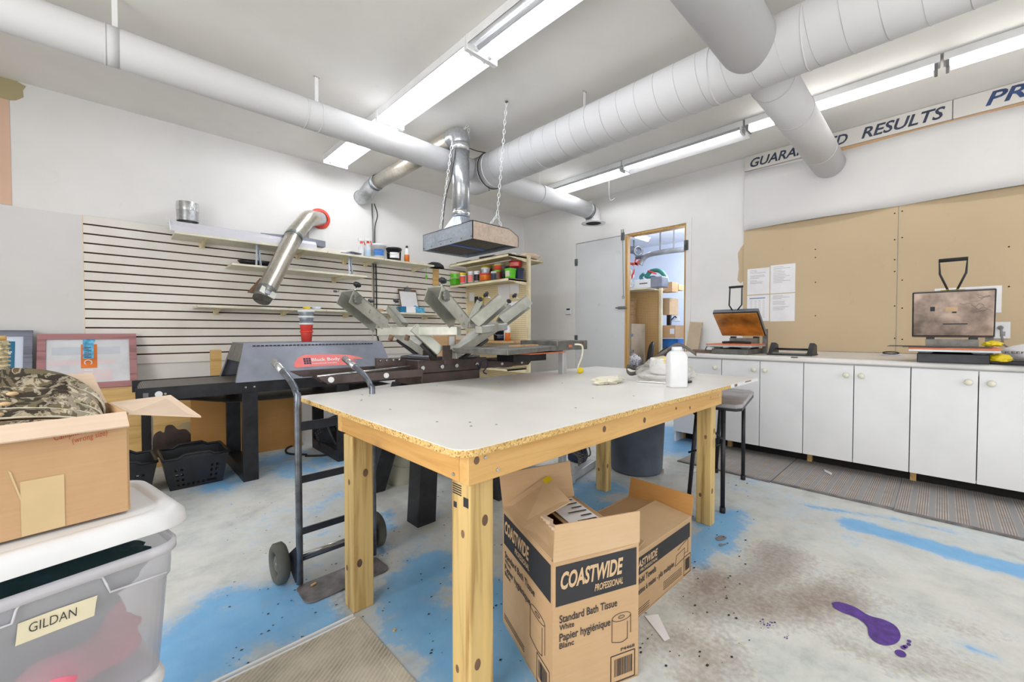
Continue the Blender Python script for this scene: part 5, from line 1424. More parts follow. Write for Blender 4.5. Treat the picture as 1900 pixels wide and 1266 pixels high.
# plastic bag with tape roll
bc = V((2.33, 1.12, TZ_))
t = thing('plastic_bag', 'clear plastic bag with a yellow sticker behind the white jug', 'bag', bc)
lump(bc + V((0, 0, .04)), (.20, .14, .085), 21, .35, 2.2, 4).build('bag_film', 'clear_bag', t)
t = thing('white_reel', 'white reel on a round dish inside the clear bag', 'reel', bc)
MB().lathe([(.001, .002), (.12, .002), (.145, .022), (.148, .03), (.13, .028), (.001, .02)], bc, 30).build('dish', 'white_plastic', t)
MB().lathe([(.085, .03), (.092, .035), (.085, .115), (.083, .120), (.001, .122)], bc, 30).build('reel_body', 'paper', t)
m_ = MB(); m_.box(bc.x - .06, bc.x + .05, bc.y - .055, bc.y + .05, TZ_ + .1225, TZ_ + .1245)
m_.build('yellow_sticker', 'yellow', t)
MB().grid(lambda u, v: bc + V((.0885 * math.cos(R(200) + R(75) * u), .0885 * math.sin(R(200) + R(75) * u), .095 + .024 * v)), 8, 1).build('yellow_sticker', 'yellow', t)
# strap bundle
def ribbon(mb, pts, w_, up=(0, 0, 1), th=.003):
    pts = [V(p) for p in pts]; vs = []
    for i, p in enumerate(pts): vs += [p - V(up) * w_ / 2, p + V(up) * w_ / 2]
    mb.add(vs, [(2 * i, 2 * i + 2, 2 * i + 3, 2 * i + 1) for i in range(len(pts) - 1)], True); return mb
def TT(px, py, dz): 
    p = AZ(TZ_ + dz, px, py); return p
t = thing('strap_bundle', 'grey webbing strap with buckle lying looped on the table', 'strap', TT(1190, 690, .02))
pts = smooth_path([AD(2.55, 1238, 650), AD(2.52, 1215, 664), AD(2.48, 1196, 678), AD(2.45, 1178, 684), AD(2.43, 1165, 680), AD(2.43, 1163, 688), AD(2.42, 1172, 694), AD(2.43, 1190, 688), AD(2.46, 1206, 680)])
ribbon(MB(), pts, .022).build('webbing_loop', 'leather', t, solid=.004)
pts = smooth_path([AD(2.6, 1292, 658), AD(2.6, 1262, 640), AD(2.6, 1240, 648), AD(2.55, 1215, 672)]); ribbon(MB(), pts, .02).build('webbing_end', 'leather', t, solid=.004)
pts = smooth_path([AD(2.62, 1238, 644), AD(2.6, 1222, 658), AD(2.56, 1210, 672)]); ribbon(MB(), pts, .018).build('webbing_end', 'black_rubber', t, solid=.004)
MB().torus(AD(2.48, 1207, 679), .018, .004, Matrix.Rotation(R(60), 3, 'X'), 18, 6).build('buckle', 'chrome', t)
lump(AZ(TZ_, 1222, 690) + V((0, .03, .035)), (.04, .035, .035), 31, .5, 3).build('copper_scourer', 'orange', t)
tag(lump(AZ(TZ_, 1135, 712) + V((0, .02, .016)), (.11, .05, .022), 14, .5, 2.5, 4).build('white_packet', 'shelf_gloss'), 'limp white packet lying on the table left of the strap', 'packet')
a = TT(1183, 707, .006); b = TT(1245, 711, .006)
t = thing('long_knife', 'long steel blade lying behind the white jug', 'knife', a)
MB().bar(a, b, .022, .003).build('blade', 'chrome', t); 
MB().bar(b, TT(1275, 712, .006), .024, .012).build('handle', 'shelf_gloss', t, bevel=.003)
MB().box(2.19, 2.235, .925, .955, TZ_ + .001, TZ_ + .012).build('black_clip', 'black_plastic', t)

# ================================================================== STOOL beside the table
t = thing('folding_stool', 'worn grey stool with black tube legs right of the table', 'stool', (2.85, .95, 0))
sp = [AZ(.60, *p) for p in [(1364, 751), (1390, 727), (1388, 722), (1338, 719), (1326, 752)]]
P = [(2.455, .775), (2.50, .755), (3.10, .87), (3.16, .91), (3.15, 1.05), (3.05, 1.10), (2.48, 1.03), (2.42, .98)]
MB().prism([V((x, y, .575)) for x, y in P], (0, 0, .025)).build('seat', 'seat_grey', t, bevel=.008)
MB().prism([V((x * .98 + .057, y * .96 + .035, .560)) for x, y in P], (0, 0, .015)).build('seat_underside', 'black_metal', t)
for (x, y, bx, by) in ((2.455, .84, 2.416, .826), (3.06, .92, 3.06, .918), (2.50, 1.0, 2.46, 1.03), (3.05, 1.06, 3.08, 1.10)):
    lg = MB().cyl((x, y, .565), (bx, by, .02), .012, n=14).build('leg', 'black_metal', t)
    MB().cyl((bx, by, .0), (bx, by, .03), .015, n=14).build('rubber_foot', 'black_rubber', lg)
for a_, b_ in (((2.44, .83, .50), (2.60, .9, .565)), ((3.06, .93, .52), (3.06, 1.0, .562)), ((2.43, .83, .40), (2.47, 1.01, .52)), ((2.44, .832, .38), (2.40, 1.01, .3))):
    MB().cyl(a_, b_, .006, n=8).build('brace', 'black_metal', t)

# trash can, paper scraps
t = thing('trash_can', 'round dark grey bin under the far end of the table', 'bin', (2.72, 1.50, 0))
MB().lathe([(.001, .003), (.172, .003), (.18, .02), (.205, .60), (.215, .605), (.215, .62), (.2, .62), (.175, .03), (.001, .02)], (2.735, 1.53, 0), 40).build('can_body', 'trash_grey', t)
a = AD(2.95, 1230, 875); MB().box(a.x - .01, a.x - .0, a.y - .012, a.y + .012, a.z - .02, a.z + .02).build('torn_sticker', 'card_pale', t)
a = AZ(.003, 1215, 1165)
Pp = [AZ(.003, *p) for p in [(1196, 1143), (1221, 1140), (1243, 1185), (1233, 1190)]]
tag(MB().plate(Pp, .001).build('paper_scrap', 'paper'), 'white paper strip on the floor beside the tissue boxes', 'paper')
Pp = [AZ(.003, *p) for p in [(1278, 871), (1292, 869), (1296, 875), (1286, 876)]]
tag(MB().plate(Pp, .001).build('paper_scrap', 'paper'), 'small pale scrap on the floor near the runner mat', 'paper')
Pp = [AZ(.003, *p) for p in [(1529, 873), (1544, 880), (1543, 884), (1530, 877)]]
tag(MB().plate([p + V((0, 0, .008)) for p in Pp], .001).build('paper_scrap', 'paper'), 'white sliver lying on the runner mat', 'paper')

# ================================================================== TISSUE BOXES
def carton(label, F, L, Rr, h, name='cardboard_box'):
    F, L, Rr = V((*F, 0)), V((*L, 0)), V((*Rr, 0)); Bk = L + Rr - F; up = V((0, 0, 1))
    t = thing(name, label, 'box', F)
    c = [F, Rr, Bk, L]
    for i in range(4):
        A, B = c[i] , c[(i + 1) % 4]
        n = (B - A).cross(up).normalized()
        MB().hexa([A, B, B - n * .004, A - n * .004, A + up * h, B + up * h, B + up * h - n * .004, A + up * h - n * .004]).build('side_panel', 'card_kraft', t)
    MB().plate([F + up * .003, Rr + up * .003, Bk + up * .003, L + up * .003], .003).build('bottom_panel', 'card_inner', t)
    return t, F, Rr, Bk, L, up
def printface(t, O, rx, W, H, logo, sub, lines, band=(.72, .95), icon=None, code=True, cx=(.06, .9)):
    """print on a carton face: O = lower-left corner, rx = direction to the right"""
    rx = rx.normalized(); up = V((0, 0, 1)); n = rx.cross(up)
    def q(u, v, off=.0006): return O + rx * (u * W) + up * (v * H) + n * off
    def rect(nm, u0, u1, v0, v1, mat, off=.0006): return MB().add([q(u0, v0, off), q(u1, v0, off), q(u1, v1, off), q(u0, v1, off)], [(0, 1, 2, 3)]).build(nm, mat, t)
    rect('dark_band', .03, .97, band[0], band[1], 'ink_black')
    bh = (band[1] - band[0]) * H
    u0, u1 = logo
    text('lettering', 'COASTWIDE', q(u0, band[0] + (band[1] - band[0]) * .42, .0012), rx, up, bh * .40, 'card_inner', t, width=(u1 - u0) * W, shear=.22, bold=.035)
    text('lettering', 'PROFESSIONAL', q(sub[0], band[0] + (band[1] - band[0]) * .14, .0012), rx, up, bh * .17, 'card_inner', t, width=(sub[1] - sub[0]) * W, shear=.22, bold=.02)
    for s_, u, v, hh_, wd in lines: text('lettering', s_, q(u, v, .0009), rx, up, hh_, 'ink_black', t, width=wd * W, bold=.012)
    if code:
        a, b, c_, d_ = code
        m = MB()
        def ln(u0, v0, u1, v1, w_=.0018): m.bar(q(u0, v0, .0005), q(u1, v1, .0005), w_, .0006, n)
        for e in (((a, c_), (b, c_)), ((b, c_), (b, d_)), ((b, d_), (a, d_)), ((a, d_), (a, c_))): ln(*e[0], *e[1], .0028)
        o = m.build('barcode_frame', 'ink_black', t)
        m = MB(); random.seed(2); u = a + (b - a) * .14
        while u < b - (b - a) * .14:
            w_ = random.choice((.0012, .0022, .0034)) / W; P = [q(u, c_ + (d_ - c_) * .2, .0009), q(u + w_, c_ + (d_ - c_) * .2, .0009), q(u + w_, c_ + (d_ - c_) * .85, .0009), q(u, c_ + (d_ - c_) * .85, .0009)]
            m.add(P, [(0, 1, 2, 3)]); u += w_ + random.choice((.0014, .0022)) / W
        o = m.build('barcode', 'ink_black', t); o['kind'] = 'stuff'
    return q
t, F, Rr, Bk, L, up = carton('open tissue carton with raised flaps, in front under the table', (.824, .699), (.958, 1.037), (1.085, .597), .395)
H_ = .395
Wr = (Rr - F).length; Wl = (L - F).length
q = printface(t, F, Rr - F, Wr, H_, (.08, .80), (.46, .80), [('Standard Bath Tissue', .07, .575, .021, .66), ('White', .07, .525, .015, .16), ('Papier hygi\u00e9nique', .07, .450, .021, .58), ('Blanc', .07, .400, .015, .16), ('P4468', .78, .235, .009, .17)], (.69, .965), code=(.66, .955, .02, .215))
m_ = MB(); n_ = (Rr - F).normalized().cross(up)
def rollicon(q, u0, u1, v0, v1, par, W, H):
    m = MB(); k = 14
    el = lambda cu, cv, ru, rv: [q(cu + ru * math.cos(a), cv + rv * math.sin(a), .001) for a in [i * 2 * math.pi / k for i in range(k)]]
    cu = (u0 + u1) / 2; ru = (u1 - u0) / 2
    m.tube(el(cu, v1, ru, .030), .0008, 4, closed=True); m.tube(el(cu, v1, ru * .32, .010), .0008, 4, closed=True)
    m.tube([q(u0, v1, .001), q(u0, v0, .001)], .0008, 4); m.tube([q(u1, v1, .001), q(u1, v0 + .03, .001)], .0008, 4)
    m.tube(smooth_path([q(u0, v0, .001), q(cu, v0 - .02, .001), q(u1 - ru * .35, v0 - .005, .001)]), .0008, 4); m.tube([q(u1 - ru * .35, v0 - .005, .001), q(u1 - ru * .35, v1 - .045, .001)], .0008, 4)
    m.build('roll_drawing', 'ink_black', par)
rollicon(q, .67, .90, .32, .485, t, Wr, H_)
q = printface(t, L, F - L, Wl, H_, (.06, .60), (.30, .60), [('Standard Bath Tissue', .06, .60, .021, .64), ('White', .06, .555, .014, .14), ('Papier hygi\u00e9nique', .06, .49, .021, .56), ('Blanc', .06, .445, .014, .14)], (.705, .965), code=(.74, .95, .02, .22))
rollicon(q, .62, .88, .26, .50, t, Wl, H_)
m_ = MB()
for i in range(3): m_.bar(q(.04, .06 + i * .018, .0006), q(.5, .06 + i * .018, .0006), .002, .0005, (0, 0, 1))
m_.build('small_print', 'ink_black', t)
top = H_
def flap(nm, A, B, tipA, tipB, mat='card_kraft'): return MB().plate([A, B, tipB, tipA], .004).build(nm, mat, t)
A, B = F + up * top, Rr + up * top
n_out = (Rr - F).normalized().cross(up)
fd = AD(1.04, 1037, 968)
flap('front_flap', A, B, A + up * .098 + (Rr - F) * .02 - n_out * .0, B + up * .090 - n_out * .0, 'card_inner')
# left flap folded in flat, with a torn hand hole: built from four strips round the opening
nl = (F - L).normalized().cross(up)
inn = -nl
def fl(u, v, dz=0): return L + up * (top + .001) + (F - L) * u + inn * (v * .17) + up * (v * .085 * (1 - .75 * u) + dz)
for i, (u0, u1, v0, v1) in enumerate(((0.0, .46, 0, 1.0), (.46, .98, 0, .42), (.46, .98, .93, 1.0))):
    if i == 2: continue
    flap('folded_flap', fl(u0, v0), fl(u1, v0), fl(u0, v1), fl(u1, v1), 'card_inner')
m_ = MB()
for i in range(10):
    u = .47 + i * .05; m_.box(*(lambda p: (p.x - .008, p.x + .008, p.y - .008, p.y + .008, p.z, p.z + .006 + .004 * (i % 3)))(fl(u, .42)))
m_.build('torn_edge', 'card_pale', t)
m_ = MB().add([fl(.02, .86, .006), fl(.10, .86, .006), fl(.10, 1.02, .006), fl(.02, 1.02, .006)], [(0, 1, 2, 3)]); m_.build('yellow_label', 'yellow', t)
MB().box(*(lambda p: (p.x - .0, p.x + .001, p.y, p.y + .001, p.z, p.z + .001))(fl(.5, .5))).build('fibre', 'card_pale', t)
# rear flap standing up, far flap with shipping label leaning inside
flap('rear_flap', L + up * top, Bk + up * top, L + up * (top + .115) + inn * .01 + V((-.012, .02, 0)), Bk + up * (top + .125) + V((-.0, .02, 0)), 'card_kraft')
A2 = Bk + up * (top - .002); B2 = Rr + up * (top - .002); inr = (L - Bk).normalized()
flap('side_flap', A2, B2, A2 + inr * .13 - up * .01, B2 + inr * .13 - up * .01, 'card_inner')
nn2 = (B2 - A2); 
P = [A2 + nn2 * a_ + inr * b_ + up * (.006 - .01 * b_ / .13) for a_, b_ in ((.05, .02), (.72, .02), (.72, .12), (.05, .12))]
lb = MB().plate(P, .0006).build('shipping_label', 'paper', t)
m_ = MB()
for i in range(6):
    a_ = .1 + i * .085; m_.plate([A2 + nn2 * x + inr * y + up * .0078 for x, y in ((a_, .03), (a_ + .02, .03), (a_ + .02, .07 + .03 * (i % 2)), (a_, .07 + .03 * (i % 2)))], .0004)
m_.build('label_print', 'ink_black', lb)

# second carton, lying lower
F2, R2, L2 = (1.25, .722), (1.727, .712), (1.26, 1.02)
t, F, Rr, Bk, L, up = carton('low towel carton with one flap raised, behind the tissue carton', F2, L2, R2, .228)
H_ = .228; Wr = (Rr - F).length
q = printface(t, F, Rr - F, Wr, H_, (.02, .40), (.14, .40), [('Multifold Towels', .02, .52, .022, .36), ('Serviettes \u00e0 mains - plis multiples', .02, .36, .020, .66)], (.66, .93), code=(.86, .985, .03, .36))
m_ = MB()
m_.tube([q(.74, .58, .001), q(.93, .66, .001), q(.93, .42, .001), q(.86, .44, .001)], .0008, 4); m_.tube([q(.72, .50, .001), q(.87, .53, .001), q(.86, .36, .001), q(.70, .33, .001), q(.72, .50, .001)], .0008, 4)
m_.build('towel_drawing', 'ink_black', t)
for i in range(3): MB().bar(q(.02, .06 + i * .035, .0006), q(.28, .06 + i * .035, .0006), .002, .0005, (0, 0, 1)).build('small_print', 'ink_black', t)
for i in range(5): MB().bar(q(.5, .10 + i * .03, .0006), q(.82, .10 + i * .03, .0006), .002, .0005, (0, 0, 1)).build('small_print', 'ink_black', t)
top = H_
flap('folded_flap', F + up * top, Rr + up * top, F + up * (top + .02) + V((0, .16, 0)), Rr + up * (top + .02) + V((0, .16, 0)), 'card_inner')
flap('folded_flap', L + up * (top - .002), Bk + up * (top - .002), L + up * (top + .012) + V((0, -.15, 0)), Bk + up * (top + .012) + V((0, -.15, 0)), 'card_kraft')
flap('raised_flap', Rr + up * top, Bk + up * top, Rr + up * (top + .085) + V((.02, 0, 0)), Bk + up * (top + .085) + V((.02, 0, 0)), 'card_orange')
flap('left_flap', F + up * (top + .001), L + up * (top + .001), F + up * (top + .03) + V((.1, 0, 0)), L + up * (top + .03) + V((.1, 0, 0)), 'card_kraft')
P = [F + up * (top + .022) + (Rr - F) * a_ + V((0, b_, 0)) for a_, b_ in ((.52, .13), (.62, .13), (.62, .155), (.52, .155))]
MB().plate(P, .001).build('yellow_label', 'yellow', t)

# ================================================================== HAND TRUCK
t = thing('hand_truck', 'steel hand truck with rubber wheels standing at the table end', 'hand truck', (.67, 1.73, 0))
for x, s_ in ((.517, -1), (.822, 1)):
    pts = [(x, 1.733, .012), (x, 1.737, .70), (x, 1.745, .755), (x - .003, 1.80, .80), (x - .008, 1.90, .838)]
    MB().tube(smooth_path(pts, 4), .0125, 12).build('side_rail', 'truck_steel', t)
    MB().cyl((x - .008, 1.895, .836), (x - .015, 2.0, .872), .0145, n=14).build('hand_grip', 'black_metal' if 0 else 'chrome', t)
for z, hh_ in ((.63, .035), (.42, .028), (.215, .025)):
    MB().box(.525, .815, 1.731, 1.739, z - hh_ / 2, z + hh_ / 2).build('crossbar', 'truck_dark', t)
MB().cyl((.525, 1.735, .105), (.815, 1.735, .105), .008, n=12).build('lower_rod', 'truck_dark', t)
pp = rrect(.33, .145, .03); MB().prism([V((.6625 + x, 1.662 + y, .001)) for x, y in pp], (0, 0, .005)).build('toe_plate', 'plate_steel', t, bevel=.0015)
MB().cyl((.455, 1.82, .078), (.885, 1.82, .078), .008).build('axle', 'chrome', t)
for x in (.468, .872):
    wl = MB().lathe([(.045, -.018), (.068, -.022), (.078, -.014), (.078, .014), (.068, .022), (.045, .018), (.045, -.018)], (x, 1.82, .078), 36, Matrix.Rotation(R(90), 3, 'Y')).build('wheel', 'tire', t)
    MB().lathe([(.001, -.012), (.02, -.016), (.046, -.004), (.046, .004), (.02, .016), (.001, .012)], (x, 1.82, .078), 28, Matrix.Rotation(R(90), 3, 'Y')).build('hub', 'hammer_grey', wl)
for x in (.505, .835):
    MB().plate([(x, 1.735, .02), (x, 1.735, .16), (x, 1.83, .095), (x, 1.83, .06)], .004).build('axle_bracket', 'truck_dark', t)
a = AZ(.007, 582, 1086); tag(MB().obox((a.x, a.y, .0105), (.02, .008, .004), Matrix.Rotation(.3, 3, 'Z')).build('wood_chip', 'ply_amber'), 'small wood chip on the toe plate of the hand truck', 'chip')
a = AZ(0, 732, 1171); tag(MB().obox((a.x, a.y, .003), (.010, .008, .004), Matrix.Rotation(.5, 3, 'Z')).build('wood_chip', 'ply_amber'), 'small wood chip on the floor near the bare concrete', 'chip')

# ================================================================== SCREEN PRINT PRESS
p = thing('print_press', 'brown steel screen print press with raised zinc arms, behind the table', 'press', (1.45, 2.1, 0))
cx, cy = 1.43, 2.10
def chan(y0, y1, x0, x1, z0, z1, nm, slant=0):
    for y in (y0, y1 - .004):
        pts = [(x0 + slant, y, z0), (x1, y, z0), (x1, y, z1), (x0, y, z1)] if x0 < x1 else [(x0 + slant, y, z0), (x1, y, z0), (x1, y, z1), (x0, y, z1)]
        MB().prism(pts, (0, .004, 0)).build(nm + '_wall', 'brown_metal', p)
    MB().box(min(x0, x1) + abs(slant), max(x0, x1), y0 + .004, y1 - .004, z0 + .012, z0 + .016).build(nm + '_floor', 'zinc', p)
# hub
MB().box(1.18, 1.66, 1.945, 2.28, .775, .845).build('hub_box', 'brown_metal', p, bevel=.003)
MB().box(1.21, 1.62, 1.96, 2.26, .70, .775).build('hub_base', 'brown_metal', p, bevel=.006)
for x in (1.205, 1.33, 1.43, 1.58): MB().cyl((x, 1.944, .805), (x, 1.937, .805), .011, n=14).build('hub_bolt', 'chrome', p)
chan(1.93, 2.03, .655, 1.2, .762, .800, 'left_arm', .05)
chan(2.10, 2.14, .60, 1.2, .785, .815, 'left_rear_arm', .05)
chan(1.96, 2.05, 2.09, 1.64, .775, .815, 'right_arm', -.04)
chan(2.16, 2.24, 2.05, 1.64, .775, .815, 'right_rear_arm', -.04)
for x in (.715, .985): MB().cyl((x, 1.929, .782), (x, 1.921, .782), .013, n=16).build('arm_bolt', 'white_metal', p)
for x in (1.80, 1.98): MB().cyl((x, 1.959, .795), (x, 1.952, .795), .009, n=12).build('arm_bolt', 'white_metal', p)
MB().prism([(1.00, 2.06, .80), (1.17, 2.06, .80), (1.17, 2.06, .85), (1.00, 2.06, .862)], (0, .02, 0)).build('stop_plate', 'brown_metal', p)
for x in (1.02, 1.055, 1.095, 1.13): MB().cyl((x, 2.059, .848), (x, 2.05, .845), .006, n=10).build('stop_bolt', 'chrome', p)
MB().cyl((.66, 1.94, .80), (1.15, 1.98, .815), .005).build('tie_rod', 'chrome', p)
MB().cyl((cx, cy, .845), (cx, cy, .856), .235, n=40).build('turn_plate', 'black_metal', p)
MB().cyl((cx, cy, .857), (cx, cy, .864), .19, n=40).build('turn_disc', 'dryer_grey', p)
# legs
for (fx, fy, tx, ty) in ((1.16, 1.89, 1.27, 2.0), (1.17, 2.47, 1.27, 2.25), (1.68, 1.85, 1.58, 2.0), (1.70, 2.45, 1.58, 2.25)):
    A, B = V((fx, fy, 0)), V((tx, ty, .70)); s_ = .055
    q4 = [(-s_, -s_), (s_, -s_), (s_, s_), (-s_, s_)]
    MB().hexa([A + V((x, y, 0)) for x, y in q4] + [B + V((x, y, 0)) for x, y in q4]).build('leg', 'black_metal' if fx > 1.3 else 'hammer_grey' if 0 else 'brown_metal' if 0 else 'black_metal', p, bevel=.004)
for a_, b_ in (((1.2, 1.98, .33), (1.22, 2.36, .33)), ((1.24, 1.95, .33), (1.62, 1.92, .33)), ((1.24, 2.37, .33), (1.6, 2.35, .33))):
    MB().bar(a_, b_, .03, .05).build('leg_brace', 'brown_metal', p)
MB().cyl((1.20, 1.88, .34), (1.185, 1.872, .34), .008, n=10).build('brace_bolt', 'chrome', p)
# platen on the right arm
MB().plate([AZ(.868, 902, 654.5), AZ(.868, 983, 658.8), AZ(.868, 1048, 654.5), AZ(.868, 985, 651.5)], .008).build('platen', 'silicone_orange', p)
MB().box(1.75, 2.05, 1.80, 1.95, .815, .862).build('platen_bracket', 'black_metal', p)
MB().box(2.05, 2.12, 1.90, 1.94, .82, .832).build('blue_tag', 'lightblue', p)

def knob(c, axis, r=.022, par=None):
    c = V(c); axis = V(axis).normalized(); M = axis.to_track_quat('Z', 'Y').to_matrix()
    pts = []
    m = MB(); prof = []
    n = 40; vs = []
    for k, (rr_, z) in enumerate(((.6, 0), (1, .004), (1, .014), (.7, .018))):
        for i in range(n):
            a_ = 2 * math.pi * i / n; q_ = r * rr_ * (1 + .08 * math.cos(8 * a_)); vs.append(c + M @ V((q_ * math.cos(a_), q_ * math.sin(a_), z)))
    m.add(vs, [(k * n + i, k * n + (i + 1) % n, (k + 1) * n + (i + 1) % n, (k + 1) * n + i) for k in range(3) for i in range(n)], True); m.add(vs[-n:], [tuple(range(n))]); m.add(vs[:n], [tuple(range(n))])
    kn = m.build('knob', 'black_plastic' if r < .02 else 'hammer_grey', par)
    MB().cyl(c - axis * .03, c, .004, n=8).build('knob_stem', 'chrome', kn)
def clamp(A, B, n_side, wid, par, mat='zinc', num=None):
    """inclined U-section screen clamp from A (inner, low) to B (tip)"""
    A, B = V(A), V(B); d = (B - A).normalized(); sd = V(n_side); sd = (sd - d * sd.dot(d)).normalized(); u = d.cross(sd).normalized()
    if u.z < 0: u = -u
    h = wid * .55
    g = MB().hexa([A - sd * h + u * 0, B - sd * h, B - sd * (h - .004), A - sd * (h - .004), A - sd * h + u * wid, B - sd * h + u * wid, B - sd * (h - .004) + u * wid, A - sd * (h - .004) + u * wid]).build('clamp_side', mat, par)
    MB().hexa([A + sd * (h - .004), B + sd * (h - .004), B + sd * h, A + sd * h, A + sd * (h - .004) + u * wid, B + sd * (h - .004) + u * wid, B + sd * h + u * wid, A + sd * h + u * wid]).build('clamp_side', mat, par)
    w1 = MB().hexa([A - sd * h + u * wid * .9, B - sd * h + u * wid * .9, B + sd * h + u * wid * .9, A + sd * h + u * wid * .9, A - sd * h + u * wid, B - sd * h + u * wid, B + sd * h + u * wid, A + sd * h + u * wid]).build('clamp_web', mat, par)
    L_ = (B - A)
    for k in (.12, .25): 
        q_ = A + L_ * k - sd * (h + .001) + u * wid * (.3 if k < .2 else .6)
        MB().cyl(q_, q_ - sd * .003, .006, n=10).build('rivet', 'chrome', g)
    knob(B - L_.normalized() * .03 - sd * (h + .002) + u * wid * .5, -sd, .024, par)
    knob(B - L_.normalized() * .04 + u * (wid + .05), u, .018, par)
    if num:
        o_ = A + L_ * .5 - sd * (h + .0008) + u * wid * .35
        text('number', num, o_, d if sd.cross(V((0,0,1))).dot(d) * 0 + 1 > 0 else -d, u, .018, 'ink_black', g)
hub = V((cx, cy, .90))
def head(tag_, base, cross_a, cross_b, tip_a, tip_b, side, wid=.055, nums=(None, None)):
    base, ca, cb = V(base), V(cross_a), V(cross_b)
    mid = (ca + cb) / 2
    MB().bar(base, mid + (mid - base).normalized() * .03, .06, .05).build('lift_arm', 'zinc', p, bevel=.003)
    MB().bar(ca, cb, .045, .045).build('cross_tube', 'zinc', p, bevel=.004)
    # hinge bracket and gas spring
    for s_ in (-1, 1):
        dd = (cb - ca).normalized() * (s_ * .04); MB().plate([base + dd + V((-.03, -.01, -.045)), base + dd + V((.03, .01, -.045)), base + dd + V((.03, .01, .03)), base + dd + V((-.03, -.01, .03))], .004).build('hinge_plate', 'brown_metal', p)
    MB().cyl(base + V((0, 0, -.03)) + (mid - base) * .25 + V((0, 0, -.03)), base + (mid - base) * .85 + V((0, 0, -.05)), .011, n=12).build('gas_spring', 'black_rubber', p)
    clamp(ca, tip_a, side, wid, p, 'zinc', nums[0]); clamp(cb, tip_b, side, wid, p, 'zinc', nums[1])
h1a, h1b = AD(2.02, 852, 614), AD(2.18, 704, 616)
cr = (h1b - h1a).normalized()
head('a', AD(2.15, 815, 652), h1a, h1b, AD(1.80, 800, 556), AD(1.95, 636, 562), cr, .072, (None, '2'))
# dark spring grips under the cross tube
for px in (727, 757): MB().cyl(AD(2.10, px, 622), AD(2.10, px - 3, 632), .012, n=12).build('spring_plunger', 'hand_brown', p)
h2a, h2b = AD(2.35, 888, 612), AD(2.75, 936, 606)
cr2 = (h2a - h2b).normalized()
head('b', AD(2.20, 838, 658), h2a, h2b, AD(2.42, 940, 566), AD(2.85, 986, 568), cr2 * 1.0, .072, ('6', None))
h3a, h3b = AD(2.75, 748, 610), AD(2.60, 706, 612)
head('c', AD(2.45, 800, 658), h3a, h3b, AD(2.9, 722, 578), AD(2.75, 676, 580), (h3b - h3a).normalized(), .045)
h4a, h4b = AD(2.95, 868, 604), AD(3.05, 925, 602)
head('d', AD(2.6, 848, 655), h4a, h4b, AD(3.1, 888, 566), AD(3.2, 940, 572), (h4a - h4b).normalized(), .045)
# things on the press
c = AD(2.35, 825, 660)
b0 = V((c.x, c.y, .8645))
t = thing('cardboard_box', 'small open box with white label standing on the print press', 'box', b0, .7)
M_ = Matrix.Rotation(.45, 3, 'Z')
MB().obox(b0 + V((0, 0, .06)), (.10, .09, .12), M_).build('box_body', 'card_warm', t)
MB().obox(b0 + M_ @ V((.0, -.0465, .06)), (.06, .002, .10), M_).build('white_label', 'paper', t)
MB().obox(b0 + M_ @ V((.0, -.06, .135)), (.10, .03, .003), M_ @ Matrix.Rotation(.6, 3, 'X')).build('open_flap', 'card_kraft', t)
tag(MB().obox(AD(2.17, 824, 656), (.022, .008, .045), M_).build('green_clip', 'neon_green'), 'bright green clip on the print press beside the small box', 'clip')
m_ = MB().tube(smooth_path([AD(2.5, 885, 676), AD(2.45, 890, 685), AD(2.4, 893, 672), AD(2.38, 902, 668), AD(2.4, 905, 678), AD(2.42, 897, 690), AD(2.4, 903, 694)]), .004, 6)
tag(m_.build('blue_lanyard', 'navy'), 'blue cord hanging over the right arm of the press', 'cord')

# ================================================================== FLASH DRYER
t = thing('flash_dryer', 'grey flash dryer panel on a post with a control box, right of the press', 'dryer', (2.12, 1.8, 0))
p1, p2 = V((1.96, 1.63)), V((1.355, 1.43)); 
MB().hexa([(p2.x, p2.y, .888), (p1.x, p1.y, .888), (p1.x - .06, p1.y + .36, .888), (p2.x - .06, p2.y + .36, .888), (p2.x, p2.y, .916), (p1.x, p1.y, .916), (p1.x - .06, p1.y + .36, .916), (p2.x - .06, p2.y + .36, .916)]).build('heater_panel', 'hammer_grey', t, bevel=.004)
MB().hexa([(p1.x, p1.y, .885), (2.27, 1.63, .885), (2.25, 1.92, .885), (p1.x - .04, p1.y + .28, .885), (p1.x, p1.y, .945), (2.27, 1.63, .945), (2.25, 1.92, .945), (p1.x - .04, p1.y + .28, .945)]).build('control_box', 'hammer_grey', t, bevel=.004)
MB().box(2.07, 2.10, 1.627, 1.63, .903, .918).build('rating_label', 'silicone_orange', t)
MB().torus((2.21, 1.627, .925), .012, .003, Matrix.Rotation(R(90), 3, 'X'), 14, 6).build('dial', 'hand_brown', t)
MB().box(2.10, 2.14, 1.70, 1.74, .0, .885).build('post', 'heater_grey', t, bevel=.003)
for a_, b_ in (((2.16, 1.66, .03), (2.16, 2.3, .03)), ((2.16, 1.70, .03), (2.55, 1.78, .03)), ((2.16, 2.2, .03), (2.55, 2.26, .03))):
    MB().bar(a_, b_, .05, .05).build('base_bar', 'heater_grey', t, bevel=.003)
m_ = MB().tube(smooth_path([(2.13, 1.63, .92), (2.17, 1.60, .91), (2.18, 1.61, .84), (2.17, 1.63, .78), (2.17, 1.64, .735)]), .006, 8); m_.build('cable', 'shelf_gloss', t)
MB().ball((2.19, 1.63, .75), .021, (1.3, .9, 1), 16, 8).build('yellow_plug', 'yellow', t)
m_ = MB()
for i in range(5): m_.tube(smooth_path([(2.2, 1.75, .45), (2.23 + .02 * i, 1.68, .2 + .02 * i), (2.3 + .03 * i, 1.72, .08 + .01 * i), (2.4, 1.8 + .03 * i, .10 + .012 * i), (2.25, 1.9, .2)]), .005, 6)
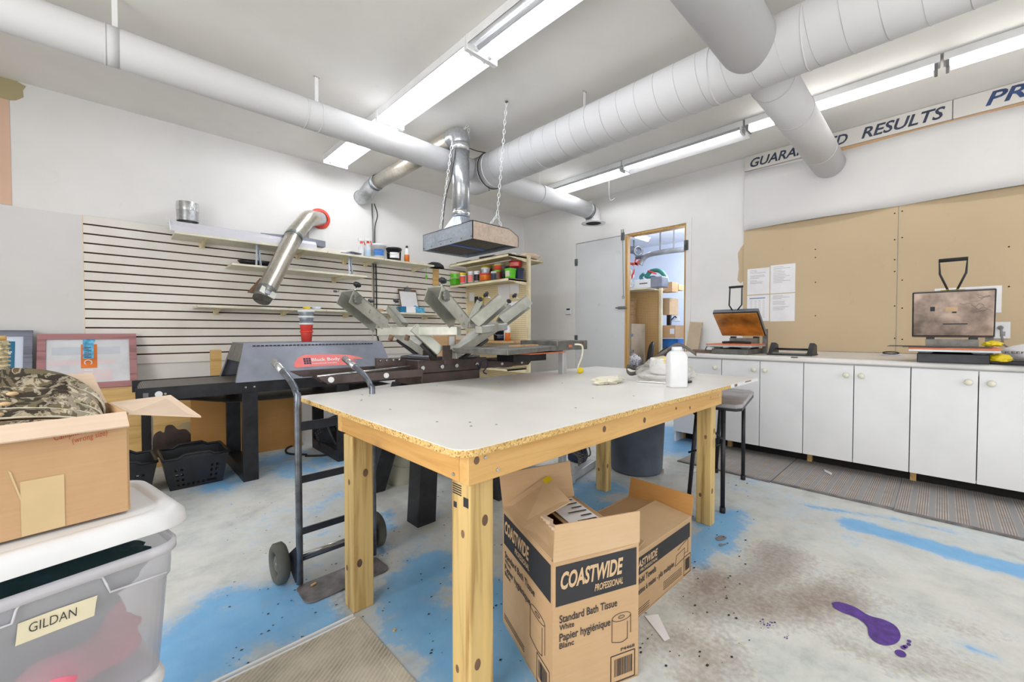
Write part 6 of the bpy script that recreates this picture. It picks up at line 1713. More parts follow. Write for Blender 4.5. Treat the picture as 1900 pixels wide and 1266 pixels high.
o = m_.build('tangled_cables', 'leather', t); o['kind'] = 'stuff'
a = V((2.36, 1.74, .10)); 
MB().box(2.52, 2.60, 1.86, 2.0, .002, .5).build('dark_post', 'navy', thing('dark_roll', 'dark navy roll standing on the floor behind the far table leg', 'roll', (2.56, 1.93, 0)), bevel=.02)
o = tag(MB().obox((1.72, 1.68, .9205), (.24, .05, .008), Matrix.Rotation(.2, 3, 'Z')).build('paint_stick', 'bare_wood'), 'stained stir stick lying on the flash dryer panel', 'stick')
# ================================================================== CABINETS AND COUNTER
CXF = 3.68; CZT = .812
t = thing('counter_top', 'long white counter top along the right wall, over the cabinets', 'counter', (4.3, .3, .79))
m_ = MB().box(3.655, XW - .0155, -1.6, 1.70, .776, CZT); m_.build('slab', 'counter_white', t, bevel=.012, seg=3)
def knobm(y, z, par):
    MB().lathe([(.001, 0), (.008, 0), (.007, .010), (.016, .018), (.019, .025), (.015, .033), (.001, .035)], (CXF - .0005, y, z), 20, Matrix.Rotation(R(-90), 3, 'Y')).build('knob', 'knob_cream', par)
def cabinet(y0, y1, doors, label, end=False):
    """y0 < y1; doors = list of (ya, yb, knob_y)"""
    t = thing('base_cabinet', label, 'cabinet', (4.0, (y0 + y1) / 2, 0), group=None)
    m = MB()
    m.box(CXF + .02, XW - .02, y0 + .001, y0 + .018, .095, .774); m.box(CXF + .02, XW - .02, y1 - .018, y1 - .001, 0 if end else .095, .774)
    m.box(CXF + .02, XW - .02, y0 + .018, y1 - .018, .095, .112)
    m.box(CXF + .02, CXF + .05, y0 + .018, y1 - .018, .74, .774)
    m.build('carcass', 'cabinet_white', t)
    for ya, yb, ky in doors:
        dd = MB().box(CXF, CXF + .018, ya + .0022, yb - .0022, .096, .768).build('door', 'cabinet_white', t, bevel=.0015)
        knobm(ky, .70, dd)
    MB().box(CXF + .20, CXF + .21, y0, y1, 0, .095).build('toe_board', 'black_recess', t)
    MB().box(CXF + .16, CXF + .205, y1 - .03, y1 + .0, 0, .095).build('toe_block', 'ply_amber', t)
cabinet(1.279, 1.69, [(1.279, 1.69, 1.325)], 'white base cabinet with one door, at the far end beside the doorway', True)
cabinet(.705, 1.278, [(.992, 1.278, 1.03), (.705, .992, .955)], 'white two-door base cabinet under the amber heat press')
cabinet(.133, .704, [(.415, .704, .455), (.133, .415, .375)], 'white two-door base cabinet under the black cooking tray')
cabinet(-.44, .132, [(-.157, .132, -.115), (-.44, -.157, -.205)], 'white two-door base cabinet under the large heat press')
cabinet(-1.02, -.441, [(-.73, -.441, -.69), (-1.02, -.73, -.77)], 'white two-door base cabinet cut by the right picture edge')
# runner mats
for y0, y1, lab, dx in ((.775, 1.40, 'grey ribbed mat strip nearest the doorway', .0), (.172, .770, 'grey ribbed mat strip in the middle of the run', .012), (-.62, .168, 'grey ribbed mat strip nearest the right edge', .0)):
    t = thing('runner_mat', lab, 'mat', (3.5, (y0 + y1) / 2, 0), group=None)
    MB().box(3.135 + dx, 3.86, y0, y1, .001, .006).build('mat_body', 'runner_mat', t)
    for xa, xb in ((3.12 + dx, 3.15 + dx), (3.845, 3.87)): MB().box(xa, xb, y0, y1, .001, .007).build('rubber_edge', 'plate_steel', t)

# ---- small heat press (amber platen)
def heat_press(c, label, w_, base, low, tilt_len, tilt_ang, handle, plate_mat, face_mat, big=False, rz=0):
    c = V(c); t = thing('heat_press', label, 'heat press', c, rz)
    B = lambda *a: MB().box(*a)
    kw = dict(world=False)
    B(-base[0], base[1], -w_ * .40, w_ * .40, 0, base[2]).build('base', 'black_metal' if big else 'hammer_grey', t, bevel=.004, **kw)
    for y in (-w_ * .30, w_ * .30):
        MB().hexa([(-low[0] * .4, y - .02, base[2]), (-low[0] * .4 + .05, y - .02, base[2]), (-low[0] * .4 + .05, y + .02, base[2]), (-low[0] * .4, y + .02, base[2]), (-low[0] * .5, y - .04, low[1]), (-low[0] * .5 + .07, y - .04, low[1]), (-low[0] * .5 + .07, y + .04, low[1]), (-low[0] * .5, y + .04, low[1])]).build('platen_support', 'heater_grey', t, **kw)
    B(-low[0] * .6, low[0] * .5, -w_ / 2, w_ / 2, low[1], low[1] + .014).build('lower_plate', 'heater_grey', t, bevel=.002, **kw)
    B(-low[0] * .6, low[0] * .5, -w_ / 2, w_ / 2, low[1] + .014, low[1] + .024).build('silicone_pad', face_mat, t, bevel=.002, **kw)
    hx = low[0] * .5 + .02; hz = low[1] + .09
    for y in (-w_ * .26, w_ * .26): B(hx - .0, hx + .05, y - .02, y + .02, low[1] - .0, hz - .005).build('hinge_block', 'black_metal', t, bevel=.003, **kw)
    B(hx - .015, hx + .03, -w_ * .32, w_ * .32, low[1] - .02, hz - .02).build('hinge_bar', 'hammer_grey', t, **kw)
    B(hx + .02, hx + .06, w_ * -.49, w_ * -.40, 0, hz + (.06 if not big else .0)).build('side_column', 'hammer_grey', t, **kw)
    # tilted upper plate: frame from hinge going up and towards the room
    d = V((-math.cos(tilt_ang), 0, math.sin(tilt_ang))); n = V((-math.sin(tilt_ang), 0, -math.cos(tilt_ang)))   # n = towards room, downwards
    o = V((hx - .02, 0, hz)); yv = V((0, w_ / 2, 0))
    def slab(nm, o_, s0, s1, yy, t0, t1, mat, bevel=.003):
        P = []
        for tt in (t0, t1):
            for s_, y_ in ((s0, -1), (s1, -1), (s1, 1), (s0, 1)): P.append(o_ + d * s_ + n * tt + V((0, y_ * yy, 0)))
        return MB().hexa(P).build(nm, mat, t, bevel=bevel, **kw)
    slab('upper_casing', o, -.01, tilt_len, w_ / 2, -.045, -.012, 'dryer_grey' if not big else 'grey_metal', .006)
    slab('gasket', o, .0, tilt_len - .003, w_ / 2 - .002, -.012, -.002, 'black_rubber')
    f = slab('heated_face', o, .006, tilt_len - .008, w_ / 2 - .008, -.002, .006, plate_mat)
    # handle
    top = o + d * tilt_len + n * -.03
    hw, hh1, hh2 = handle
    pts = [top + V((0, -.02, 0)), top + V((.01, -hw, hh1 * .45)), top + V((.02, -hw * (1.05 if big else .95), hh2)), top + V((.02, hw * (1.05 if big else .95), hh2)), top + V((.01, hw, hh1 * .45)), top + V((0, .02, 0))]
    if big: pts[1] = top + V((.01, -hw * .98, hh2 * .55)); pts[4] = top + V((.01, hw * .98, hh2 * .55))
    MB().tube(pts, .006, 8).build('handle', 'black_metal', t, **kw)
    MB().cyl(top + V((.02, -hw * 1.1, hh2)), top + V((.02, hw * 1.1, hh2)), .012 if big else .010, n=14).build('grip', 'black_rubber', t, **kw)
    return t, f, o, d, n
t1, f1, o1, d1, n1 = heat_press((3.90, 1.235, CZT), 'small open heat press with amber heated face, left on the counter', .36, (.17, .30, .045), (.34, .062), .31, R(40), (.05, .1, .20), 'amber_teflon', 'silicone_orange')
MB().tube(smooth_path([(3.86 - 3.90, .1, .095), (-.05, 0, .10), (-.02, -.12, .095)]), .01, 8).build('loose_pad_edge', 'black_rubber', t1, world=False)
t2, f2, o2, d2, n2 = heat_press((3.78, -.045, CZT), 'large open heat press with scorched square face, right on the counter', .375, (.16, .24, .055), (.36, .068), .30, R(80), (.06, .12, .20), 'plate_scorch', 'silicone_orange', True)
m_ = MB()
for (s0, s1, y0, y1) in ((.17, .20, .078, .10), (.155, .165, -.02, .0)): m_.add([o2 + d2 * a + n2 * .0068 + V((0, b, 0)) for a, b in ((s0, y0), (s0, y1), (s1, y1), (s1, y0))], [(0, 1, 2, 3)])
m_.add([o2 + d2 * a + n2 * .0068 + V((0, b, 0)) for a, b in ((.08, -.07), (.08, .04), (.087, .04), (.087, -.07))], [(0, 1, 2, 3)])
m_.build('scorch_marks', 'ink_black', f2, world=False)
m_ = MB().add([o2 + d2 * a + n2 * .0068 + V((0, b, 0)) for a, b in ((.165, -.025), (.165, .03), (.195, .03), (.195, -.025))], [(0, 1, 2, 3)]); m_.build('residue_patch', 'card_inner', f2, world=False)
m_ = MB()
random.seed(9)
for k in range(9):
    s_ = random.uniform(.15, .27); y_ = random.uniform(-.17, -.08)
    m_.tube(smooth_path([o2 + d2 * (s_ + random.uniform(-.012, .012)) + n2 * .0072 + V((0, y_ + q * .018, 0)) for q in range(4)], 3), .0007, 4)
o = m_.build('scribbles', 'ink_black', f2, world=False); o['kind'] = 'stuff'
MB().box(-.07 - .0, -.0, 0, .001, 0, .001)
top2 = o2 + d2 * .3
m_ = MB().obox(top2 + n2 * -.028 + d2 * .004, (.025, .11, .002), Matrix.Identity(3)); m_.build('warning_strip', 'yellow', t2, world=False)
# teflon sheets and gloves lying on the large press
t = thing('teflon_sheets', 'thin dark sheets lying on the lower plate of the large press', 'sheets', (3.72, -.02, .905))
m_ = MB().box(3.58, 3.88, -.20, .17, .9045, .9075); m_.box(3.56, 3.80, -.02, .24, .908, .9105); m_.build('sheet_stack', 'black_plastic', t)
tag(lump((3.80, -.215, .925), (.05, .04, .018), 41, .5, 2.5).build('yellow_glove', 'yellow'), 'small yellow cloth on the right end of the large press', 'cloth')
tag(lump((3.66, -.235, CZT + .035), (.06, .045, .024), 42, .5, 2.5).build('yellow_glove', 'yellow'), 'yellow glove on the dark sheets right of the large press', 'glove')
m_ = MB(); random.seed(6)
for i in range(6): m_.obox((3.72 + .012 * i, -.31 - .008 * (i % 3), CZT + .004 + .004 * i), (.20, .22, .003), Matrix.Rotation(.12 * (i - 3), 3, 'Z'))
tag(m_.build('dark_sheets', 'black_plastic'), 'fanned pile of dark sheets at the right edge of the counter', 'sheets')
m_ = lump((4.05, -.42, CZT + .045), (.16, .15, .075), 43, .3, 1.5)
t = thing('white_bag', 'white bag with black letters on the counter at the right edge', 'bag', (4.05, -.42, CZT))
m_.build('bag_body', 'paper', t)
a = AX(3.90, 1864, 656); text('lettering', 'KEEP', (3.885, a.y, a.z), (0, -1, 0), (.25, 0, 1), .014, 'ink_black', t, width=.08, bold=.01)
# black moulded tray on the counter between the presses
t = thing('black_rack', 'black metal rack with raised ends standing between the presses', 'rack', (4.05, .82, CZT))
ya, yb = AX(3.95, 1428, 650).y, AX(3.95, 1511, 650).y
MB().box(3.86, 4.10, yb, ya, CZT + .001, CZT + .012).build('rack_base', 'black_metal', t, bevel=.004)
for y in (ya - .02, yb + .02):
    MB().prism([(3.88, y - .018, CZT + .012), (4.08, y - .018, CZT + .012), (4.06, y - .018, CZT + .085), (3.98, y - .018, CZT + .10), (3.92, y - .018, CZT + .05)], (0, .036, 0)).build('raised_end', 'black_plastic', t, bevel=.006)
MB().cyl((4.05, ya - .03, CZT + .045), (4.05, yb + .03, CZT + .045), .008).build('rack_bar', 'black_plastic', t)
MB().box(3.87, 3.885, yb + .04, ya - .04, CZT + .012, CZT + .022).build('front_lip', 'hammer_grey', t)
tag(MB().torus(AZ(CZT + .004, 1474, 663.5), .018, .004, None, 14, 6).build('wire_clip', 'zinc_dark'), 'small wire clip on the counter before the black rack', 'clip')
# white appliance handle in the middle
c = AZ(CZT, 1653, 659.5); c.z = CZT
t = thing('tape_dispenser', 'white oval dispenser with black handle ring on the counter', 'dispenser', c)
MB().lathe([(.001, 0), (.052, .0), (.056, .006), (.048, .014), (.001, .016)], (0, 0, 0), 28)
m_ = MB().lathe([(.001, 0), (.05, 0), (.055, .006), (.048, .013), (.001, .015)], (0, 0, 0), 28); m_.v = [V((c.x + q_.x * .8, c.y + q_.y * 1.25, CZT + q_.z + .001)) for q_ in m_.v]; m_.build('oval_body', 'white_plastic', t)
m_ = MB(); rp = [(c.x - .02 * 1 + .022 * math.cos(a_), c.y + .048 * math.sin(a_), CZT + .02 + .008 * math.cos(a_)) for a_ in [i * math.pi / 10 for i in range(20)]]; m_.tube(rp, .0045, 8, closed=True); m_.build('handle_ring', 'black_plastic', t)
# red handled tool left on the counter
a = AZ(CZT + .01, 1290, 655); b = AZ(CZT + .01, 1333, 653)
tag(MB().cyl((3.75, 1.34, CZT + .014), (3.74, 1.56, CZT + .014), .010, n=12).build('grey_rod', 'hand_brown'), 'brown rod lying on the counter left of the small press', 'rod')
tag(MB().cyl((3.86, 1.38, CZT + .016), (3.88, 1.60, CZT + .016), .011, n=12).build('grey_rod', 'leather'), 'grey handled tool lying on the counter near the doorway', 'tool')
tag(MB().tube(smooth_path([(3.84, 1.39, CZT + .05), (3.80, 1.44, CZT + .06), (3.80, 1.45, CZT + .02), (3.86, 1.40, CZT + .01)]), .004, 6).build('black_cable', 'black_rubber'), 'thin black cable at the left side of the small press', 'cable')

# grey board leaning by the doorway
P = [AX(4.72, 1268, 597), AX(4.72, 1291, 598)]
y0_, y1_ = P[0].y, P[1].y
tag(MB().hexa([(4.60, y0_ + .04, .0), (4.60, y1_ + .03, .0), (4.62, y1_ + .03, .0), (4.62, y0_ + .04, .0), (4.90, y0_, P[0].z), (4.90, y1_, P[1].z), (4.92, y1_, P[1].z), (4.92, y0_, P[0].z)]).build('tan_board', 'panel_tan'), 'tan board leaning on the wall between doorway and counter', 'board')

# black chair beyond the table
c = V((5.5, AX(5.5, 1180, 650).y, 0))
t = thing('office_chair', 'black chair with a floral cloth, partly seen through the doorway', 'chair', c, R(215))
def shell(u, v):
    x = (u - .5) * .36 * (1 - .35 * max(0, v - .72) / .28); return V((x, .16 + .05 * v - .10 * (1 - (2 * u - 1) ** 2) * -1 * .3, .42 + v * .44 - .06 * (2 * u - 1) ** 2 * v))
MB().grid(shell, 12, 10).build('backrest', 'black_plastic', t, world=False, solid=.03)
MB().box(-.22, .22, -.22, .2, .40, .45).build('seat', 'black_plastic', t, world=False, bevel=.03)
MB().cyl((0, 0, .08), (0, 0, .40), .025).build('column', 'black_metal', t, world=False)
for k in range(5):
    a_ = 2 * math.pi * k / 5; MB().bar((0, 0, .09), (.27 * math.cos(a_), .27 * math.sin(a_), .06), .04, .03).build('base_leg', 'black_metal', t, world=False)
    MB().ball((.27 * math.cos(a_), .27 * math.sin(a_), .025), .025).build('caster', 'black_rubber', t, world=False)
tag(lump(c + V((-.04, .02, .56)), (.12, .12, .12), 51, .4, 2).build('floral_cloth', 'floral'), 'pale floral cloth heaped on the black chair', 'cloth')

# ================================================================== BINS AND KRAFT BOX AT THE LEFT
Cb = V((.105, 1.136, 0)); ang = math.atan2(.2511, 1.1795)
ex = V((math.cos(ang), math.sin(ang), 0)); ey = V((-math.sin(ang), math.cos(ang), 0))
def bin_(z0, label, h=.275, W=.62, D=.29):
    t = thing('storage_bin', label, 'bin', Cb + V((0, 0, z0)))
    cc = Cb - ex * (W / 2) + ey * (D / 2)
    M = Matrix((ex, ey, V((0, 0, 1)))).transposed()
    w1, d1_ = W, D; w0, d0 = W * .90, D * .84
    def lo(mb, secs, cap=True):
        n = len(secs[0][0]); vs = []
        for pts, z in secs: vs += [cc + M @ V((x, y, 0)) + V((0, 0, z0 + z)) for x, y in pts]
        mb.add(vs, [(k * n + i, k * n + (i + 1) % n, (k + 1) * n + (i + 1) % n, (k + 1) * n + i) for k in range(len(secs) - 1) for i in range(n)], True)
        if cap: mb.add(vs[:n], [tuple(reversed(range(n)))])
        return mb
    lo(MB(), [(rrect(w0, d0, .03), .002), (rrect(W * .95, D * .90, .035), h * .72), (rrect(W * .965, D * .925, .035), h * .73), (rrect(W * .975, D * .945, .04), h * .93)]).build('bin_wall', 'bin_plastic', t)
    lo(MB(), [(rrect(W * .975, D * .945, .04), h * .92), (rrect(W * 1.0, D * 1.0, .045), h * .925), (rrect(W * 1.0, D * 1.0, .045), h * .99), (rrect(W * .98, D * .96, .04), h)], False).build('bin_rim', 'bin_rim', t)
    # raised border lines of the front recess
    def tpz(px, py, off=.0):
        rr = _ray(px, py); o_ = cc + M @ V((0, -D * .475 - .002, 0)) - ey * off; c = V((0, 0, CH)); return c + rr * ((o_ - c).dot(-ey) / rr.dot(-ey))
    def fp(x, z, k=.905): return cc + M @ V((x, -D * (.42 + (k - .84) * 0) - D * .06 * z / h - .004, 0)) + V((0, 0, z0 + z))
    m = MB(); m.tube([tpz(*q_) for q_ in [(309, 1062), (260, 1080), (204, 1099), (198, 1085), (190, 1071), (150, 1079), (90, 1097), (42, 1114), (30, 1132), (22, 1158), (0, 1166), (-60, 1186)]] if z0 > .1 else [fp(W * .45, h * .7), fp(-W * .45, h * .7)], .0022, 6)
    m.build('moulded_ridge', 'bin_rim', t)
    return t, cc, M, fp
t, cc, M, fp = bin_(.276, 'clear storage bin with a handwritten tape label, upper one at the left')
W_, D_ = .62, .29
# masking tape label
l0 = AD(.865, 28, 1200); 
a_, b_ = fp(-.060, .045), fp(.078, .1)
nrm = -ey
def tp(px, py, off=.004):
    rr = _ray(px, py); o_ = fp(0, .12) + nrm * off; c = V((0, 0, CH)); return c + rr * ((o_ - c).dot(nrm) / rr.dot(nrm))
P = [tp(*q_) for q_ in [(28, 1200), (30, 1185), (33, 1158), (105, 1131), (181, 1105), (178, 1120), (175, 1143), (100, 1172)]]
MB().add(P, [tuple(range(len(P)))]).build('tape_label', 'masking_tape', t)
rgt = (tp(176, 1130) - tp(55, 1172)); 
lab = [o for o in t.children if o.name.startswith('tape_label')][0]
a = tp(53, 1175, .0055); b = tp(142, 1143, .0055)
text('handwriting', 'GILDAN', a, (b - a), (0, 0, 1), .0165, 'ink_black', lab, width=(b - a).length, bold=-.006)
# clothes inside
def garment(c, sz, seed, mat, label, cat='clothes'):
    m = lump((0, 0, 0), sz, seed, .28, 1.6, 4); m.v = [V(c) + M @ q_ for q_ in m.v]; return tag(m.build('folded_garment', mat), label, cat)
garment(cc + V((0, 0, .276 + .205)), (.26, .105, .085), 61, 'cloth_dark', 'dark teal garment bulging out under the lifted bin lid')
garment(cc + ex * -.02 + V((0, 0, .276 + .135)), (.25, .108, .085), 62, 'cloth_grey', 'grey garment in the middle of the clear upper bin')
garment(cc + ex * .14 + V((0, 0, .276 + .068)), (.13, .108, .058), 63, 'cloth_pink', 'pink garment at the right of the clear upper bin')
garment(cc + ex * -.10 + V((0, 0, .276 + .05)), (.13, .09, .035), 64, 'cloth_pink', 'pink garment lying at the bottom left of the upper bin')
# lid
zl = .592
t = thing('bin_lid', 'white bin lid lying loose on top of the clear bin', 'lid', cc + V((0, 0, zl)))
def lo2(mb, secs, dz, cap0=False, cap1=True, tilt=.02):
    n = len(secs[0][0]); vs = []
    for pts, z in secs: vs += [cc + M @ V((x, y, 0)) + V((0, 0, dz + z + tilt * y)) for x, y in pts]
    mb.add(vs, [(k * n + i, k * n + (i + 1) % n, (k + 1) * n + (i + 1) % n, (k + 1) * n + i) for k in range(len(secs) - 1) for i in range(n)], True)
    if cap1: mb.add(vs[-n:], [tuple(range(n))])
    return mb
lo2(MB(), [(rrect(.655, .325, .06, 8), 0), (rrect(.65, .32, .06, 8), .018), (rrect(.62, .29, .055, 8), .034), (rrect(.58, .255, .05, 8), .036), (rrect(.57, .245, .05, 8), .030)], zl).build('lid_panel', 'white_plastic', t)
# lower bin, its own lid edge and red cloth
Cb = Cb - ex * .035
t, cc2, M2, fp2 = bin_(0.001, 'clear storage bin with red cloth inside, lower one at the left', h=.25, W=.56, D=.27)
o = lump((0, 0, 0), (.25, .11, .08), 71, .25, 1.6, 4); o.v = [cc + V((0, 0, .115)) + M @ q_ for q_ in o.v]; tag(o.build('folded_garment', 'red'), 'red garment inside the clear lower bin', 'clothes')
t = thing('bin_lid', 'flat white lid closing the lower bin', 'lid', cc + V((0, 0, .25)))
lo2(MB(), [(rrect(.575, .285, .05, 8), 0), (rrect(.575, .285, .05, 8), .012), (rrect(.55, .26, .05, 8), .020)], .251, tilt=0).build('lid_panel', 'white_plastic', t)

# kraft box on the lid
Kb = V((.019, 1.180, .6265)); a8 = math.atan2(.184, 1.249); kx = V((math.cos(a8), math.sin(a8), 0)); ky = V((-math.sin(a8), math.cos(a8), 0)); up = V((0, 0, 1))
KW, KD, KH = .42, .20, .205
t = thing('kraft_box', 'open brown box with red handwriting on the bin lid at the left', 'box', Kb)
c4 = [Kb, Kb + ky * KD, Kb + ky * KD - kx * KW, Kb - kx * KW]
for i in range(4):
    A, B = c4[i], c4[(i + 1) % 4]; MB().plate([A, B, B + up * KH, A + up * KH], .004).build('side_panel', 'card_warm', t)
MB().plate([q_ + up * .002 for q_ in c4], .003).build('bottom_panel', 'card_warm', t)
nf = -ky
def kq(px, py, off=.0):
    rr = _ray(px, py); o_ = Kb + nf * (.0045 + off); c = V((0, 0, CH)); return c + rr * ((o_ - c).dot(nf) / rr.dot(nf))
tpz = Kb.z + KH
A, B = Kb + up * KH, Kb - kx * KW + up * KH
MB().plate([A, B, B + nf * .028 - up * .026, A + nf * .028 - up * .026], .004).build('front_flap', 'card_pale', t)
A, B = Kb + ky * KD + up * KH, Kb + ky * KD - kx * KW + up * KH
MB().plate([A, B, B + up * .07 + ky * .03, A + up * .07 + ky * .03 - kx * .02], .004).build('rear_flap', 'card_pale', t)
A, B = Kb + up * KH, Kb + ky * KD + up * KH
MB().plate([A, B, B + kx * .12 + up * .004, A + kx * .13 - up * .028], .004).build('right_flap', 'card_pale', t)
A, B = Kb - kx * KW + up * KH, Kb - kx * KW + ky * KD + up * KH
MB().plate([A, B, B - kx * .12 + up * .03, A - kx * .12 + up * .03], .004).build('left_flap', 'card_pale', t)
P = [kq(*q_, .0004) for q_ in [(37, 895), (119, 880), (121, 976), (40, 997)]]
MB().add(P, [(0, 1, 2, 3)]).build('packing_tape', 'tape_clear', t)
P = [kq(*q_, .0006) for q_ in [(14, 874), (20, 876), (40, 925), (38, 930)]]
MB().add(P, [(0, 1, 2, 3)]).build('packing_tape', 'tape_clear', t)
a = kq(101, 818, .001); b = kq(203, 793, .001)
rt_ = (b - a)
text('handwriting', 'Campkin Noobies', a, rt_, (0, 0, 1), .013, 'ink_red', t, width=rt_.length, shear=.2, bold=-.002)
a = kq(135, 823, .001); b = kq(200, 807, .001)
text('handwriting', '(wrong size)', a, (b - a), (0, 0, 1), .011, 'ink_red', t, width=(b - a).length, shear=.2, bold=-.004)

# camouflage caps, folded flat and nested on edge in the box
def cap(c, rx, h, th, lean, seed, label, last=False):
    """one folded cap: an upright half-moon of cloth standing on its brim"""
    t = thing('camouflage_cap', label, 'cap', c, group=None)
    c = V(c); Mq = Matrix((kx, ky, up)).transposed()
    def fn(u, v):
        a_ = math.pi * u; q = 2 * v - 1; b = math.cos(q * math.pi / 2)
        rr_ = 1 + .05 * noise.noise(V((u * 3, q, seed))) 
        x = -math.cos(a_) * rx * rr_ * (1 - .0 * abs(q)); z = math.sin(a_) ** .85 * h * rr_ * (.72 + .28 * b)
        y = th * q + lean * z + .006 * noise.noise(V((u * 6, v * 3, seed + 5)))
        return c + Mq @ V((x, y, z))
    MB().grid(fn, 36, 10).build('crown', 'camouflage', t, solid=.003)
    if seed > 5: MB().ball(fn(.60 - seed * .005, .16), .006, (1.5, 1, .8), 14, 8).build('button', 'card_inner', t)
    m = MB(); m.tube([fn(i / 24, .02) for i in range(25)], .0022, 5); m.build('crown_edge', 'shelf_gloss', t)
    m = MB(); m.tube([fn(.5 + .02 * math.sin(i), .05 + i / 12 * .9) for i in range(12)], .0015, 5); m.build('seam', 'hand_brown', t)
lab_ = ['dark camouflage cap at the very back of the nested row', 'second camouflage cap from the back of the nested row', 'third camouflage cap from the back of the nested row', 'fourth camouflage cap from the back of the nested row', 'camouflage cap second from the front of the nested row', 'pale camouflage cap at the front of the nested row']
for i in range(6):
    cap(Kb - kx * (.175 + .002 * i) + ky * (.165 - .024 * i) + up * (KH - .022 - .004 * i), .164 - .002 * i, .118 - .015 * i, .014, .35, 3.3 * i, lab_[i])
# wicker basket at the left edge
wc = AD(1.62, -24, 668); wb = V((wc.x, wc.y, .0))
t = thing('wicker_basket', 'pale wicker basket with wooden grip at the left picture edge', 'basket', (wc.x, wc.y, .86))
MB().lathe([(.001, .80), (.05, .80), (.055, .95), (.058, .965), (.05, .965), (.045, .82)], (wc.x, wc.y, 0), 20).build('basket_body', 'wicker_c', t)
m_ = MB()
for i in range(9): m_.torus((wc.x, wc.y, .815 + i * .017), .0535 + i * .0005, .0045, None, 20, 6)
m_.build('weave_rows', 'wicker_c', t)
MB().cyl((wc.x - .05, wc.y, .975), (wc.x + .05, wc.y - .01, .975), .010, n=12).build('wooden_grip', 'ply_amber', t)
# the white stool the basket stands on
tag(MB().box(wc.x - .25, wc.x + .09, wc.y - .08, wc.y + .16, 0, .798).build('white_pedestal', 'white_board', bevel=.004), 'white pedestal behind the kraft box, carrying the wicker basket', 'pedestal')

# ================================================================== BACK ROOM beyond the doorway
BX1, BYa, BYb, BZC = 8.0, .9, 5.6, 2.75
m_ = MB().box(BX1, BX1 + .1, BYa, BYb, 0, BZC); struct('wall_far', m_, 'wall_far')
m_ = MB().box(XW + .12, BX1, BYb, BYb + .1, 0, BZC); struct('wall_far_left', m_, 'wall_far')
m_ = MB().box(XW + .12, BX1, BYa - .1, BYa, 0, BZC); struct('wall_far_right', m_, 'wall_far')
m_ = MB().box(XW + .12, BX1 + .1, BYa - .1, BYb + .1, BZC, BZC + .1); struct('ceiling_far', m_, 'ceiling_far')
a = AZ(BZC, 1195, 443)
t = thing('strip_light', 'short lit strip light seen through the doorway', 'ceiling light', (a.x, a.y, BZC))
b = AZ(BZC - .03, 1180, 437); c = AZ(BZC - .03, 1202, 444)
MB().bar(b + V((0, 0, .012)), c + V((0, 0, .012)), .12, .03).build('housing', 'white_metal', t)
MB().cyl(b + V((0, 0, -.02)), c + V((0, 0, -.02)), .022).build('tube', 'tube_on', t)
# pegboard unit
def BX(v, px, py): return AX(v, px, py)
px0 = AY(3.0, 1176, 560); 
bx_ = 5.9
ya, yb = AX(bx_, 1173, 560).y, AX(bx_, 1224, 560).y
t = thing('pegboard_unit', 'brown pegboard shelving unit seen through the doorway', 'shelving unit', (bx_, (ya + yb) / 2, 0))
zt_ = AX(bx_, 1200, 541).z
MB().box(bx_, bx_ + .015, yb, ya + .6, 0, zt_).build('pegboard_panel', 'pegboard_brown', t)
MB().box(bx_ - .02, bx_ + .03, yb - .035, yb, 0, zt_ + .12).build('post', 'cream_metal', t)
MB().box(bx_ - .35, bx_, yb + .02, ya + .6, zt_ + .0, zt_ + .02).build('shelf', 'cream_metal', t)
MB().box(bx_ + .02, bx_ + .45, yb - .03, ya + .4, zt_ + .0, zt_ + .02).build('shelf', 'cream_metal', t)
c = AX(bx_ - .18, 1195, 537); 
def pbox(name, label, cat, x, p0, p1, dx, mat, **k):
    a = AX(x, *p0); b = AX(x, *p1); return tag(MB().box(x, x + dx, b.y, a.y, b.z, a.z).build(name, mat, **k), label, cat)
t = thing('tool_case', 'white and grey case on the shelf in the back room', 'case', AX(bx_ - .3, 1200, 535))
zz = zt_ + .021
a = AX(bx_ - .3, 1176, 520); b = AX(bx_ - .3, 1207, 536)
MB().box(bx_ - .3, bx_ - .1, b.y, a.y, zz, zz + .13).build('case_body', 'white_plastic', t, bevel=.01)
a = AX(bx_ - .31, 1180, 526); b2 = AX(bx_ - .31, 1203, 530)
MB().box(bx_ - .306, bx_ - .29, b.y + .05, a.y - .05, zz + .06, zz + .075).build('case_slot', 'hand_brown', t)
MB().box(bx_ - .3, bx_ - .1, b.y - .17, b.y - .001, zz, zz + .15).build('end_box', 'dryer_grey', t, bevel=.008)
t = thing('chop_saw', 'dark green chop saw on the shelf in the back room', 'saw', AX(bx_ + .2, 1215, 515))
c = AX(bx_ + .25, 1212, 518)
zs = zt_ + .021
c = V((bx_ + .25, c.y, zs + .12))
MB().lathe([(.001, -.03), (.11, -.03), (.13, 0), (.11, .03), (.001, .03)], c, 24, Matrix.Rotation(R(70), 3, 'Y')).build('blade_guard', 'saw_green', t)
MB().tube(smooth_path([c + V((0, .12, .10)), c + V((0, .05, .19)), c + V((0, -.08, .20)), c + V((0, -.18, .12)), c + V((0, -.24, -.02)), c + V((0, -.26, -.12))]), .035, 12).build('motor_arm', 'saw_green', t)
MB().tube(smooth_path([c + V((-.02, .16, .04)), c + V((-.02, .2, .12)), c + V((-.02, .14, .17))]), .028, 10).build('saw_handle', 'saw_green', t)
MB().cyl(c + V((-.06, .06, .20)), c + V((-.06, -.08, .14)), .012).build('red_lever', 'red', t)
pbox('cardboard_box', 'long brown carton on the rear shelf of the back room', 'box', bx_ + .1, (1226, 525), (1247, 541), .2, 'card_warm')
pbox('cardboard_box', 'small pale carton at the shelf end in the back room', 'box', bx_ + .35, (1243, 529), (1259, 538), .2, 'card_kraft')
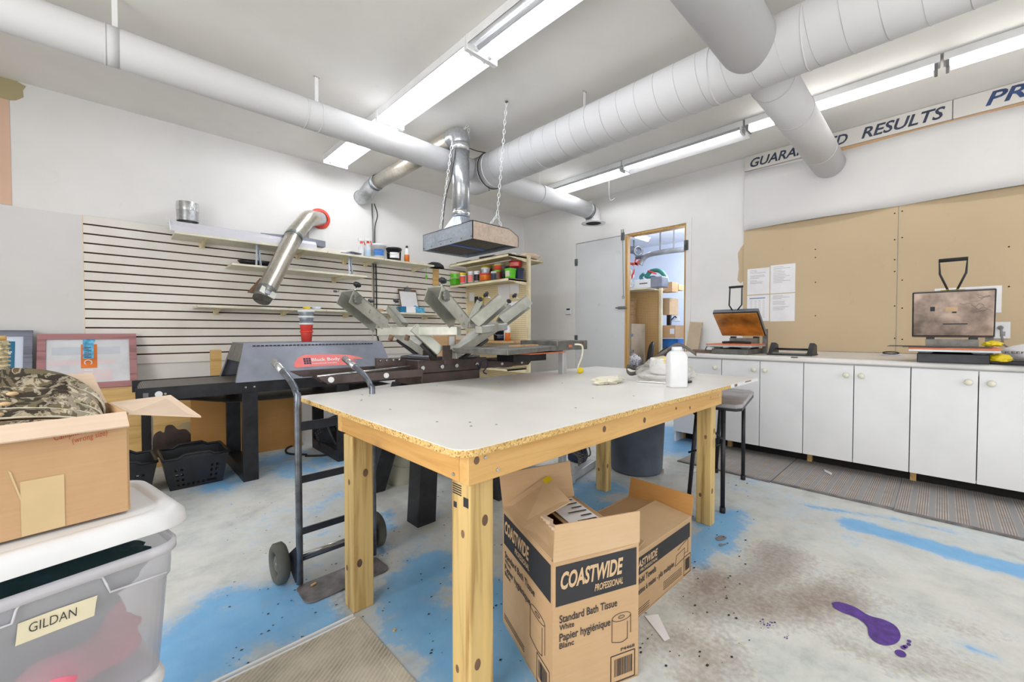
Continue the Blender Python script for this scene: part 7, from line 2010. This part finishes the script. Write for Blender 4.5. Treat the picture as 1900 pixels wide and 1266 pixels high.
pbox('cardboard_box', 'plain kraft box behind the pegboard in the back room', 'box', bx_ + .2, (1225, 554), (1242, 584), .3, 'card_inner')
pbox('cardboard_box', 'open brown box with white label in the back room', 'box', bx_ + .1, (1225, 604), (1253, 628), .3, 'card_warm')
pbox('paper_label', 'white label on the brown box in the back room', 'label', bx_ + .09, (1243, 610), (1251, 620), .004, 'paper')
pbox('blue_tub', 'bright blue tub under the brown box in the back room', 'tub', bx_ + .15, (1224, 629), (1258, 648), .25, 'blue')
pbox('grey_bucket', 'grey bucket under the blue tub in the back room', 'bucket', bx_ + .2, (1228, 648), (1245, 662), .25, 'grey_metal')
pbox('grey_pole', 'dark grey pipe leaning behind the pegboard unit', 'pipe', bx_ + .3, (1237, 585), (1243, 604), .05, 'black_metal')
pbox('filing_cabinet', 'beige filing cabinet at the left of the doorway view', 'cabinet', bx_ - .5, (1160, 601), (1171, 700), .4, 'panel_tan')
a = AX(bx_ - .51, 1170, 610)
for z_ in (.93, .70): MB().box(bx_ - .505, bx_ - .49, a.y - .04, a.y + .02, z_, z_ + .04).build('drawer_handle', 'chrome', bpy.data.objects['filing_cabinet'])
for k_ in ('filing_cabinet',): pass
pbox('wooden_crate', 'tall wooden crate beside the brown pegboard', 'crate', bx_ - .1, (1167, 555), (1175, 601), .09, 'bare_wood')
# red tape dispenser / pink roll cluster high left
t = thing('red_ribbon', 'red ribbon and tape hanging at the left of the back room', 'ribbon', AX(5.6, 1170, 500))
m_ = MB(); 
for q_ in ([(1166, 486), (1172, 490), (1183, 488), (1186, 482)], [(1172, 488), (1177, 500), (1172, 515), (1173, 522)], [(1180, 480), (1178, 488), (1184, 492)]):
    ribbon(m_, smooth_path([AX(5.6, *x) for x in q_]), .04, (0, .3, 1))
m_.build('ribbon_strip', 'coral', t)
for i in range(4):
    a = AX(5.62, 1168 + (i % 2) * 4, 505 + i * 8); tag(MB().torus(a, .03, .010, Matrix.Rotation(R(90), 3, 'Y'), 16, 6).build('tape_roll', 'shelf_gloss'), 'pale tape roll hanging in the back room, ' + ['highest', 'second', 'third', 'lowest'][i] + ' of four', 'tape')
# duct/pipe in back room
t = thing('grey_pipe', 'grey pipe crossing high in the back room, bending down at its end', 'pipe', AX(6.8, 1230, 470))
MB().tube(smooth_path([AX(6.8, 1278, 462), AX(6.8, 1250, 465), AX(6.8, 1222, 469), AX(6.8, 1204, 473), AX(6.8, 1193, 481), AX(6.8, 1188, 492)]), .045, 14).build('pipe_run', 'grey_metal', t)
MB().cyl(AX(6.8, 1180, 479), AX(6.8, 1212, 472), .03).build('pipe_branch', 'grey_metal', t)
a = AX(6.8, 1250, 465); MB().box(a.x - .01, a.x + .01, a.y - .01, a.y + .01, a.z, BZC).build('hanger', 'grey_metal', t)
a = AX(6.8, 1225, 468); MB().box(a.x - .01, a.x + .01, a.y - .01, a.y + .01, a.z, BZC).build('hanger', 'grey_metal', t)
t = thing('round_duct', 'small round duct end at the top left of the doorway view', 'duct', AX(7.2, 1178, 465))
MB().cyl(AX(7.2, 1160, 462), AX(7.2, 1184, 466), .07).build('duct_run', 'dryer_grey', t); a = AX(7.2, 1176, 464); MB().box(a.x - .01, a.x + .01, a.y - .01, a.y + .01, a.z, BZC).build('hanger', 'grey_metal', t); MB().torus(AX(7.15, 1184, 466), .08, .025, Matrix.Rotation(R(60), 3, 'Z') @ Matrix.Rotation(R(90), 3, 'Y')).build('duct_mouth', 'grey_metal', t)
a = AX(7.98, 1256, 590)
t = thing('wall_outlet', 'small outlet with black plug on the far wall of the back room', 'outlet', a)
MB().box(7.985, 7.998, a.y - .05, a.y + .05, a.z - .06, a.z + .06).build('cover_plate', 'white_plastic', t)
MB().tube(smooth_path([a + V((-.03, 0, .0)), a + V((-.06, .02, .02)), a + V((-.05, .12, -.1)), a + V((-.05, .14, -.35))]), .012, 6).build('plug_cord', 'black_rubber', t)
d_ = bpy.data.lights.new('back_room_fill', 'POINT'); d_.shadow_soft_size = .3; d_.energy = 75; d_.color = (.95, .97, 1)  # added fill that brightens the back room, no fixture hangs here
o = bpy.data.objects.new('back_room_fill', d_); COL.objects.link(o); o.location = (6.4, 2.6, BZC - .5)


# ================================================================== groups of look-alikes
GROUPS = {'ink_tub': 'ink tubs on the pegboard shelf', 'wall_shelf': 'white shelves on the slatted wall', 'lettered_sign': 'lettered signs along the right wall',
 'paper_sheet': 'white sheets on the beige wall', 'wallboard_sheet': 'beige wallboard sheets on the right wall', 'slatwall_panel': 'slatted wall panels', 'base_cabinet': 'white base cabinets along the right wall',
 'runner_mat': 'grey ribbed runner mats', 'shopping_basket': 'black baskets around the dryer', 'camouflage_cap': 'camouflage caps nested in the kraft box', 'duct_strap': 'duct straps on the ceiling',
 'hanging_chain': 'chains holding the hood', 'plastic_cup': 'stacked cups on the dryer', 'spray_bottle': 'spray bottles on the top shelf', 'pail': 'pails', 'squeeze_bottle': 'labelled bottles',
 'loose_bracket': 'loose upright brackets on the middle shelf', 'paper_note': 'notes hung on the pegboard', 'print_screen': 'print screens leaning on the wall', 'storage_bin': 'stacked clear storage bins',
 'bin_lid': 'white bin lids', 'folded_garment': 'clothes in the clear bins', 'heat_press': 'open heat presses on the counter', 'squeegee': 'squeegees on top of the shelving', 'wire_hook': 'wire hooks on the slats',
 'tape_roll': 'tape rolls', 'cardboard_box': 'cardboard boxes', 'wood_chip': 'wood chips on the floor', 'paper_scrap': 'paper scraps on the floor', 'wall_board': 'white wall boards', 'branch_duct': 'white branch ducts',
 'ceiling_duct': 'white ceiling ducts', 'yellow_glove': 'yellow cloths by the large press', 'grey_rod': 'rods on the counter'}
tops = {}
for o in bpy.data.objects:
    if o.parent is None and o.get('category'): tops.setdefault(o.name.split('.')[0], []).append(o)
for k, v in tops.items():
    if len(v) > 1 and k in GROUPS:
        for o in v:
            if not o.get('group'): o['group'] = GROUPS[k]
